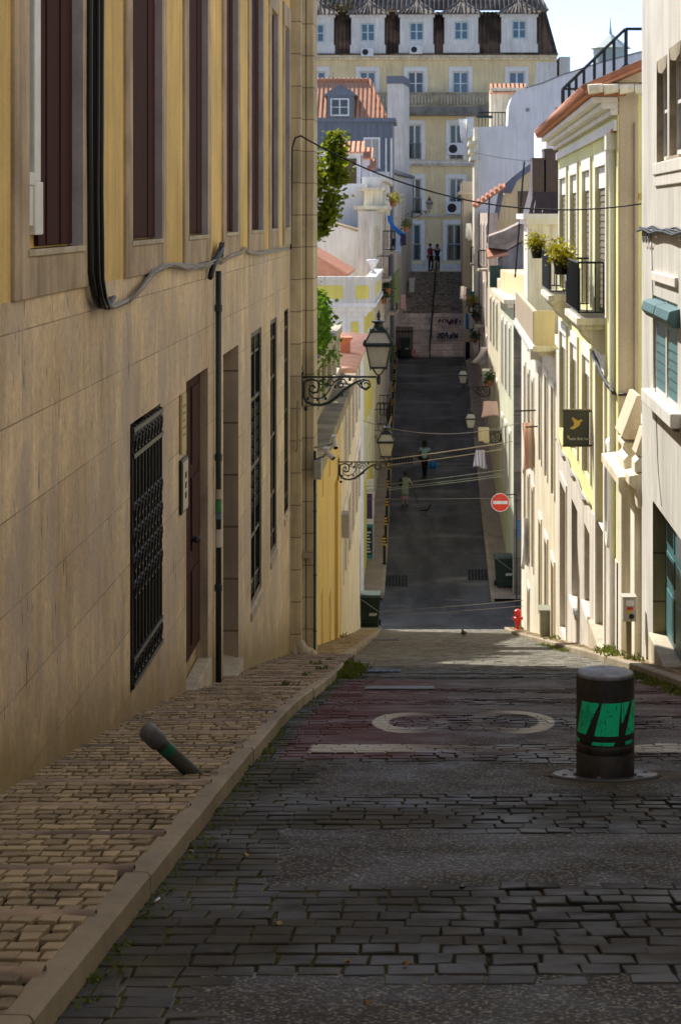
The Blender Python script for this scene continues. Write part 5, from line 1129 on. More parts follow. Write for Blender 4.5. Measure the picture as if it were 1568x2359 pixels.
for z0, z1, o in ((pz(60), pz(57.5), .2), (pz(57.5), pz(55.5), .45)): g.fbox(fP, -16.2, px_(556), z0, z1, -.02, o)
g.build('cornice', m_cream, G)
g = MB(); g.fbox(fP, -16.3, px_(557), pz(55.5), pz(54.2), -.1, .62); g.build('tile_eave', m_tileD, G)
g = MB(); g.box(px_(559), px_(570), PY + .5, PY + 9, -2, pz(56)); g.box(px_(534.5), px_(556), PY - .02, PY + .3, pz(92), pz(62)); g.build('white_bay', m_white, G)
# balustrade terrace
yb = PY - .9; fB2 = ffront(yb)
g = MB(); g.box(px_(330), px_(491), yb - .1, PY - .001, pz(114), pz(107.5)); g.box(px_(330), px_(491), yb - .02, PY - .001, pz(116), pz(114)); tb_ = g.build('terrace', mat('mossy_grey_stone', (.20, .185, .16), var=.3, scale=2, dirt=.7, dirtcol=(.05, .045, .04)), G)
g = MB(); g.box(px_(330), px_(491), yb - .08, yb + .14, pz(95), pz(93.2)); g.box(px_(330), px_(491), yb - .06, yb + .12, pz(107.5), pz(105.5))
for cx in (391, 435.5, 488): g.box(px_(cx - 3.5), px_(cx + 3.5), yb - .09, yb + .15, pz(107.5), pz(94.8))
g.build('handrail', m_dirtstone, tb_)
g = MB()
for k in range(48):
    cx = 335 + k * 3.2
    if any(abs(cx - c) < 4.4 for c in (391, 435.5, 488)): continue
    h = pz(95) - pz(105.5); g = MB(); g.lathe((px_(cx), yb + .03, pz(105.5)), [(.07, 0), (.05, h * .12), (.085, h * .35), (.06, h * .62), (.04, h * .8), (.07, h * .95), (.07, h)], 7); g.build('baluster', m_stone, tb_, smooth=True)
# mansard
def my(z): return PY - .35 + (z - pz(55)) * .33
z0, z1 = pz(55.4), pz(11); xr = px_(557)
g = MB(); g.prism([(-16.3, my(z0), z0), (xr, my(z0), z0), (px_(546), my(z1), z1), (-16.3, my(z1), z1)], (0, .3, 0)); g.prism([(xr, my(z0), z0), (xr, my(z0) + 12, z0), (px_(546), my(z1) + 10, z1), (px_(546), my(z1), z1)], (-.3, 0, 0)); rG = g.build('mansard', m_tileD, G)
n = 0; g = MB()
x = -8.2
while x < px_(545):
    g.tube([(x, my(z0) - .04, z0), (x - .0, my(z1) - .04, z1)], .075, 5); x += .27
g.build('mansard_tiles', m_tileD, rG, smooth=True)
g = MB(); pitched(g, [(-16.5, my(z1) - .5, z1 + .15), (px_(548), my(z1) - .5, z1 + .15), (px_(530), PY + 7, z1 + 3.4), (-16.5, PY + 7, z1 + 3.4)], .12); pitched(g, [(px_(548), my(z1) - .5, z1 + .15), (px_(548), PY + 12, z1 + .15), (px_(530), PY + 7, z1 + 3.4)], .12); rU = g.build('upper_roof', m_tileG, G)
g = MB(); x = -8.4
while x < px_(546): g.tube([(x, my(z1) - .52, z1 + .2), (min(x, px_(530)), PY + 7, z1 + 3.45)], .08, 5); x += .3
g.build('upper_roof_tiles', m_tileG, rU, smooth=True)
for cx, hw in ((317, 16.5), (367.5, 16.5), (416, 16.5), (460.5, 16.8), (518, 17.5)):
    a, b = px_(cx - hw), px_(cx + hw); zb, zt = pz(54.3 - (cx - 317) * .006), pz(15.5 - (cx - 317) * .004); yf = PY - .42
    q = (px_(cx - 7.2), px_(cx + 7.2), pz(43 - (cx - 317) * .018), pz(24.5 - (cx - 317) * .018))
    fd = ffront(yf); mb = MB(); wall_sheet(mb, fd, a, b, zb, zt, [q + (.14,)], .14); mb.add([(a, yf, zb), (a, yf, zt), (a, yf + 3, zt), (a, yf + 3, zb)], [(0, 1, 2, 3)]); mb.add([(b, yf, zb), (b, yf, zt), (b, yf + 3, zt), (b, yf + 3, zb)], [(0, 1, 2, 3)])
    mb.fbox(fd, a - .08, b + .08, zb, zb + .55, -.3, .04); mb.fbox(fd, a - .1, b + .1, zt - .18, zt, -.3, .1)
    do = mb.build('dormer', m_white, rG)
    window(G, fd, q, .13, 2, 2, m_gframe, m_glassb, .09, .05, name='dormer_window')
    g = MB(); ap = (px_(cx), yf + 1.4, zt + 1.05); e = .28; A_, B_, C_, D__ = (a - e, yf - .25, zt), (b + e, yf - .25, zt), (b + e, yf + 3, zt), (a - e, yf + 3, zt)
    g.add([A_, B_, C_, D__, ap], [(0, 1, 4), (1, 2, 4), (2, 3, 4), (3, 0, 4), (0, 1, 2, 3)])
    for k in range(11):
        t = (k + .5) / 11; p = Vector(A_).lerp(Vector(B_), t); g.tube([p + Vector((0, -.02, .03)), Vector(ap).lerp(p, abs(t - .5) * 2)], .07, 5)
    g.tube([A_, ap], .07, 5); g.tube([B_, ap], .07, 5); g.build('dormer_roof', m_tileG, do)
pk = MB(); pk.box(px_(330), px_(395), PY + 6, PY + 9, pz(14), pz(-20)); pk.build('rear_wall', m_whiteblue, G)
# moss on the gutter
mo = MB(); leaves(mo, [((px_(x), PY + .2, pz(9)), .35) for x in (331, 336, 341, 345, 349)], 260, .12, .6); tag(mo.build('roof_weeds', leaf_mat('dry_weeds', (.10, .09, .02), (.18, .13, .04), .1), origin=(px_(338), PY, pz(9)), fix=False), 'dry weeds growing in the roof valley between two dormers', 'plant')
# air conditioners
def ac(name, label, c, sc_=1.0):
    t = thing(name, label, 'air conditioner', c, 'air conditioners on the ochre block'); c = Vector(c); w_, h_, d_ = .50 * sc_, .34 * sc_, .30
    b = MB(); b.box(c.x - w_, c.x + w_, c.y, c.y + d_, c.z - h_, c.z + h_); b.build('casing', m_white_p, t, bevel=.02)
    b = MB(); b.lathe((c.x - w_ * .3, c.y - .012, c.z), [(0, 0), (.62 * h_, 0), (.72 * h_, .01), (.72 * h_, .02), (0, .02)], 18, axis=(0, 1, 0)); b.build('fan_grille', m_black, t)
    return t
A1 = ac('air_conditioner', 'white air conditioner under the second-floor window of the ochre block', (px_(455), PY - .32, pz(149)), 1.15)
ac('air_conditioner', 'white air conditioner with a dark round fan under the first-floor window', (px_(454), PY - .34, pz(208)), 1.2)
ac('air_conditioner', 'small grey air conditioner under the second dormer from the left', (px_(367), PY - .75, pz(53)), .8)
ac('air_conditioner', 'brownish air conditioner under the middle dormer', (px_(415.5), PY - .75, pz(50.5)), .8)
# ================================================================== street lamps on scrolled brackets
def spiral(c, r0, r1, a0, turns, sgn=1, n=22, y=0):
    return [Vector((c[0] + (r0 + (r1 - r0) * t / n) * math.cos(a0 + sgn * turns * 2 * math.pi * t / n), y, c[1] + (r0 + (r1 - r0) * t / n) * math.sin(a0 + sgn * turns * 2 * math.pi * t / n))) for t in range(n + 1)]
def make_lamp(label, loc, reach=.93, glass=m_opal, grp='wall lanterns along the street'):
    """loc: where the bar leaves the wall; the arm runs along +X"""
    t = thing('street_lamp', label, 'street lamp', loc, grp); L = Vector(loc); X = lambda p: L + Vector(p)
    b = MB(); R_ = reach
    b.tube([X((0, 0, 0)), X((R_, 0, 0))], .013, 8); b.box(L.x - .004, L.x + .016, L.y - .02, L.y + .02, L.z - .36, L.z + .06)
    b.tube([X((.012 + .012 * math.sin(k), 0, .03 + .018 * k)) for k in range(7)], .006, 5)
    # big sweeping stem
    b.tube([X(p) for p in ((.03, 0, -.05), (.035, 0, -.14), (.03, 0, -.24), (.06, 0, -.31), (.14, 0, -.345), (.24, 0, -.35), (.34, 0, -.32), (.44, 0, -.25), (.53, 0, -.165), (.62, 0, -.10), (.70, 0, -.055), (.78, 0, -.03))], [.02, .018, .02, .02, .018, .018, .02, .022, .02, .016, .013, .01], 8)
    b.tube([X((.03, 0, -.06)), X((.06, 0, -.05)), X((.13, 0, -.03)), X((.2, 0, -.05)), X((.22, 0, -.12)), X((.2, 0, -.19)), X((.14, 0, -.2)), X((.095, 0, -.16)), X((.11, 0, -.11)), X((.15, 0, -.11)), X((.165, 0, -.14))], [.012, .013, .014, .014, .014, .016, .014, .012, .012, .014, .018], 7)
    b.tube([X((.095, 0, -.16)), X((.10, 0, -.23)), X((.15, 0, -.265)), X((.22, 0, -.27)), X((.29, 0, -.24)), X((.35, 0, -.16)), X((.37, 0, -.10))], .010, 6)
    for c, r in (((.25, -.07), .035), ((.31, -.11), .022), ((.37, -.07), .05), ((.49, -.10), .045), ((.80, -.10), .062)):
        b.tube([L + p for p in spiral(c, r, r * .35, 1.2, 1.25)], .009, 6)
    b.tube([X((.40, 0, -.07)), X((.46, 0, -.025)), X((.53, 0, -.03)), X((.57, 0, -.09))], .010, 6); b.tube([X((.68, 0, -.06)), X((.74, 0, -.13)), X((.80, 0, -.165)), X((.86, 0, -.12)), X((.84, 0, -.05)), X((.78, 0, -.035))], .010, 6)
    for p in ((.33, 0, -.09), (.42, 0, -.12), (.2, 0, -.28), (.3, 0, -.27), (.08, 0, -.27), (.5, 0, -.22), (.27, 0, -.03), (.60, 0, -.03), (.74, 0, -.08)):
        b.ball(X(p), (.02, .012, .024), 7)
    b.ball(X((.055, 0, -.395)), .03, 8); b.ball(X((R_ + .03, 0, -.02)), (.03, .03, .05), 9); b.lathe(X((R_ + .03, 0, -.10)), [(0, 0), (.02, .01), (.027, .05), (.02, .09)], 9)
    b.build('bracket', m_irong, t, smooth=True)
    # lantern: square tapered body, glazed roof, ventilator
    cx = R_ + .03; zb = .12; s2 = math.sqrt(2); q = math.pi / 4
    m = MB()
    for a in range(4):
        an = q + a * math.pi / 2; ux, uy = math.cos(an) * s2, math.sin(an) * s2
        m.tube([X((cx + .10 * ux, .10 * uy, zb)), X((cx + .152 * ux, .152 * uy, zb + .27))], .010, 6); m.tube([X((cx + .165 * ux, .165 * uy, zb + .31)), X((cx + .10 * ux, .10 * uy, zb + .445))], .010, 6)
        m.tube([X((cx + .0 * ux, .0 * uy, .02)), X((cx + .03 * ux, .03 * uy, .035)), X((cx + .075 * ux, .075 * uy, zb - .01))], .008, 6)
        m.lathe(X((cx + .178 * ux, .178 * uy, zb + .285)), [(0, -.02), (.012, 0), (.016, .02), (.006, .05), (0, .055)], 6); m.tube([X((cx + .10 * ux, .10 * uy, zb)), X((cx + .10 * ux, .10 * uy, zb - .035))], [.01, .004], 5); m.tube([X((cx + .10 * ux, .10 * uy, zb + .44)), X((cx + .105 * ux, .105 * uy, zb + .48))], [.01, .004], 5)
    m.lathe(X((cx, 0, zb)), [(.105 * s2, -.012), (.112 * s2, .0), (.105 * s2, .012), (.08 * s2, .012), (.08 * s2, -.012)], 4, rot=q)
    m.lathe(X((cx, 0, zb + .27)), [(.155 * s2, -.008), (.172 * s2, .0), (.18 * s2, .022), (.160 * s2, .042), (.14 * s2, .042), (.14 * s2, -.008)], 4, rot=q)
    m.lathe(X((cx, 0, zb + .44)), [(.112 * s2, .0), (.112 * s2, .018), (.075 * s2, .05), (.055 * s2, .07)], 4, rot=q)
    m.lathe(X((cx, 0, zb + .49)), [(.075, .0), (.06, .03), (.055, .055), (.085, .075), (.088, .09), (.02, .10), (.016, .12), (.026, .145), (.02, .18), (.005, .22), (0, .22)], 14)
    ln = m.build('lantern', m_irong, t)
    g = MB(); g.lathe(X((cx, 0, zb)), [(.096 * s2, .01), (.148 * s2, .265)], 4, rot=q); g.lathe(X((cx, 0, zb + .31)), [(.158 * s2, .0), (.096 * s2, .13)], 4, rot=q); g.build('lantern_glass', glass, ln)
    return t
lamp = make_lamp('large dark-green lantern on a scrolled bracket fixed to the tall stone corner', (-1.607, 24.95, -2.02))
def pxz(px, py, d): return P(px, py, d)
copy_tree(lamp, (-1.845, 40.0, -4.94), 'dark-green lantern on a scrolled bracket along the warm-yellow house wall')
l3 = copy_tree(lamp, (2.78 - .02, 78.0, -8.45), 'dark-green lantern over the far pavement, nearer of the two on the right', rotz=math.pi, scale=1.25)
l4 = copy_tree(lamp, (2.62, 88.0, -7.55), 'dark-green lantern over the far pavement, farther of the two on the right', rotz=math.pi, scale=1.25)
copy_tree(lamp, (-1.18, 122.2, .25), 'small lantern on the white house beside the top of the stairs', scale=1.15)

# ------------------------------------------------------------------ the rising bollard in the road
BY, BXx = 9.43, .822; bz = gh(BY)
BOL = thing('rising_bollard', 'thick grimy dark-steel bollard with scratched green reflective stripes standing in the road', 'bollard', (BXx, BY, bz)); r0 = .1365; SZ_ = .935
b = MB(); prof = [(.13, -.08), (r0, -.05), (r0, .130), (r0 - .004, .134), (r0 - .004, .138), (r0, .142), (r0, .176), (r0 - .004, .180), (r0 - .004, .184), (r0, .188), (r0, .205), (r0 - .0025, .207), (r0 - .0025, .211), (r0, .213), (r0, .505), (r0 - .003, .512)]
prof = [(a_, z_ * SZ_) for a_, z_ in prof]; b.lathe((BXx, BY, bz), prof, 48); sh = b.build('shaft', m_bsteel, BOL); smooth_by_angle(sh, 50)
b = MB(); b.lathe((BXx, BY, bz), [(a_, z_ * SZ_) for a_, z_ in ((r0 - .004, .509), (r0 - .0005, .512), (r0 - .002, .521), (r0 - .008, .526), (r0 - .03, .5275), (.02, .529), (0, .529))], 48); smooth_by_angle(b.build('cap', m_btop, BOL), 50)
b = MB(); 
for k in range(5): b.lathe((BXx, BY, bz), [(r0 - .03 - .012 * k, .5278 + .0006 * k), (r0 - .033 - .012 * k, .5292 + .0006 * k)], 40)
b = MB()
def film(poly, nm='reflective_stripe'):   # polygon in (angle degrees from the viewer's left edge, height) wrapped on the shaft
    me = MB(); n = 14
    (l0, r_0), (l1, r_1), za, zb_ = poly
    for j in range(8):
        t0, t1 = j / 8, (j + 1) / 8; vs = []; fs = []
        for t in (t0, t1):
            for i in range(n + 1):
                a = l0 + (l1 - l0) * t; c_ = r_0 + (r_1 - r_0) * t; an = math.radians(180 + (a + (c_ - a) * i / n)); vs.append((BXx + (r0 + .0012) * math.cos(an), BY + (r0 + .0012) * math.sin(an), bz + (za + (zb_ - za) * t) * SZ_))
        for i in range(n): fs.append((i, i + 1, n + 2 + i, n + 1 + i))
        me.add(vs, fs)
    return me.build(nm, m_film, BOL, fix=True)
# angles: 0 = left silhouette, 90 = facing the camera, 180 = right silhouette
film(((14, 44), (34, 74), .235, .40)); film(((63, 111), (79, 117), .235, .40)); film(((118, 121), (119, 141), .30, .40)); film(((127, 162), (150, 174), .235, .40)); film(((57, 102), (60, 104), .188, .2055)); film(((128, 152), (128, 150), .188, .2055)); film(((8, 24), (9, 25), .19, .2055))
b = MB(); n = 40
def roadpt(r, a): x, y = BXx + r * math.cos(a), BY + r * math.sin(a); return x, y
vs = []; fs = []
for r, dz in ((.148, -.03), (.150, .006), (.165, .010), (.245, .012), (.255, .004), (.258, -.02)):
    for k in range(n): x, y = roadpt(r, 2 * math.pi * k / n); vs.append((x, y, gh(y) + dz))
for j in range(5): fs += [(j * n + k, j * n + (k + 1) % n, (j + 1) * n + (k + 1) % n, (j + 1) * n + k) for k in range(n)]
b.add(vs, fs); smooth_by_angle(b.build('ground_ring', m_ring, BOL), 35)
for k in range(6): b = MB(); x, y = roadpt(.205, k * 1.047 + .3); b.lathe((x, y, gh(y) + .011), [(.012, 0), (.012, .005), (.006, .008), (0, .008)], 8); b.build('bolt', m_btop, BOL)
b = MB(); vs = []; fs = []
for r, dz in ((.26, -.01), (.27, .003), (.34, .004), (.40, -.012)):
    for k in range(n): a = 2 * math.pi * k / n; rr = r * (1 + (.16 * math.sin(3 * a + 1) + .1 * math.sin(5 * a)) * (r > .3)); x, y = roadpt(rr, a); vs.append((x, y, gh(y) + dz))
for j in range(3): fs += [(j * n + k, j * n + (k + 1) % n, (j + 1) * n + (k + 1) % n, (j + 1) * n + k) for k in range(n)]
b.add(vs, fs); b.build('mortar_patch', mat('mortar', (.085, .07, .05), var=.3, scale=9, bump=.5, dirt=.5), BOL, smooth=True)
# ------------------------------------------------------------------ the bent pavement bollard
q0 = onroad(*(Vector((448, 1782)) / K)[:2], .085); q0 = Vector((q0.x, q0.y, pave_z(q0.y) + .004)); top_ = PD(341, 1688, q0.y - .10)
ax = (top_ - q0); ln_ = ax.length; ax.normalize()
TB = thing('leaning_bollard', 'thin grey steel bollard knocked askew on the pavement, with green tape below its round head', 'bollard', q0); r1 = .033
b = MB(); b.lathe(q0 - ax * .06, [(r1, 0), (r1, ln_ - .02), (r1 * .8, ln_ - .02)], 24, axis=ax); smooth_by_angle(b.build('post', reflector_mat((.055, .056, .05), 'worn_grey_steel'), TB))
b = MB(); hc = q0 + ax * (ln_ - .02); b.ball(hc + ax * .012, r1 * 1.30, 20); b.lathe(hc - ax * .06, [(r1 * 1.07, 0), (r1 * 1.27, .008), (r1 * 1.30, .05), (r1 * 1.2, .07)], 24, axis=ax); smooth_by_angle(b.build('head', reflector_mat((.12, .125, .13), 'worn_grey_head'), TB), 60)
b = MB(); b.lathe(hc - ax * .125, [(r1 * 1.02, 0), (r1 * 1.025, .002), (r1 * 1.025, .042), (r1 * 1.02, .044)], 24, axis=ax); smooth_by_angle(b.build('tape', m_filmd, TB))
b = MB()
for k in range(16): a = k * .4; b.ball((q0.x + .085 * math.cos(a), q0.y + .06 * math.sin(a), q0.z + .0), (.022, .022, .012), 6)
b.build('broken_mortar', mat('broken_mortar', (.20, .16, .10), var=.3, scale=12, bump=.5), TB)

# ------------------------------------------------------------------ banded kerb posts down the far street
def kerb_post(y):
    x = interp(KLf, y) - .08; z = gh(y) + .10; t = thing('kerb_post', None, 'bollard', (x, y, z), 'banded posts along the far kerb'); b = MB()
    b.lathe((x, y, z), [(.075, -.05), (.075, .04), (.052, .06), (.052, .98), (.06, .99), (.06, 1.03), (.03, 1.06), (0, 1.06)], 10); b.build('post', m_black, t)
    b = MB()
    for k in range(3): b.lathe((x, y, z), [(.0535, .70 + .11 * k), (.0545, .70 + .11 * k), (.0545, .755 + .11 * k), (.0535, .755 + .11 * k)], 10)
    b.build('yellow_bands', m_yband, t); return t
kp = kerb_post(73.6); ykp = [73.6 + 2.75 * i for i in range(14)]
for i, y in enumerate(ykp):
    t = kp if i == 0 else copy_tree(kp, (interp(KLf, y) - .08, y, gh(y) + .10)); t['label'] = 'black kerb post with three yellow bands in the row along the far pavement'

# ------------------------------------------------------------------ bins, hydrant, cabinets, boxes
def bin_(label, c, w_, d_, h_, rz=0, bar=True):
    t = thing('wheelie_bin', label, 'bin', c, 'dark green wheelie bins'); c = Vector(c)
    def ring(z, sx, sy, oy=0): return [(c.x - sx, c.y - sy + oy, c.z + z), (c.x + sx, c.y - sy + oy, c.z + z), (c.x + sx, c.y + sy + oy, c.z + z), (c.x - sx, c.y + sy + oy, c.z + z)]
    b = MB(); a, e = w_ / 2, d_ / 2
    b.hexa(ring(.06, a * .82, e * .8) + ring(h_ * .90, a, e)); b.hexa(ring(h_ * .90, a * 1.06, e * 1.06) + ring(h_ * .93, a * 1.06, e * 1.06)); b.box(c.x - a * .6, c.x + a * .6, c.y - e - .02, c.y - e + .05, c.z + h_ * .2, c.z + h_ * .22); b.build('body', m_bin, t, bevel=.02)
    b = MB(); b.hexa(ring(h_ * .935, a * 1.10, e * 1.12) + ring(h_ * 1.0, a * 1.02, e * 1.0)); b.tube([(c.x - a * .9, c.y + e * 1.15, c.z + h_ * .95), (c.x + a * .9, c.y + e * 1.15, c.z + h_ * .95)], .02, 8); b.build('lid', m_binlid, t, bevel=.02)
    for s in (-1, 1): b = MB(); b.lathe((c.x + s * a * .92, c.y + e * .7, c.z + .10), [(.0, -.03), (.10, -.03), (.10, .03), (0, .03)], 16, axis=(1, 0, 0)); b.build('wheel', m_black, t)
    if bar:
        b = MB(); b.tube([(c.x - a * 1.05, c.y - e * 1.1, c.z + h_ * .98), (c.x + a * .9, c.y - e * 1.06, c.z + h_ * .52)], .014, 6); b.build('strap', m_wire, t)
    b = MB()
    for k in range(5): b.prism([(c.x + .05 * a + .13 * a * k, c.y - e - .006, c.z + h_ * .40), (c.x + .13 * a + .13 * a * k, c.y - e - .006, c.z + h_ * .40), (c.x + .2 * a + .13 * a * k, c.y - e - .012, c.z + h_ * .48), (c.x + .12 * a + .13 * a * k, c.y - e - .012, c.z + h_ * .48)], (0, .01, 0))
    b.build('reflective_stripes', m_white_p, t); return t
c = P(370, 627, 65.0); zb = gh(62.0); c = P(371, 0, 61.5); bin_('dark green wheelie bin at the end of the left pavement by the cream house', (c.x - .08, 61.4, gh(61.4) + .075), .72, .75, 1.06)
bin_('dark green wheelie bin on the far right corner in front of the sooty wall', (2.62, 70.9, gh(70.9) + .10), .72, .70, 1.14)
bin_('small dark green bin at the foot of the stairs by the brown gate', (-1.45, 113.0, gh(113) + .02), .60, .55, 1.2, bar=False)
g = MB()
for k in range(12): g.box(-2.0 + .085 * k, -1.935 + .085 * k, 113.45, 113.5, gh(113.4), gh(113.4) + 1.75)
g.box(-2.0, -.98, 113.50, 113.54, gh(113.4) + .3, gh(113.4) + .4); g.box(-2.0, -.98, 113.50, 113.54, gh(113.4) + 1.4, gh(113.4) + 1.5)
tag(g.build('slatted_gate', flat('brown_gate_wood', (.06, .035, .022), .7), origin=(-1.5, 113.45, gh(113.4))), 'brown slatted gate leaning at the left foot of the stairs', 'gate')
g = MB(); x, y = -.88, 112.9; z = gh(y); g.hexa([(x - .16, y - .12, z), (x + .16, y - .12, z), (x + .16, y + .12, z), (x - .16, y + .12, z), (x - .2, y - .12, z + .3), (x + .18, y - .12, z + .3), (x + .18, y + .12, z + .3), (x - .2, y + .12, z + .3)]); g.ball((x - .08, y, z + .38), (.13, .12, .16), 10)
bg_ = g.build('rubbish_bag', flat('pink_bag', (.50, .22, .22), .6), origin=(x, y, z), smooth=True); tag(bg_, 'pink and white rubbish bag at the foot of the stairs beside the small bin', 'bag')
HYD = thing('fire_hydrant', 'red fire hydrant on the sunlit corner of the right pavement', 'hydrant', (2.50, 57.5, gh(57.5) + .075)); c = Vector((2.50, 57.5, gh(57.5) + .075))
b = MB(); b.lathe(c, [(.12, 0), (.12, .03), (.075, .05), (.075, .16), (.10, .26), (.15, .40), (.155, .52), (.10, .56), (.10, .60), (.13, .62), (.13, .80), (.09, .83), (.04, .86), (0, .86)], 18); smooth_by_angle(b.build('body', m_red, HYD))
for s in ((-1, 0, 0), (1, 0, 0), (0, -1, 0)): b = MB(); b.lathe(c + Vector(s) * .10 + Vector((0, 0, .48 if s[1] == 0 else .42)), [(.05, 0), (.05, .06), (.065, .06), (.065, .10), (0, .10)], 12, axis=s); b.build('outlet', m_red, HYD)
b = MB()
for k in range(6): a = k * 1.047; b.tube([c + Vector((.13 * math.cos(a), .13 * math.sin(a), .62)), c + Vector((.13 * math.cos(a), .13 * math.sin(a), .80))], .022, 6)
b.build('ribs', m_red, HYD)
HYD.scale = (.74, .74, .70)
CAB = thing('poster_cabinet', 'white utility cabinet pasted with dark posters on the far left pavement', 'cabinet', (-2.12, 74.2, gh(74.2) + .10)); c = LOC[CAB.name]; h = 1.16 * 2.45
b = MB(); b.box(c.x - .42, c.x + .0, c.y, c.y + .45, c.z, c.z + h); b.box(c.x - .44, c.x + .02, c.y - .02, c.y + .47, c.z + h, c.z + h + .08); b.build('housing', m_white_p, CAB, bevel=.015)
b = MB(); b.box(c.x - .38, c.x - .04, c.y - .006, c.y, c.z + h * .53, c.z + h * .86); b.build('poster', flat('violet_poster', (.06, .025, .10), .5), CAB)
b = MB(); b.box(c.x - .41, c.x - .01, c.y - .005, c.y, c.z + .02, c.z + h * .46); b.build('poster', flat('turquoise_poster', (.03, .22, .27), .5), CAB); b = MB(); b.box(c.x - .37, c.x - .05, c.y - .010, c.y - .006, c.z + .18, c.z + h * .42); b.build('poster', flat('black_poster', (.02, .02, .025), .5), CAB)
b = MB()
for k in range(7): b.box(c.x - .35 + .02 * (k % 2), c.x - .09 - .03 * (k % 3), c.y - .013, c.y - .010, c.z + .26 + .12 * k, c.z + .31 + .12 * k)
b.build('poster_print', m_letter, CAB)
PM = thing('meter_box', 'grey electricity meter box on a post against the ivory wall, with small stickers', 'meter box', (2.28, 22.45, gh(22.4) + .08)); c = LOC[PM.name]; zt = (CY - 597) * 22.4 / F; zb2 = (CY - 621) * 22.4 / F
cxm = (628.5 - CX) * 22.4 / F; b = MB(); b.box(cxm - .028, cxm + .03, 22.45, 22.51, gh(22.4) + .04, zb2); b.build('post', flat('olive_post', (.20, .17, .08), .6), PM)
b = MB(); b.box(cxm - .075, cxm + .07, 22.36, 22.56, zb2, zt); b.box(cxm - .085, cxm + .08, 22.34, 22.57, zt, zt + .012); b.build('housing', mat('aged_grey_plastic', (.46, .43, .37), .5, .1, 5, .1), PM, bevel=.008)
b = MB(); b.box(cxm - .045, cxm + .045, 22.354, 22.36, zt - .09, zt - .03); b.build('label_plate', m_white_p, PM); b = MB(); b.box(cxm - .03, cxm + .035, 22.354, 22.36, zt - .135, zt - .105); b.build('sticker', m_red, PM); b = MB(); b.box(cxm - .035, cxm + .015, 22.354, 22.36, zt - .17, zt - .14); b.build('sticker', m_yband, PM); b = MB(); b.lathe((cxm + .02, 22.36, zt - .21), [(0, 0), (.025, 0), (.03, .008), (0, .01)], 14, axis=(0, -1, 0)); b.build('dial', m_iron, PM)
g = MB(); a = fB(43.0, 0, 0); z1_ = (CY - 510) * 42.6 / F; g.fbox(fB, 42.0, 42.5, z1_ - .5, z1_, .0, .16); tag(g.build('meter_box', m_grey_p, origin=(a.x, 42.3, z1_), bevel=.01), 'grey meter box on the cream tiled house just past the warm-yellow wall', 'meter box')
g = MB(); g.fbox(fR_, 43.0, 43.5, gh(43) + .08, gh(43) + .62, .01, .22); g.fbox(fR_, 42.95, 43.55, gh(43) + .62, gh(43) + .66, .0, .25); tag(g.build('utility_box', flat('olive_grey_box', (.22, .23, .17), .6), origin=fR_(43.2, gh(43.2) + .08, .1), bevel=.01), 'low olive-grey utility box at the foot of the cream house on the right', 'utility box')
# pilaster pipe, grey box and cameras at the stone corner
DP = thing('downpipe', 'thin dark drainpipe running down the stone corner from a grey box', 'pipe', (-1.445, 24.98, gh(25))); b = MB(); b.tube([(-1.445, 25.0, -2.95), (-1.445, 25.0, gh(25) + .1), (-1.43, 24.94, gh(25) + .09)], .018, 8); b.build('pipe', m_irong, DP, smooth=True)
zb3 = (CY - 479) * 25 / F; b = MB(); b.box(-1.455, -1.36, 24.93, 25.10, zb3, (CY - 460) * 25 / F); b.build('junction_box', m_grey_p, DP, bevel=.01)
for z in (-3.7, -4.5, -5.2): b = MB(); b.lathe((-1.445, 25.0, z), [(.018, -.015), (.024, -.012), (.024, .012), (.018, .015)], 10); b.build('pipe_collar', m_irong, DP)
def camera(label, c, aim, s=1.0, wallx=None):
    t = thing('security_camera', label, 'security camera', c, 'cameras on the stone corner'); c = Vector(c); aim = Vector(aim).normalized()
    b = MB(); b.lathe(c, [(0, 0), (.045 * s, 0), (.045 * s, .20 * s), (0, .20 * s)], 14, axis=aim); b.box(c.x - .05 * s, c.x + .05 * s, c.y - .11 * s, c.y + .12 * s, c.z + .045 * s, c.z + .06 * s); b.build('housing', m_white_p, t, bevel=.004)
    b = MB(); b.lathe(c + aim * .2 * s, [(0, 0), (.036 * s, 0), (.036 * s, .004), (0, .006)], 14, axis=aim); b.build('lens', m_glass, t)
    b = MB(); b.tube([c - Vector((0, 0, .03)), c + Vector((-.05, .05, -.08)), (wallx, c.y + .1, c.z - .12)], .014, 7); b.build('mount', m_grey_p, t); return t
camera('white dome-armed camera on the stone corner, the lower of the two', PD(752, 1040, 25.0), (.5, -.6, -.45), .8, -1.46)
camera('white bullet camera above, tilted down from the stone corner', PD(770, 1012, 25.1), (.12, -.6, -.55), .75, -1.46)

# ------------------------------------------------------------------ signs
NE = thing('no_entry_sign', 'round red no-entry sign with a white bar above the far right pavement', 'sign', P(499.5, 502.5, 66.0)); c = Vector(P(499.5, 502.5, 66)); r = .305
b = MB(); b.lathe(c, [(0, 0), (r, 0), (r, .02), (0, .02)], 36, axis=(0, 1, 0)); b.build('disc', m_redsign, NE); b = MB(); b.lathe(c + Vector((0, -.002, 0)), [(r - .02, 0), (r, 0), (r, .004), (r - .02, .004)], 36, axis=(0, 1, 0), cap=False); b.build('rim', m_white_p, NE)
b = MB(); b.box(c.x - r * .78, c.x + r * .78, c.y - .006, c.y, c.z - r * .17, c.z + r * .17); b.build('white_bar', m_white_p, NE); b = MB(); b.tube([c + Vector((0, .04, .22)), c + Vector((.55, .3, .24))], .02, 7); b.tube([c + Vector((.55, .3, .24)), c + Vector((.55, .3, -4.6))], .022, 7); b.build('arm', m_iron, NE)
SG = thing('hanging_sign', 'charcoal hanging sign with a golden flying bird, on the lemon facade', 'sign', P(576, 427, 31)); d_ = 30.6
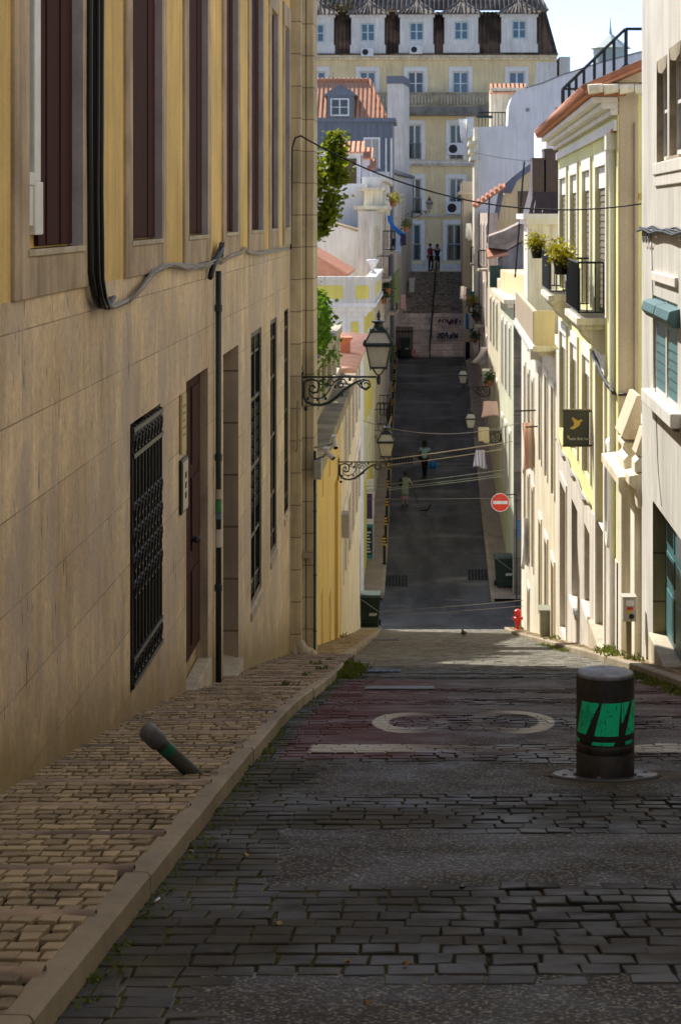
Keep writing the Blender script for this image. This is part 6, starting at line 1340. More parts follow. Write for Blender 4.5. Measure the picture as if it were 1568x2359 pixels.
x0, x1 = (562.4 - CX) * d_ / F, (588.6 - CX) * d_ / F; z0, z1 = (CY - 445.5) * d_ / F, (CY - 411) * d_ / F; sw = x1 - x0; sh_ = z1 - z0
b = MB(); b.box(x0, x1, d_, d_ + .06, z0, z1); b.build('panel', m_signdark, SG, bevel=.006)
b = MB(); b.box(x0 - .012, x1 + .012, d_ - .012, d_ + .072, z1, z1 + .025); b.box(x0 - .012, x1 + .012, d_ - .012, d_ + .072, z0 - .02, z0); b.build('frame', flat('bronze_frame', (.09, .07, .035), .5), SG)
b = MB()
for z in (z1 - .01, z0 + .0): b.tube([(x1, d_ + .03, z), (fR_(d_, 0, 0).x + .02, d_ + .03, z)], .012, 6)
b.build('arm', m_iron, SG)
bird = [(980, 575), (1000, 545), (1045, 520), (1070, 480), (1050, 420), (1015, 360), (1050, 362), (1090, 385), (1130, 412), (1160, 415), (1185, 398), (1215, 400), (1240, 420), (1205, 432), (1188, 450), (1185, 490), (1150, 525), (1100, 550), (1060, 580), (1020, 572)]
cv = lambda p, s=1.0, ox=0, oz=0: (x0 + sw * (p[0] - 850) / 520 * s + ox, d_ - .003, z1 - sh_ * (p[1] - 235) / 650 * s + oz)
b = MB(); b.prism([cv(p) for p in bird], (0, .0025, 0)); b.prism([cv(p, .24, sw * .07, -sh_ * .655) for p in bird], (0, .0025, 0)); b.build('bird_emblem', m_gold, SG)
text(SG, 'feels like home', .062, (x0 + sw * .20, d_ - .003, z1 - sh_ * .84), (rad(90), 0, 0), m_letter)

# ------------------------------------------------------------------ overhead cables and clothes lines
def wire(name, label, a, b_, sag, r, m, cat='cable'):
    a, b_ = Vector(a), Vector(b_); n = 26; g = MB(); g.tube([a.lerp(b_, t / n) - Vector((0, 0, sag * 4 * (t / n) * (1 - t / n))) for t in range(n + 1)], r, 5); return tag(g.build(name, m, smooth=True, origin=(a + b_) / 2), label, cat)
g = MB(); p0 = [PD(668, 575, 24.75), PD(669, 480, 24.75), PD(671, 340, 24.75), PD(678, 318, 24.7), PD(692, 313, 24.6)]; g.tube([Vector(p) - Vector((-.01, .0, 0)) for p in p0], .011, 6)
a, e = PD(692, 313, 24.6), PD(1476, 470, 23.0); pts = []
for i in range(31): t = i / 30; q = a.lerp(e, t); q.z -= .37 * 4 * t * (1 - t) * (1 - .0 * t); pts.append(q)
g.tube(pts, .010, 6); tag(g.build('overhead_cable', m_cable, smooth=True, origin=a), 'thick black cable sagging across the street from the stone corner to the ivory house', 'cable')
W_ = [((835, 970), (1195, 975), 56, .34, .010, m_wire, 'pale wire sagging deepest above the far street'), ((862, 1063), (1180, 1018), 55, .02, .013, m_wiret, 'bright taut rope crossing above the woman in the pale blue top'),
      ((868, 1075), (1160, 1035), 54, .03, .008, m_wiret, 'thin taut line just under the bright rope'), ((840, 1122), (1165, 1083), 53, .02, .008, m_wireg, 'pale green line, topmost of the lower group of lines'), ((842, 1130), (1168, 1092), 52.6, .02, .008, m_wireg, 'pale green line, second of the lower group of lines'),
      ((843, 1134), (1168, 1097), 52.2, .02, .009, m_wireg, 'pale green line, lowest of the lower group of lines'), ((845, 1150), (1200, 1147), 50, .02, .006, m_wire, 'faint thin wire passing in front of the red no-entry sign'),
      ((885, 1409), (1205, 1384), 58, .02, .009, m_wire, 'upper of two low wires over the valley crossing'), ((885, 1420), (1205, 1397), 57.5, .02, .008, m_wire, 'lower of two low wires over the valley crossing')]
for (xa, ya), (xb, yb_), d, sg, r, m, lb in W_: wire('street_wire', lb, PD(xa, ya, d), PD(xb, yb_, d), sg, r, m, 'wire')
wire('roof_wire', 'thin wire between the white party wall and the roof mast', PD(1090, 352, 86), PD(1228, 372, 86), .05, .014, m_wire, 'wire')
for x0_, y0_, x1_, y1_, d, lb in ((1207, 372, 1186, 640, 70, 'tall leaning mast behind the cream parapet balcony'), (1127, 455, 1122, 560, 84, 'slim aerial mast above the dusty roofs')):
    g = MB(); g.tube([PD(x0_, y0_, d), PD(x1_, y1_, d)], .035, 6); tag(g.build('mast', m_iron, origin=PD(x1_, y1_, d)), lb, 'mast')

# ------------------------------------------------------------------ laundry
def cloth(name, label, a, b_, drop, m, wav=.04, nx=10, nz=8, taper=.0, sway=(0, 0, 0), cat='laundry', grp=None):
    a, b_ = Vector(a), Vector(b_); u = b_ - a; nrm = u.cross(Vector((0, 0, 1))).normalized(); g = MB(); vs = []; fs = []; ph = rnd.uniform(0, 6)
    for j in range(nz + 1):
        for i in range(nx + 1):
            s = i / nx; t = j / nz; s2 = .5 + (s - .5) * (1 - taper * t); p = a + u * s2 + Vector((0, 0, -drop * t * (1 + .08 * math.sin(5 * s + ph)))) + nrm * (wav * (.3 + t) * math.sin(9 * s + ph + 1.3 * t)) + Vector(sway) * t * t
            vs.append(p)
    n1 = len(vs)
    for j in range(nz):
        for i in range(nx): k = j * (nx + 1) + i; fs.append((k, k + 1, k + nx + 2, k + nx + 1))
    g.add(vs, fs); o = g.build(name, m, origin=a, smooth=True, fix=False); s_ = o.modifiers.new('thick', 'SOLIDIFY'); s_.thickness = .012
    return tag(o, label, cat, grp)
mp, mpk, mw, mbl, mnv, mtq, mrd, myl, mgr, mlb = [cloth_mat('cloth_' + str(i), c) for i, c in enumerate(((.62, .30, .26), (.62, .42, .40), (.80, .80, .80), (.03, .20, .60), (.025, .025, .07), (.02, .30, .32), (.50, .10, .05), (.60, .50, .05), (.30, .29, .32), (.30, .45, .65)))]
lg = 'laundry hung along the facades'
def clD(name, label, x0, x1, y0, y1, d, m, **k):
    x0, x1 = (x0 + x1) / 2 - (x1 - x0) * .72, (x0 + x1) / 2 + (x1 - x0) * .72; a, b_ = PD(x0, y0, d), PD(x1, y0, d + .5); return cloth(name, label, a, b_, a.z - PD(x0, y1, d).z, m, **k)
def striped(n_, c1, c2, pitch):
    n = NT(n_); x, y, z = n.xyz(); s = n.ramp(n.math('SINE', n.math('MULTIPLY', n.math('ADD', x, n.math('MULTIPLY', y, .6)), 6.283 / pitch)), -.2, .2); return n.done(n.mix(s, c1, c2), .9, .1)
clD('striped_awning', 'faded red and cream striped cloth hanging over the cream facade beside the charcoal sign', 1206, 1234, 975, 1085, 51, striped('pink_stripe_cloth', (.80, .42, .36), (.85, .74, .58), .22), wav=.10, taper=.35, nx=14)
clD('bed_sheet', 'white crumpled sheet hanging low on the cream facade above the hydrant', 1206, 1222, 1195, 1305, 54, mw, wav=.10, taper=.3)
g = MB()
for k, (x0_, y0_, x1_, d) in enumerate(((1185, 948, 1246, 50), (1210, 985, 1248, 49))): a = PD(x0_, y0_, d); g.tube([a, Vector((XR(d + .2), d + .2, a.z))], .02, 5)
tag(g.build('drying_rack', m_iron, origin=PD(1215, 960, 50)), 'dark iron drying arms sticking out of the cream facade over the striped cloth', 'rack')
for args, kw in (
    (('white_towel', 'white towels blowing from the party wall balcony, left one', 1058, 1074, 274, 322, 101, mw), dict(wav=.12, taper=.4, sway=(.1, 0, 0))), (('white_towel', 'white towels hanging from the party wall balcony, right one', 1077, 1089, 270, 318, 101, mw), dict(wav=.08)),
    (('blue_towel', 'bright blue towel streaming from the laundry balcony on the left', 893, 900, 497, 545, 96, mbl), dict(wav=.08, sway=(.75, 0, 0))), (('blue_trousers', 'blue trousers hanging below the streaming blue towel', 913, 921, 545, 585, 95, mlb), dict(wav=.04)), (('black_shirt', 'black shirt hanging beside the blue trousers on the left balcony', 923, 932, 540, 567, 95.5, mnv), dict(taper=-.5)), (('dark_shirt', 'small dark garment hanging left of the blue trousers', 904, 911, 550, 568, 95, mnv), dict(taper=-.4)),
    (('pale_cloth', 'pale pink cloth hanging from the lowest left balcony near the stairs', 925, 932, 680, 715, 100, mpk), dict(wav=.03)),
    (('white_cloth', 'white cloth hanging high on the right by the buff house', 1075, 1082, 515, 552, 103, mw), dict(taper=-.3)),
    (('striped_shirt', 'white and brown garments, first on the washing line beside the stairs', 1062, 1067, 660, 692, 106, mw), {}), (('pink_shirt', 'pink garment, second on the washing line beside the stairs', 1068, 1073, 662, 695, 105, mpk), {}), (('grey_shirt', 'grey garment, third on the washing line beside the stairs', 1074, 1082, 665, 708, 103, mgr), {}), (('turquoise_towel', 'turquoise towel, last on the washing line beside the stairs', 1083, 1090, 672, 702, 101, mtq), {}),
    (('flag_cloth', 'blue, white and orange cloth hanging below the washing line', 1072, 1083, 722, 762, 104, striped('flag_cloth', (.03, .22, .50), (.70, .62, .60), .5)), dict(taper=-.5)), (('white_shirt', 'white and grey shirt beside the flag-like cloth', 1085, 1093, 710, 762, 102, mw), {}),
    (('navy_coat', 'long navy garment hanging close to the right foot of the stairs', 1073, 1080, 788, 828, 108, mnv), dict(taper=-.3)),
    (('grey_canopy', 'grey-white canopy cloth sagging from the pinkish house', 1112, 1138, 800, 838, 92, mw), dict(wav=.06, taper=.2, sway=(-.5, 0, 0))), (('cream_bundle', 'cream cloth bundled over a rack above the far right lantern', 1112, 1125, 850, 880, 84, mw), dict(taper=.2)),
    (('white_sheet', 'white cloth draped beside the nearer far lantern on the right', 1118, 1140, 925, 960, 76, mpk), dict(taper=-.4)), (('yellowed_cloth', 'yellowish cloth bundled under the nearer far lantern', 1105, 1122, 985, 1020, 74, cloth_mat('yellowish', (.50, .42, .26))), dict(taper=.2)), (('patterned_sheet', 'white and violet patterned sheet hanging over the far right pavement', 1098, 1112, 1038, 1078, 72, striped('patterned', (.62, .60, .66), (.30, .27, .42), .16)), dict(taper=-.25, wav=.05))):
    clD(*args, grp=lg, **kw)
for x, y, d, m, lb in ((1090, 700, 101, m_leafY, 'yellow flowering pot on the right balconies beside the turquoise towel'), (1097, 735, 100, m_leafD, 'leafy pot plant on the right balconies near the flag-like cloth'), (1128, 880, 84, m_leafD, 'red pot with dark leaves on the right above the far lantern'), (1094, 782, 98, m_leafD, 'dark plant hanging over the right pavement near the navy garment'), (893, 668, 88, m_leafD, 'large potted plant on the left balcony behind the green screen'), (905, 466, 90, m_leafY, 'pale flowers at the top of the tall white house on the left'), (935, 525, 95, m_leafW, 'dry pot plants on the laundry balcony'), (884, 690, 86, m_leafD, 'terracotta pot on the low left balcony')):
    c = PD(x, y, d); t = thing('pot_plant', lb, 'pot plant', c, 'pot plants on the far balconies'); b = MB(); b.lathe(c, [(0, -.2), (.10, -.2), (.13, .03), (.145, .03), (.145, .06), (0, .06)], 12); b.build('pot', m_terra, t); l = MB(); leaves(l, [(c + Vector((rnd.uniform(-.12, .12), rnd.uniform(-.12, .12), .18)), .15) for k in range(7)], 240, .07, .9, 1.7); l.build('leaves', m, t, fix=False)
g = MB(); a = PD(905, 632, 88); g.prism([a, PD(917, 620, 90), PD(917, 690, 90), PD(905, 707, 88)], (.05, 0, 0)); tag(g.build('balcony_screen', flat('green_screen', (.12, .17, .04), .8), origin=a), 'olive green screen tied to the left balcony above the lantern', 'screen')
g = MB(); a = PD(895, 820, 92); g.prism([PD(896, 790, 92), PD(908, 790, 92), PD(908, 832, 92), PD(896, 836, 92)], (0, .2, 0)); tag(g.build('dark_banner', m_bgreen, origin=a), 'dark green board hanging from the left houses behind the big lantern', 'board')
g = MB(); a = PD(948, 655, 119.5); g.box(a.x - .16, a.x + .16, a.y, a.y + .3, a.z - .5, a.z + .25); g.box(a.x - .2, a.x + .2, a.y - .03, a.y + .33, a.z + .25, a.z + .36); tag(g.build('white_box', m_white_p, origin=a, bevel=.02), 'white box on the left side of the dark upper steps', 'box')
# stair handrail, white post, graffiti
HR = thing('stair_handrail', 'dark iron handrail running up the middle of the stairs', 'handrail', (.0, 114, -8)); g = MB()
def stz(y): return SZ0 + (SZ1 - SZ0) * (y - SY0) / (SY1 - SY0)
hx = lambda y: interp([(113.6, -.05), (121.6, .38)], y)
for r_ in (0, 1):
    ys_ = [(113.5, 115.2), (115.5, 117.3), (117.6, 119.4), (119.7, 121.8)]
    for a, b_ in ys_: g.tube([(hx(a), a, stz(a) + .05), (hx(a), a, stz(a) + 1.0), (hx(b_), b_, stz(b_) + 1.0), (hx(b_), b_, stz(b_) + .05)], .035, 6); g.tube([(hx(a), a, stz(a) + .5), (hx(b_), b_, stz(b_) + .5)], .025, 6)
    break
g.build('rails', m_iron, HR)
g = MB(); a = P(435.2, 271, 121.9); g.lathe((a.x, 121.75, SZ1), [(.17, 0), (.17, .55), (.13, .66), (0, .68)], 12); tag(g.build('stone_post', m_stone, origin=(a.x, 121.75, SZ1)), 'short pale stone post at the top of the stairs', 'post')
def scrawl(name, label, x0, x1, y0, y1, d, m, seed, heart=False):
    r_ = random.Random(seed); g = MB(); k = 0; x = x0
    while x < x1:
        wd = (x1 - x0) / 9; pts = [P(x + r_.uniform(-.1, 1.1) * wd, y0 + (y1 - y0) * r_.random(), d) for q in range(6)]; g.tube(pts, .035, 4); x += wd * 1.0
    if heart:
        cx_, cy_ = (x0 + x1) / 2, (y0 + y1) / 2; g.prism([P(cx_ + 2.4 * math.sin(t) ** 3, cy_ + 1.5 - 2.2 * (math.cos(t) - .35 * math.cos(2 * t) - .15 * math.cos(3 * t)), d - .05) for t in [i * .3 for i in range(21)]], (0, .05, 0))
    return tag(g.build(name, m, origin=P((x0 + x1) / 2, (y0 + y1) / 2, d)), label, 'graffiti')
scrawl('stair_graffiti', 'purple spray graffiti with a heart on the pale lower steps', 438, 460, 318.5, 324, 115.66, flat('purple_spray', (.10, .025, .08), .8), 3, True); scrawl('stair_graffiti', 'dark blue scrawled graffiti on the lower steps near the road', 436, 455, 332, 339, 114.75, flat('navy_spray', (.03, .05, .10), .8), 5)

# ------------------------------------------------------------------ drain grates, litter, weeds
def grate(label, x, y, wx, wy, ny, dz=.012):
    g = MB(); n = 8
    for i in range(n + 1): xx = x - wx / 2 + wx * i / n; g.hexa([(xx - .012, y, gh(y) + dz - .02), (xx + .012, y, gh(y) + dz - .02), (xx + .012, y + wy, gh(y + wy) + dz - .02), (xx - .012, y + wy, gh(y + wy) + dz - .02), (xx - .012, y, gh(y) + dz), (xx + .012, y, gh(y) + dz), (xx + .012, y + wy, gh(y + wy) + dz), (xx - .012, y + wy, gh(y + wy) + dz)])
    for j in range(ny + 1): yy = y + wy * j / ny; g.box(x - wx / 2, x + wx / 2, yy - .012, yy + .012, gh(yy) + dz - .02, gh(yy) + dz + .002)
    b = MB(); b.hexa([(x - wx / 2, y, gh(y) - .02), (x + wx / 2, y, gh(y) - .02), (x + wx / 2, y + wy, gh(y + wy) - .02), (x - wx / 2, y + wy, gh(y + wy) - .02), (x - wx / 2, y, gh(y) + .001), (x + wx / 2, y, gh(y) + .001), (x + wx / 2, y + wy, gh(y + wy) + .001), (x - wx / 2, y + wy, gh(y + wy) + .001)])
    t = thing('drain_grate', label, 'drain', (x, y, gh(y)), 'iron drain grates'); g.build('bars', m_iron, t); b.build('painted_pit_shade', flat('painted_pit_shade', (.005, .005, .005), .9), t); return t  # shade inside the drain is painted as a near-black slab under the bars
a = onroad(384, 640); grate('iron drain grate at the left kerb beyond the stone corner', a.x, a.y - .6, .62, .9, 4)
a = onroad(369, 671.5); grate('mossy iron drain grate at the left kerb just before the pavement drops', a.x, a.y - .3, .62, .6, 3)
a = onroad(394, 581, 0, 66); grate('dark drain grate at the far left kerb above the crossing', a.x, a.y - .6, .95, 1.2, 3); a = onroad(480, 575, 0, 66); grate('dark drain grate at the far right kerb beside the wheelie bin', a.x, a.y - .6, .95, 1.2, 3)
a = onroad(401.5, 460.5, 0, 70); grate('dark drain grate at the far left kerb beside the banded posts', a.x, a.y - .6, .95, 1.3, 3)
cp = MB(); vs = [(-.55, 16.6), (.03, 16.6), (.03, 17.15), (-.55, 17.15)]; cp.hexa([(x, y, gh(y) - .02) for x, y in vs] + [(x, y, gh(y) + .012) for x, y in vs]); tag(cp.build('access_cover', reflector_mat((.10, .105, .11), 'cover_steel'), origin=(-.26, 16.9, gh(16.9))), 'long steel access cover set in the worn red road paint', 'cover')
for k in range(9):
    dx, dy = [(845, 2318), (300, 2030), (370, 2062), (565, 1975), (510, 1980), (440, 1965), (935, 2225), (640, 2130), (800, 2222), (1420, 2200), (480, 1990), (1180, 1990), (690, 1780), (955, 1790), (880, 2060)][k]
    c = onroad(dx / K, dy / K, .006); g = MB(); a = rnd.uniform(0, 6); s = rnd.uniform(.005, .010)
    pts = [(c.x + s * 1.6 * math.cos(a + t) * (1 if t % 3.14 < 1 else .5), c.y + s * 1.3 * math.sin(a + t), gh(c.y + s * 1.3 * math.sin(a + t)) + .008 + .006 * math.sin(t * 2)) for t in (0, 1.05, 2.1, 3.14, 4.2, 5.2)]
    g.prism(pts, (0, 0, .002)); tag(g.build('fallen_leaf', [flat('dry_leaf', (.30, .15, .04), .8), flat('tan_leaf', (.34, .26, .14), .8)][k % 2] if k < 2 else bpy.data.materials[['dry_leaf', 'tan_leaf'][k % 2]], origin=c), 'dry brown leaf lying on the dark road', 'leaf', 'dry leaves scattered on the road')
c = onroad(358 / K, 2078 / K, .008); g = MB(); g.tube([c, c + Vector((.005, .05, gh(c.y + .05) - gh(c.y)))], .004, 7); tag(g.build('cigarette_end', m_white_p, origin=c), 'white cigarette end at the foot of the left kerb', 'litter')
wd = MB()
def tuft(x, y, z, h, n, sp=.05):
    for i in range(n):
        a = rnd.uniform(0, 6.28); q = Vector((x + rnd.gauss(0, sp), y + rnd.gauss(0, sp), z)); d = Vector((math.cos(a) * .5, math.sin(a) * .5, 1)).normalized() * h * rnd.uniform(.5, 1.2); s = Vector((-math.sin(a), math.cos(a), 0)) * .006 * (1 + y / 25); wd.add([q - s, q + s, q + d * .6 + s * .8, q + d + Vector((math.cos(a), math.sin(a), -.3)) * h * .25, q + d * .6 - s * .8], [(0, 1, 2, 3, 4)])
for i in range(430):
    y = rnd.choice([rnd.uniform(4.4, 12), rnd.uniform(4.4, 23)]); 
    if rnd.random() < .55: tuft(interp(KL, y) + rnd.uniform(.0, .05), y, gh(y) - .012, .018 + .012 * rnd.random(), 5, .02)
for i in range(85): y = rnd.uniform(18.9, 22.0); tuft(interp([(20, -.89), (25, -1.02)], y) + rnd.uniform(.0, .20) * rnd.random(), y, gh(y) - .01, .05 + .05 * rnd.random(), 12, .05)
for i in range(80): y = rnd.uniform(15.5, 21); tuft(interp(KR, y) - rnd.uniform(.0, .18), y, gh(y) - .01, .045, 10, .05)
for i in range(40): y = rnd.uniform(30, 37); tuft(interp(KR, y) - rnd.uniform(0, .12), y, gh(y) - .01, .05, 9, .06)
for x, y, n in ((2.42, 26.3, 60), (2.38, 26.0, 40), (2.66, 58.3, 90), (2.45, 38.8, 30), (2.38, 22.0, 20), (-1.9, 41.4, 50), (-1.9, 41.0, 30), (2.3, 24.2, 30)): tuft(x - .04, y, gh(y) + .07, .10, n, .09)
for y in (20.5, 17.5, 15.3, 21.6, 19.0): tuft(-1.05 - .1 * rnd.random(), y, gh(y) + .07, .06, 14, .04)
for y in (15.9, 16.4, 17.8, 19.2): tuft(LX + .03, y, gh(y) + .06, .05, 8, .04)
tag(wd.build('weeds', m_leafW, fix=False), kind='stuff')
# ------------------------------------------------------------------ pigeons
def pigeon(label, c, rz, s=1.0):
    t = thing('pigeon', label, 'pigeon', c, 'pigeons on the road'); c = Vector(c); d = Vector((math.cos(rz), math.sin(rz), 0)); b = MB(); up_ = Vector((0, 0, 1))
    pts = [c + (d * x + up_ * z) * s for x, z in ((-.20, .085), (-.15, .10), (-.08, .12), (0, .13), (.06, .145), (.095, .18), (.105, .22), (.12, .245), (.145, .245), (.17, .235))]; b.tube(pts, [x * s for x in (.012, .03, .055, .07, .06, .038, .026, .03, .022, .004)], 10); b.build('body', flat('pigeon_grey', (.05, .05, .06), .7), t, smooth=True)
    for sd in (-1, 1): w2 = d.cross(up_) * sd; b = MB(); b.tube([c + (d * .04 + w2 * .062 + up_ * .135) * s, c + (d * -.06 + w2 * .06 + up_ * .125) * s, c + (d * -.19 + w2 * .02 + up_ * .10) * s], [.02 * s, .032 * s, .006 * s], 7); b.build('wing', flat('pigeon_wing', (.09, .09, .10), .7), t, smooth=True)
    for sd in (-1, 1): w2 = d.cross(up_) * sd; b = MB(); p = c + (w2 * .025) * s; b.tube([p + up_ * .09 * s, p + up_ * .01 * s, p + (d * .03) * s + up_ * .004], .006 * s, 5); b.build('leg', flat('pigeon_leg', (.35, .10, .08), .7), t)
a = onroad(463, 637.5); pigeon('dark pigeon sitting on the near cobbled slope left of the hydrant', (a.x, a.y, gh(a.y)), -1.9, .85); a = onroad(425, 513.5, 0, 70); pigeon('grey pigeon walking on the far road below the old woman', (a.x, a.y, gh(a.y)), .2, 1.5)
# ================================================================== people: each body one skinned surface
def skinned(name, verts, edges, radii, m, par, sub=2):
    me = bpy.data.meshes.new(name); o0 = LOC[par.name]; me.from_pydata([Vector(v) - o0 for v in verts], edges, []); me.materials.append(m); o = bpy.data.objects.new(name, me); COL.objects.link(o); o.parent = par; LOC[o.name] = o0
    md = o.modifiers.new('skin', 'SKIN'); md.use_smooth_shade = True
    for i, r in enumerate(radii): me.skin_vertices[0].data[i].radius = (r, r) if not isinstance(r, tuple) else r
    me.skin_vertices[0].data[0].use_root = True
    sd = o.modifiers.new('sub', 'SUBSURF'); sd.levels = sub; sd.render_levels = sub; return o
def person(label, foot, H, face, pose, skin, hair, top, bottom, extra):
    """foot: point between the feet; face: heading angle (0 = +X); pose: joint overrides in body axes (forward, left, up) as fractions of H"""
    t = thing('person', label, 'person', foot); c = Vector(foot); f = Vector((math.cos(face), math.sin(face), 0)); l = Vector((-f.y, f.x, 0))
    J = dict(pel=(0, 0, .53), belly=(0, 0, .60), chest=(0, 0, .72), neck=(0, 0, .82), chin=(.012, 0, .865), head=(.01, 0, .925), crown=(0, 0, .975))
    for s, n in ((1, 'L'), (-1, 'R')):
        J.update({'hip' + n: (0, .052 * s, .50), 'knee' + n: (.012, .056 * s, .275), 'ank' + n: (-.01, .056 * s, .045), 'toe' + n: (.075, .062 * s, .018), 'sho' + n: (0, .108 * s, .80), 'elb' + n: (-.012, .135 * s, .63), 'wri' + n: (.03, .14 * s, .485)})
    J.update(pose); W3 = {k: c + (f * v[0] + l * v[1] + Vector((0, 0, v[2]))) * H for k, v in J.items()}
    Rr = dict(pel=.078, belly=.068, chest=.078, neck=.030, chin=.036, head=.050, crown=.034)
    for n in 'LR': Rr.update({'hip' + n: .052, 'knee' + n: .034, 'ank' + n: .021, 'toe' + n: .017, 'sho' + n: .034, 'elb' + n: .024, 'wri' + n: .016})
    E = [('pel', 'belly'), ('belly', 'chest'), ('chest', 'neck'), ('neck', 'chin'), ('chin', 'head'), ('head', 'crown')]
    for n in 'LR': E += [('pel', 'hip' + n), ('hip' + n, 'knee' + n), ('knee' + n, 'ank' + n), ('ank' + n, 'toe' + n), ('chest', 'sho' + n), ('sho' + n, 'elb' + n), ('elb' + n, 'wri' + n)]
    ks = list(J); V = [W3[k] for k in ks]; RR = [Rr[k] * H for k in ks]; ED = [(ks.index(a), ks.index(b)) for a, b in E]
    for n in 'LR':   # palm, four fingers of different lengths and a thumb
        w_ = W3['wri' + n]; d = (w_ - W3['elb' + n]).normalized(); sd = d.cross(f).normalized() if abs(d.dot(f)) < .9 else l; sd = f - d * f.dot(d); sd = sd.normalized() if sd.length > .1 else l
        V.append(w_ + d * .045 * H); RR.append(.016 * H); pi = len(V) - 1; ED.append((ks.index('wri' + n), pi))
        for j, (o_, ln) in enumerate(((-.014, .038), (-.005, .046), (.005, .043), (.014, .034))):
            V += [w_ + (d * (.055 + ln * .4) + sd * o_) * H, w_ + (d * (.055 + ln * .85) + sd * o_) * H + Vector((0, 0, .002))]; RR += [.0052 * H, .0045 * H]; ED += [(pi, len(V) - 2), (len(V) - 2, len(V) - 1)]
        V.append(w_ + (d * .04 + sd * .03) * H); RR.append(.0055 * H); ED.append((pi, len(V) - 1))
    skinned('body', V, ED, RR, skin, t)
    def garment(nm, keys, edges, rr, m): return skinned(nm, [W3[k] if isinstance(k, str) else k for k in keys], edges, [r * H for r in rr], m, t)
    up_ = Vector((0, 0, 1)); hc = W3['head']
    b = MB(); hr, drop, vol = hair[1], hair[2], hair[3]
    b.ball(hc + (-f * .012 + up_ * .018) * H, (.055 * H * vol, .058 * H * vol, .06 * H * vol), 16)
    if drop: b.ball(hc + (-f * .03 - up_ * drop) * H, (.045 * H * vol, .062 * H * vol, .055 * H * vol), 14)
    b.build('hair', hair[0], t, smooth=True)
    b = MB(); nn = W3['chin'] + (f * .047 + up_ * .045) * H; b.tube([nn + up_ * .02 * H, nn + f * .006 * H, nn - up_ * .004 * H], [.004 * H, .008 * H, .003 * H], 6)
    for s in (1, -1): b.ball(hc + (f * .0 + l * s * .052 - up_ * .012) * H, (.010 * H, .008 * H, .018 * H), 7)
    b.build('face', skin, t, smooth=True)
    b = MB()
    for s in (1, -1): b.ball(hc + (f * .046 + l * s * .018 - up_ * .004) * H, (.006 * H, .006 * H, .004 * H), 6)
    b.tube([W3['chin'] + (f * .036 + l * .014 + up_ * .012) * H, W3['chin'] + (f * .042 + up_ * .010) * H, W3['chin'] + (f * .036 - l * .014 + up_ * .012) * H], .003 * H, 5); b.build('features', flat('features_dark', (.08, .03, .025), .6), t)
    extra(t, W3, f, l, H, garment); return t
sh_k = ['pel', 'belly', 'chest', 'shoL', 'shoR']
def half(a, b_, k): return a.lerp(b_, k)
def shirt(t, W3, H, g, m, sl=.6, low=None, nm='shirt'):
    lo = W3['pel'] - Vector((0, 0, .03)) * H if low is None else low
    return g(nm, [lo, W3['belly'], W3['chest'], half(W3['chest'], W3['neck'], .55), W3['shoL'], W3['shoR'], half(W3['shoL'], W3['elbL'], sl), half(W3['shoR'], W3['elbR'], sl)], [(0, 1), (1, 2), (2, 3), (2, 4), (2, 5), (4, 6), (5, 7)], [.088, .078, .088, .055, .044, .044, .038, .038], m)
def trousers(t, W3, H, g, m): return g('trousers', ['pel', 'hipL', 'hipR', 'kneeL', 'kneeR', 'ankL', 'ankR'], [(0, 1), (0, 2), (1, 3), (2, 4), (3, 5), (4, 6)], [.084, .060, .060, .044, .044, .034, .034], m)
def shoes(t, W3, f, H, m):
    for n in 'LR':
        b = MB(); a = W3['ank' + n]; q = W3['toe' + n]; b.tube([a - f * .03 * H - Vector((0, 0, .022 * H)), a + (q - a) * .3 - Vector((0, 0, .01 * H)), q, q + f * .03 * H], [.026 * H, .03 * H, .026 * H, .012 * H], 9); b.build('shoe', m, t, smooth=True)
skd = flat('brown_skin', (.26, .13, .08), .6); skl = flat('pale_skin', (.50, .33, .24), .6)
# woman in the pale blue top with a blue carrier bag
def ex1(t, W3, f, l, H, g):
    shirt(t, W3, H, g, cloth_mat('pale_blue_cotton', (.28, .52, .50)), .55); trousers(t, W3, H, g, cloth_mat('black_denim', (.010, .010, .013))); shoes(t, W3, f, H, m_black)
    b = MB(); b.tube([W3['shoR'] + Vector((0, 0, .02 * H)), W3['chest'] + (-l * .09 + f * .04) * H, W3['pel'] + (-l * .13) * H + Vector((0, 0, .09 * H))], .010 * H, 6); c = W3['pel'] + (-l * .135) * H + Vector((0, 0, .045 * H)); b.ball(c, (.06 * H, .06 * H, .085 * H), 12); b.build('shoulder_bag', m_black, t, smooth=True)
a = onroad(424.0, 478.5, 0, 72); foot = Vector((a.x, a.y, gh(a.y))); k1 = 1.62
t1 = person('woman with curly black hair and pale blue top walking down the far road', foot, k1, rad(-97), dict(wriL=(.05, .17, .50), elbL=(-.01, .15, .64), elbR=(-.03, -.17, .66), wriR=(.09, -.12, .70), kneeL=(.05, .04, .28), ankL=(.06, .03, .05), toeL=(.14, .035, .02), kneeR=(.0, -.03, .275), ankR=(-.08, -.035, .055), toeR=(-.01, -.04, .02)), skd, (m_hair, 0, .03, 1.35), None, None, ex1)
bgc = foot + Vector((math.cos(rad(-97)), math.sin(rad(-97)), 0)) * .1 + Vector((.36, 0, 0)); bgb = MB()
bgb.lathe((bgc.x, bgc.y, foot.z), [(0, .42), (.13, .43), (.17, .52), (.15, .66), (.09, .76), (.03, .82), (.05, .85), (0, .85)], 12); bo = bgb.build('carrier_bag', flat('blue_plastic_bag', (.0, .16, .50), .35), origin=(bgc.x, bgc.y, foot.z + .4), smooth=True); tag(bo, 'bright blue plastic carrier bag held by the woman in the pale blue top', 'bag')
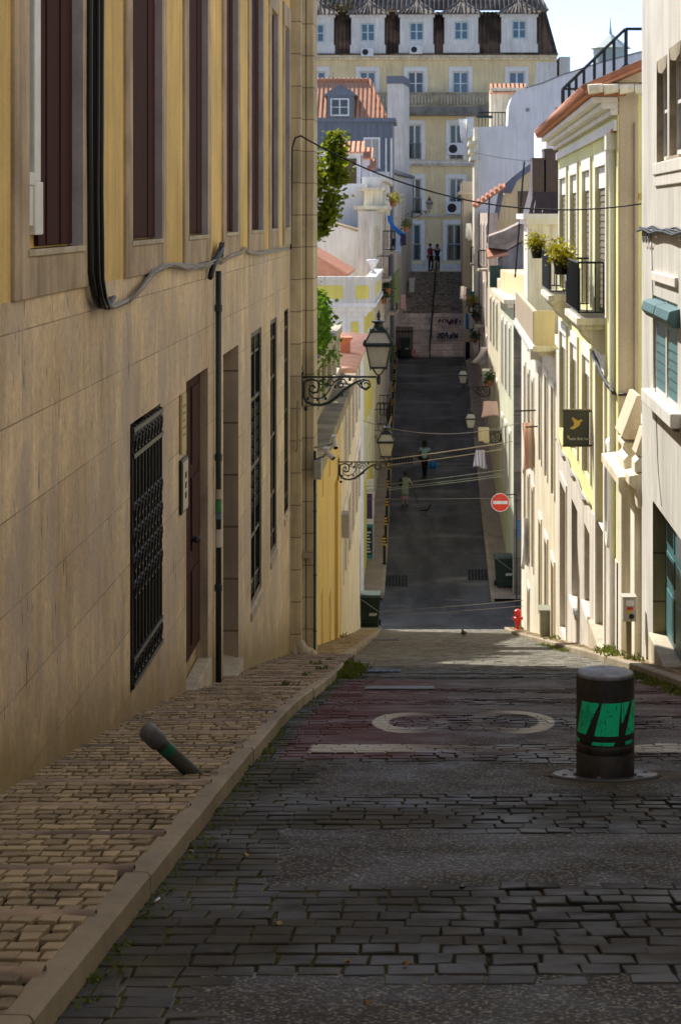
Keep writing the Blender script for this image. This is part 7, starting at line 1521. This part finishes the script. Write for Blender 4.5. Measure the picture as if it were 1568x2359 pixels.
# old woman with a stick, seen from behind
def ex2(t, W3, f, l, H, g):
    m = cloth_mat('sage_housecoat', (.24, .30, .21)); g('housecoat', [W3['chest'], half(W3['chest'], W3['neck'], .5), W3['shoL'], W3['shoR'], W3['belly'], W3['pel'], W3['pel'] - Vector((0, 0, .12 * H)), W3['pel'] - Vector((0, 0, .25 * H))], [(0, 1), (0, 2), (0, 3), (0, 4), (4, 5), (5, 6), (6, 7)], [.10, .06, .052, .052, .10, .115, .12, .125], m)
    b = MB(); c = W3['pel'] - Vector((0, 0, .25 * H)); b.lathe(c, [(.10 * H, .03), (.135 * H, -.02), (.15 * H, -.11), (.145 * H, -.11), (.10 * H, 0)], 16); b.build('skirt', cloth_mat('lilac_skirt', (.30, .18, .22)), t, smooth=True)
    shoes(t, W3, f, H, m_black); b = MB(); c = W3['belly'] + (l * .13 - f * .06) * H; b.ball(c + Vector((0, 0, .10 * H)), (.07 * H, .05 * H, .14 * H), 12); b.build('shoulder_bag', m_black, t, smooth=True)
a = onroad(404.6, 506, 0, 70); foot2 = Vector((a.x, a.y, gh(a.y))); H2 = 1.40
t2 = person('old woman in a sage-green housecoat, seen from behind leaning on a stick', foot2, H2, rad(88), dict(head=(.04, 0, .93), chin=(.05, 0, .865), crown=(.03, 0, .98), wriR=(.10, -.20, .60), elbR=(-.02, -.19, .66), wriL=(.05, .17, .60), elbL=(-.02, .18, .66)), skl, (m_hair, 0, .015, 1.12), None, None, ex2)
hnd = foot2 + Vector((.20 * H2, .11 * H2, .56 * H2)); g = MB(); g.tube([hnd + Vector((-.06, .05, .02)), hnd + Vector((0, 0, .02)), hnd + Vector((.06, .02, -.2)), foot2 + Vector((.52, .35, gh(foot2.y + .35) - foot2.z + .02))], .012, 7); tag(g.build('walking_stick', m_black, smooth=True, origin=hnd), 'thin black walking stick in the old woman\'s right hand', 'walking stick')
# the two people at the top of the stairs
def ex3(t, W3, f, l, H, g):
    shirt(t, W3, H, g, cloth_mat('red_tshirt', (.36, .04, .06)), .6); trousers(t, W3, H, g, cloth_mat('charcoal_trousers', (.025, .025, .03))); shoes(t, W3, f, H, m_black)
    b = MB(); b.tube([W3['shoR'] + Vector((0, 0, .03 * H)) + f * .03 * H, W3['chest'] + f * .095 * H, W3['belly'] + (l * .08 + f * .05) * H, W3['pel'] + (l * .09) * H + Vector((0, 0, .05 * H))], .012 * H, 6); b.ball(W3['belly'] + (-f * .05 + l * .07) * H - Vector((0, 0, .02)), (.07 * H, .06 * H, .08 * H), 10); b.build('shoulder_bag', m_black, t, smooth=True)
a = P(430.3, 272, 122.3); person('person in a red T-shirt with a shoulder bag at the top of the stairs', (P(429.5, 0, 122.6).x, 122.6, SZ1 + .003), 1.72, rad(-35), dict(kneeL=(.09, .06, .30), ankL=(.02, .06, .08), toeL=(.10, .06, .05)), skl, (m_hair, 0, .0, 1.0), None, None, ex3)
def ex4(t, W3, f, l, H, g):
    shirt(t, W3, H, g, cloth_mat('navy_shirt', (.02, .035, .09)), .75); trousers(t, W3, H, g, cloth_mat('black_jeans', (.012, .013, .018))); shoes(t, W3, f, H, m_white_p)
person('person in a navy shirt with both hands raised at the top of the stairs', (P(436.5, 0, 122.2).x, 122.2, SZ1 + .003), 1.68, rad(-92), dict(elbL=(.07, .15, .74), wriL=(.12, .05, .865), elbR=(.07, -.15, .74), wriR=(.12, -.05, .865)), skl, (flat('brown_hair', (.05, .025, .012), .7), 0, .01, 1.05), None, None, ex4)
g = MB(); c = Vector((P(436.5, 0, 122.2).x, 122.2, SZ1)) + Vector((0, -.33, 1.56)); g.box(c.x - .06, c.x + .06, c.y - .03, c.y + .03, c.z - .04, c.z + .04); g.lathe(c + Vector((0, -.03, 0)), [(.03, 0), (.03, .05), (0, .05)], 12, axis=(0, -1, 0)); tag(g.build('camera', m_black, origin=c), 'small black camera held up by the person in the navy shirt', 'camera')
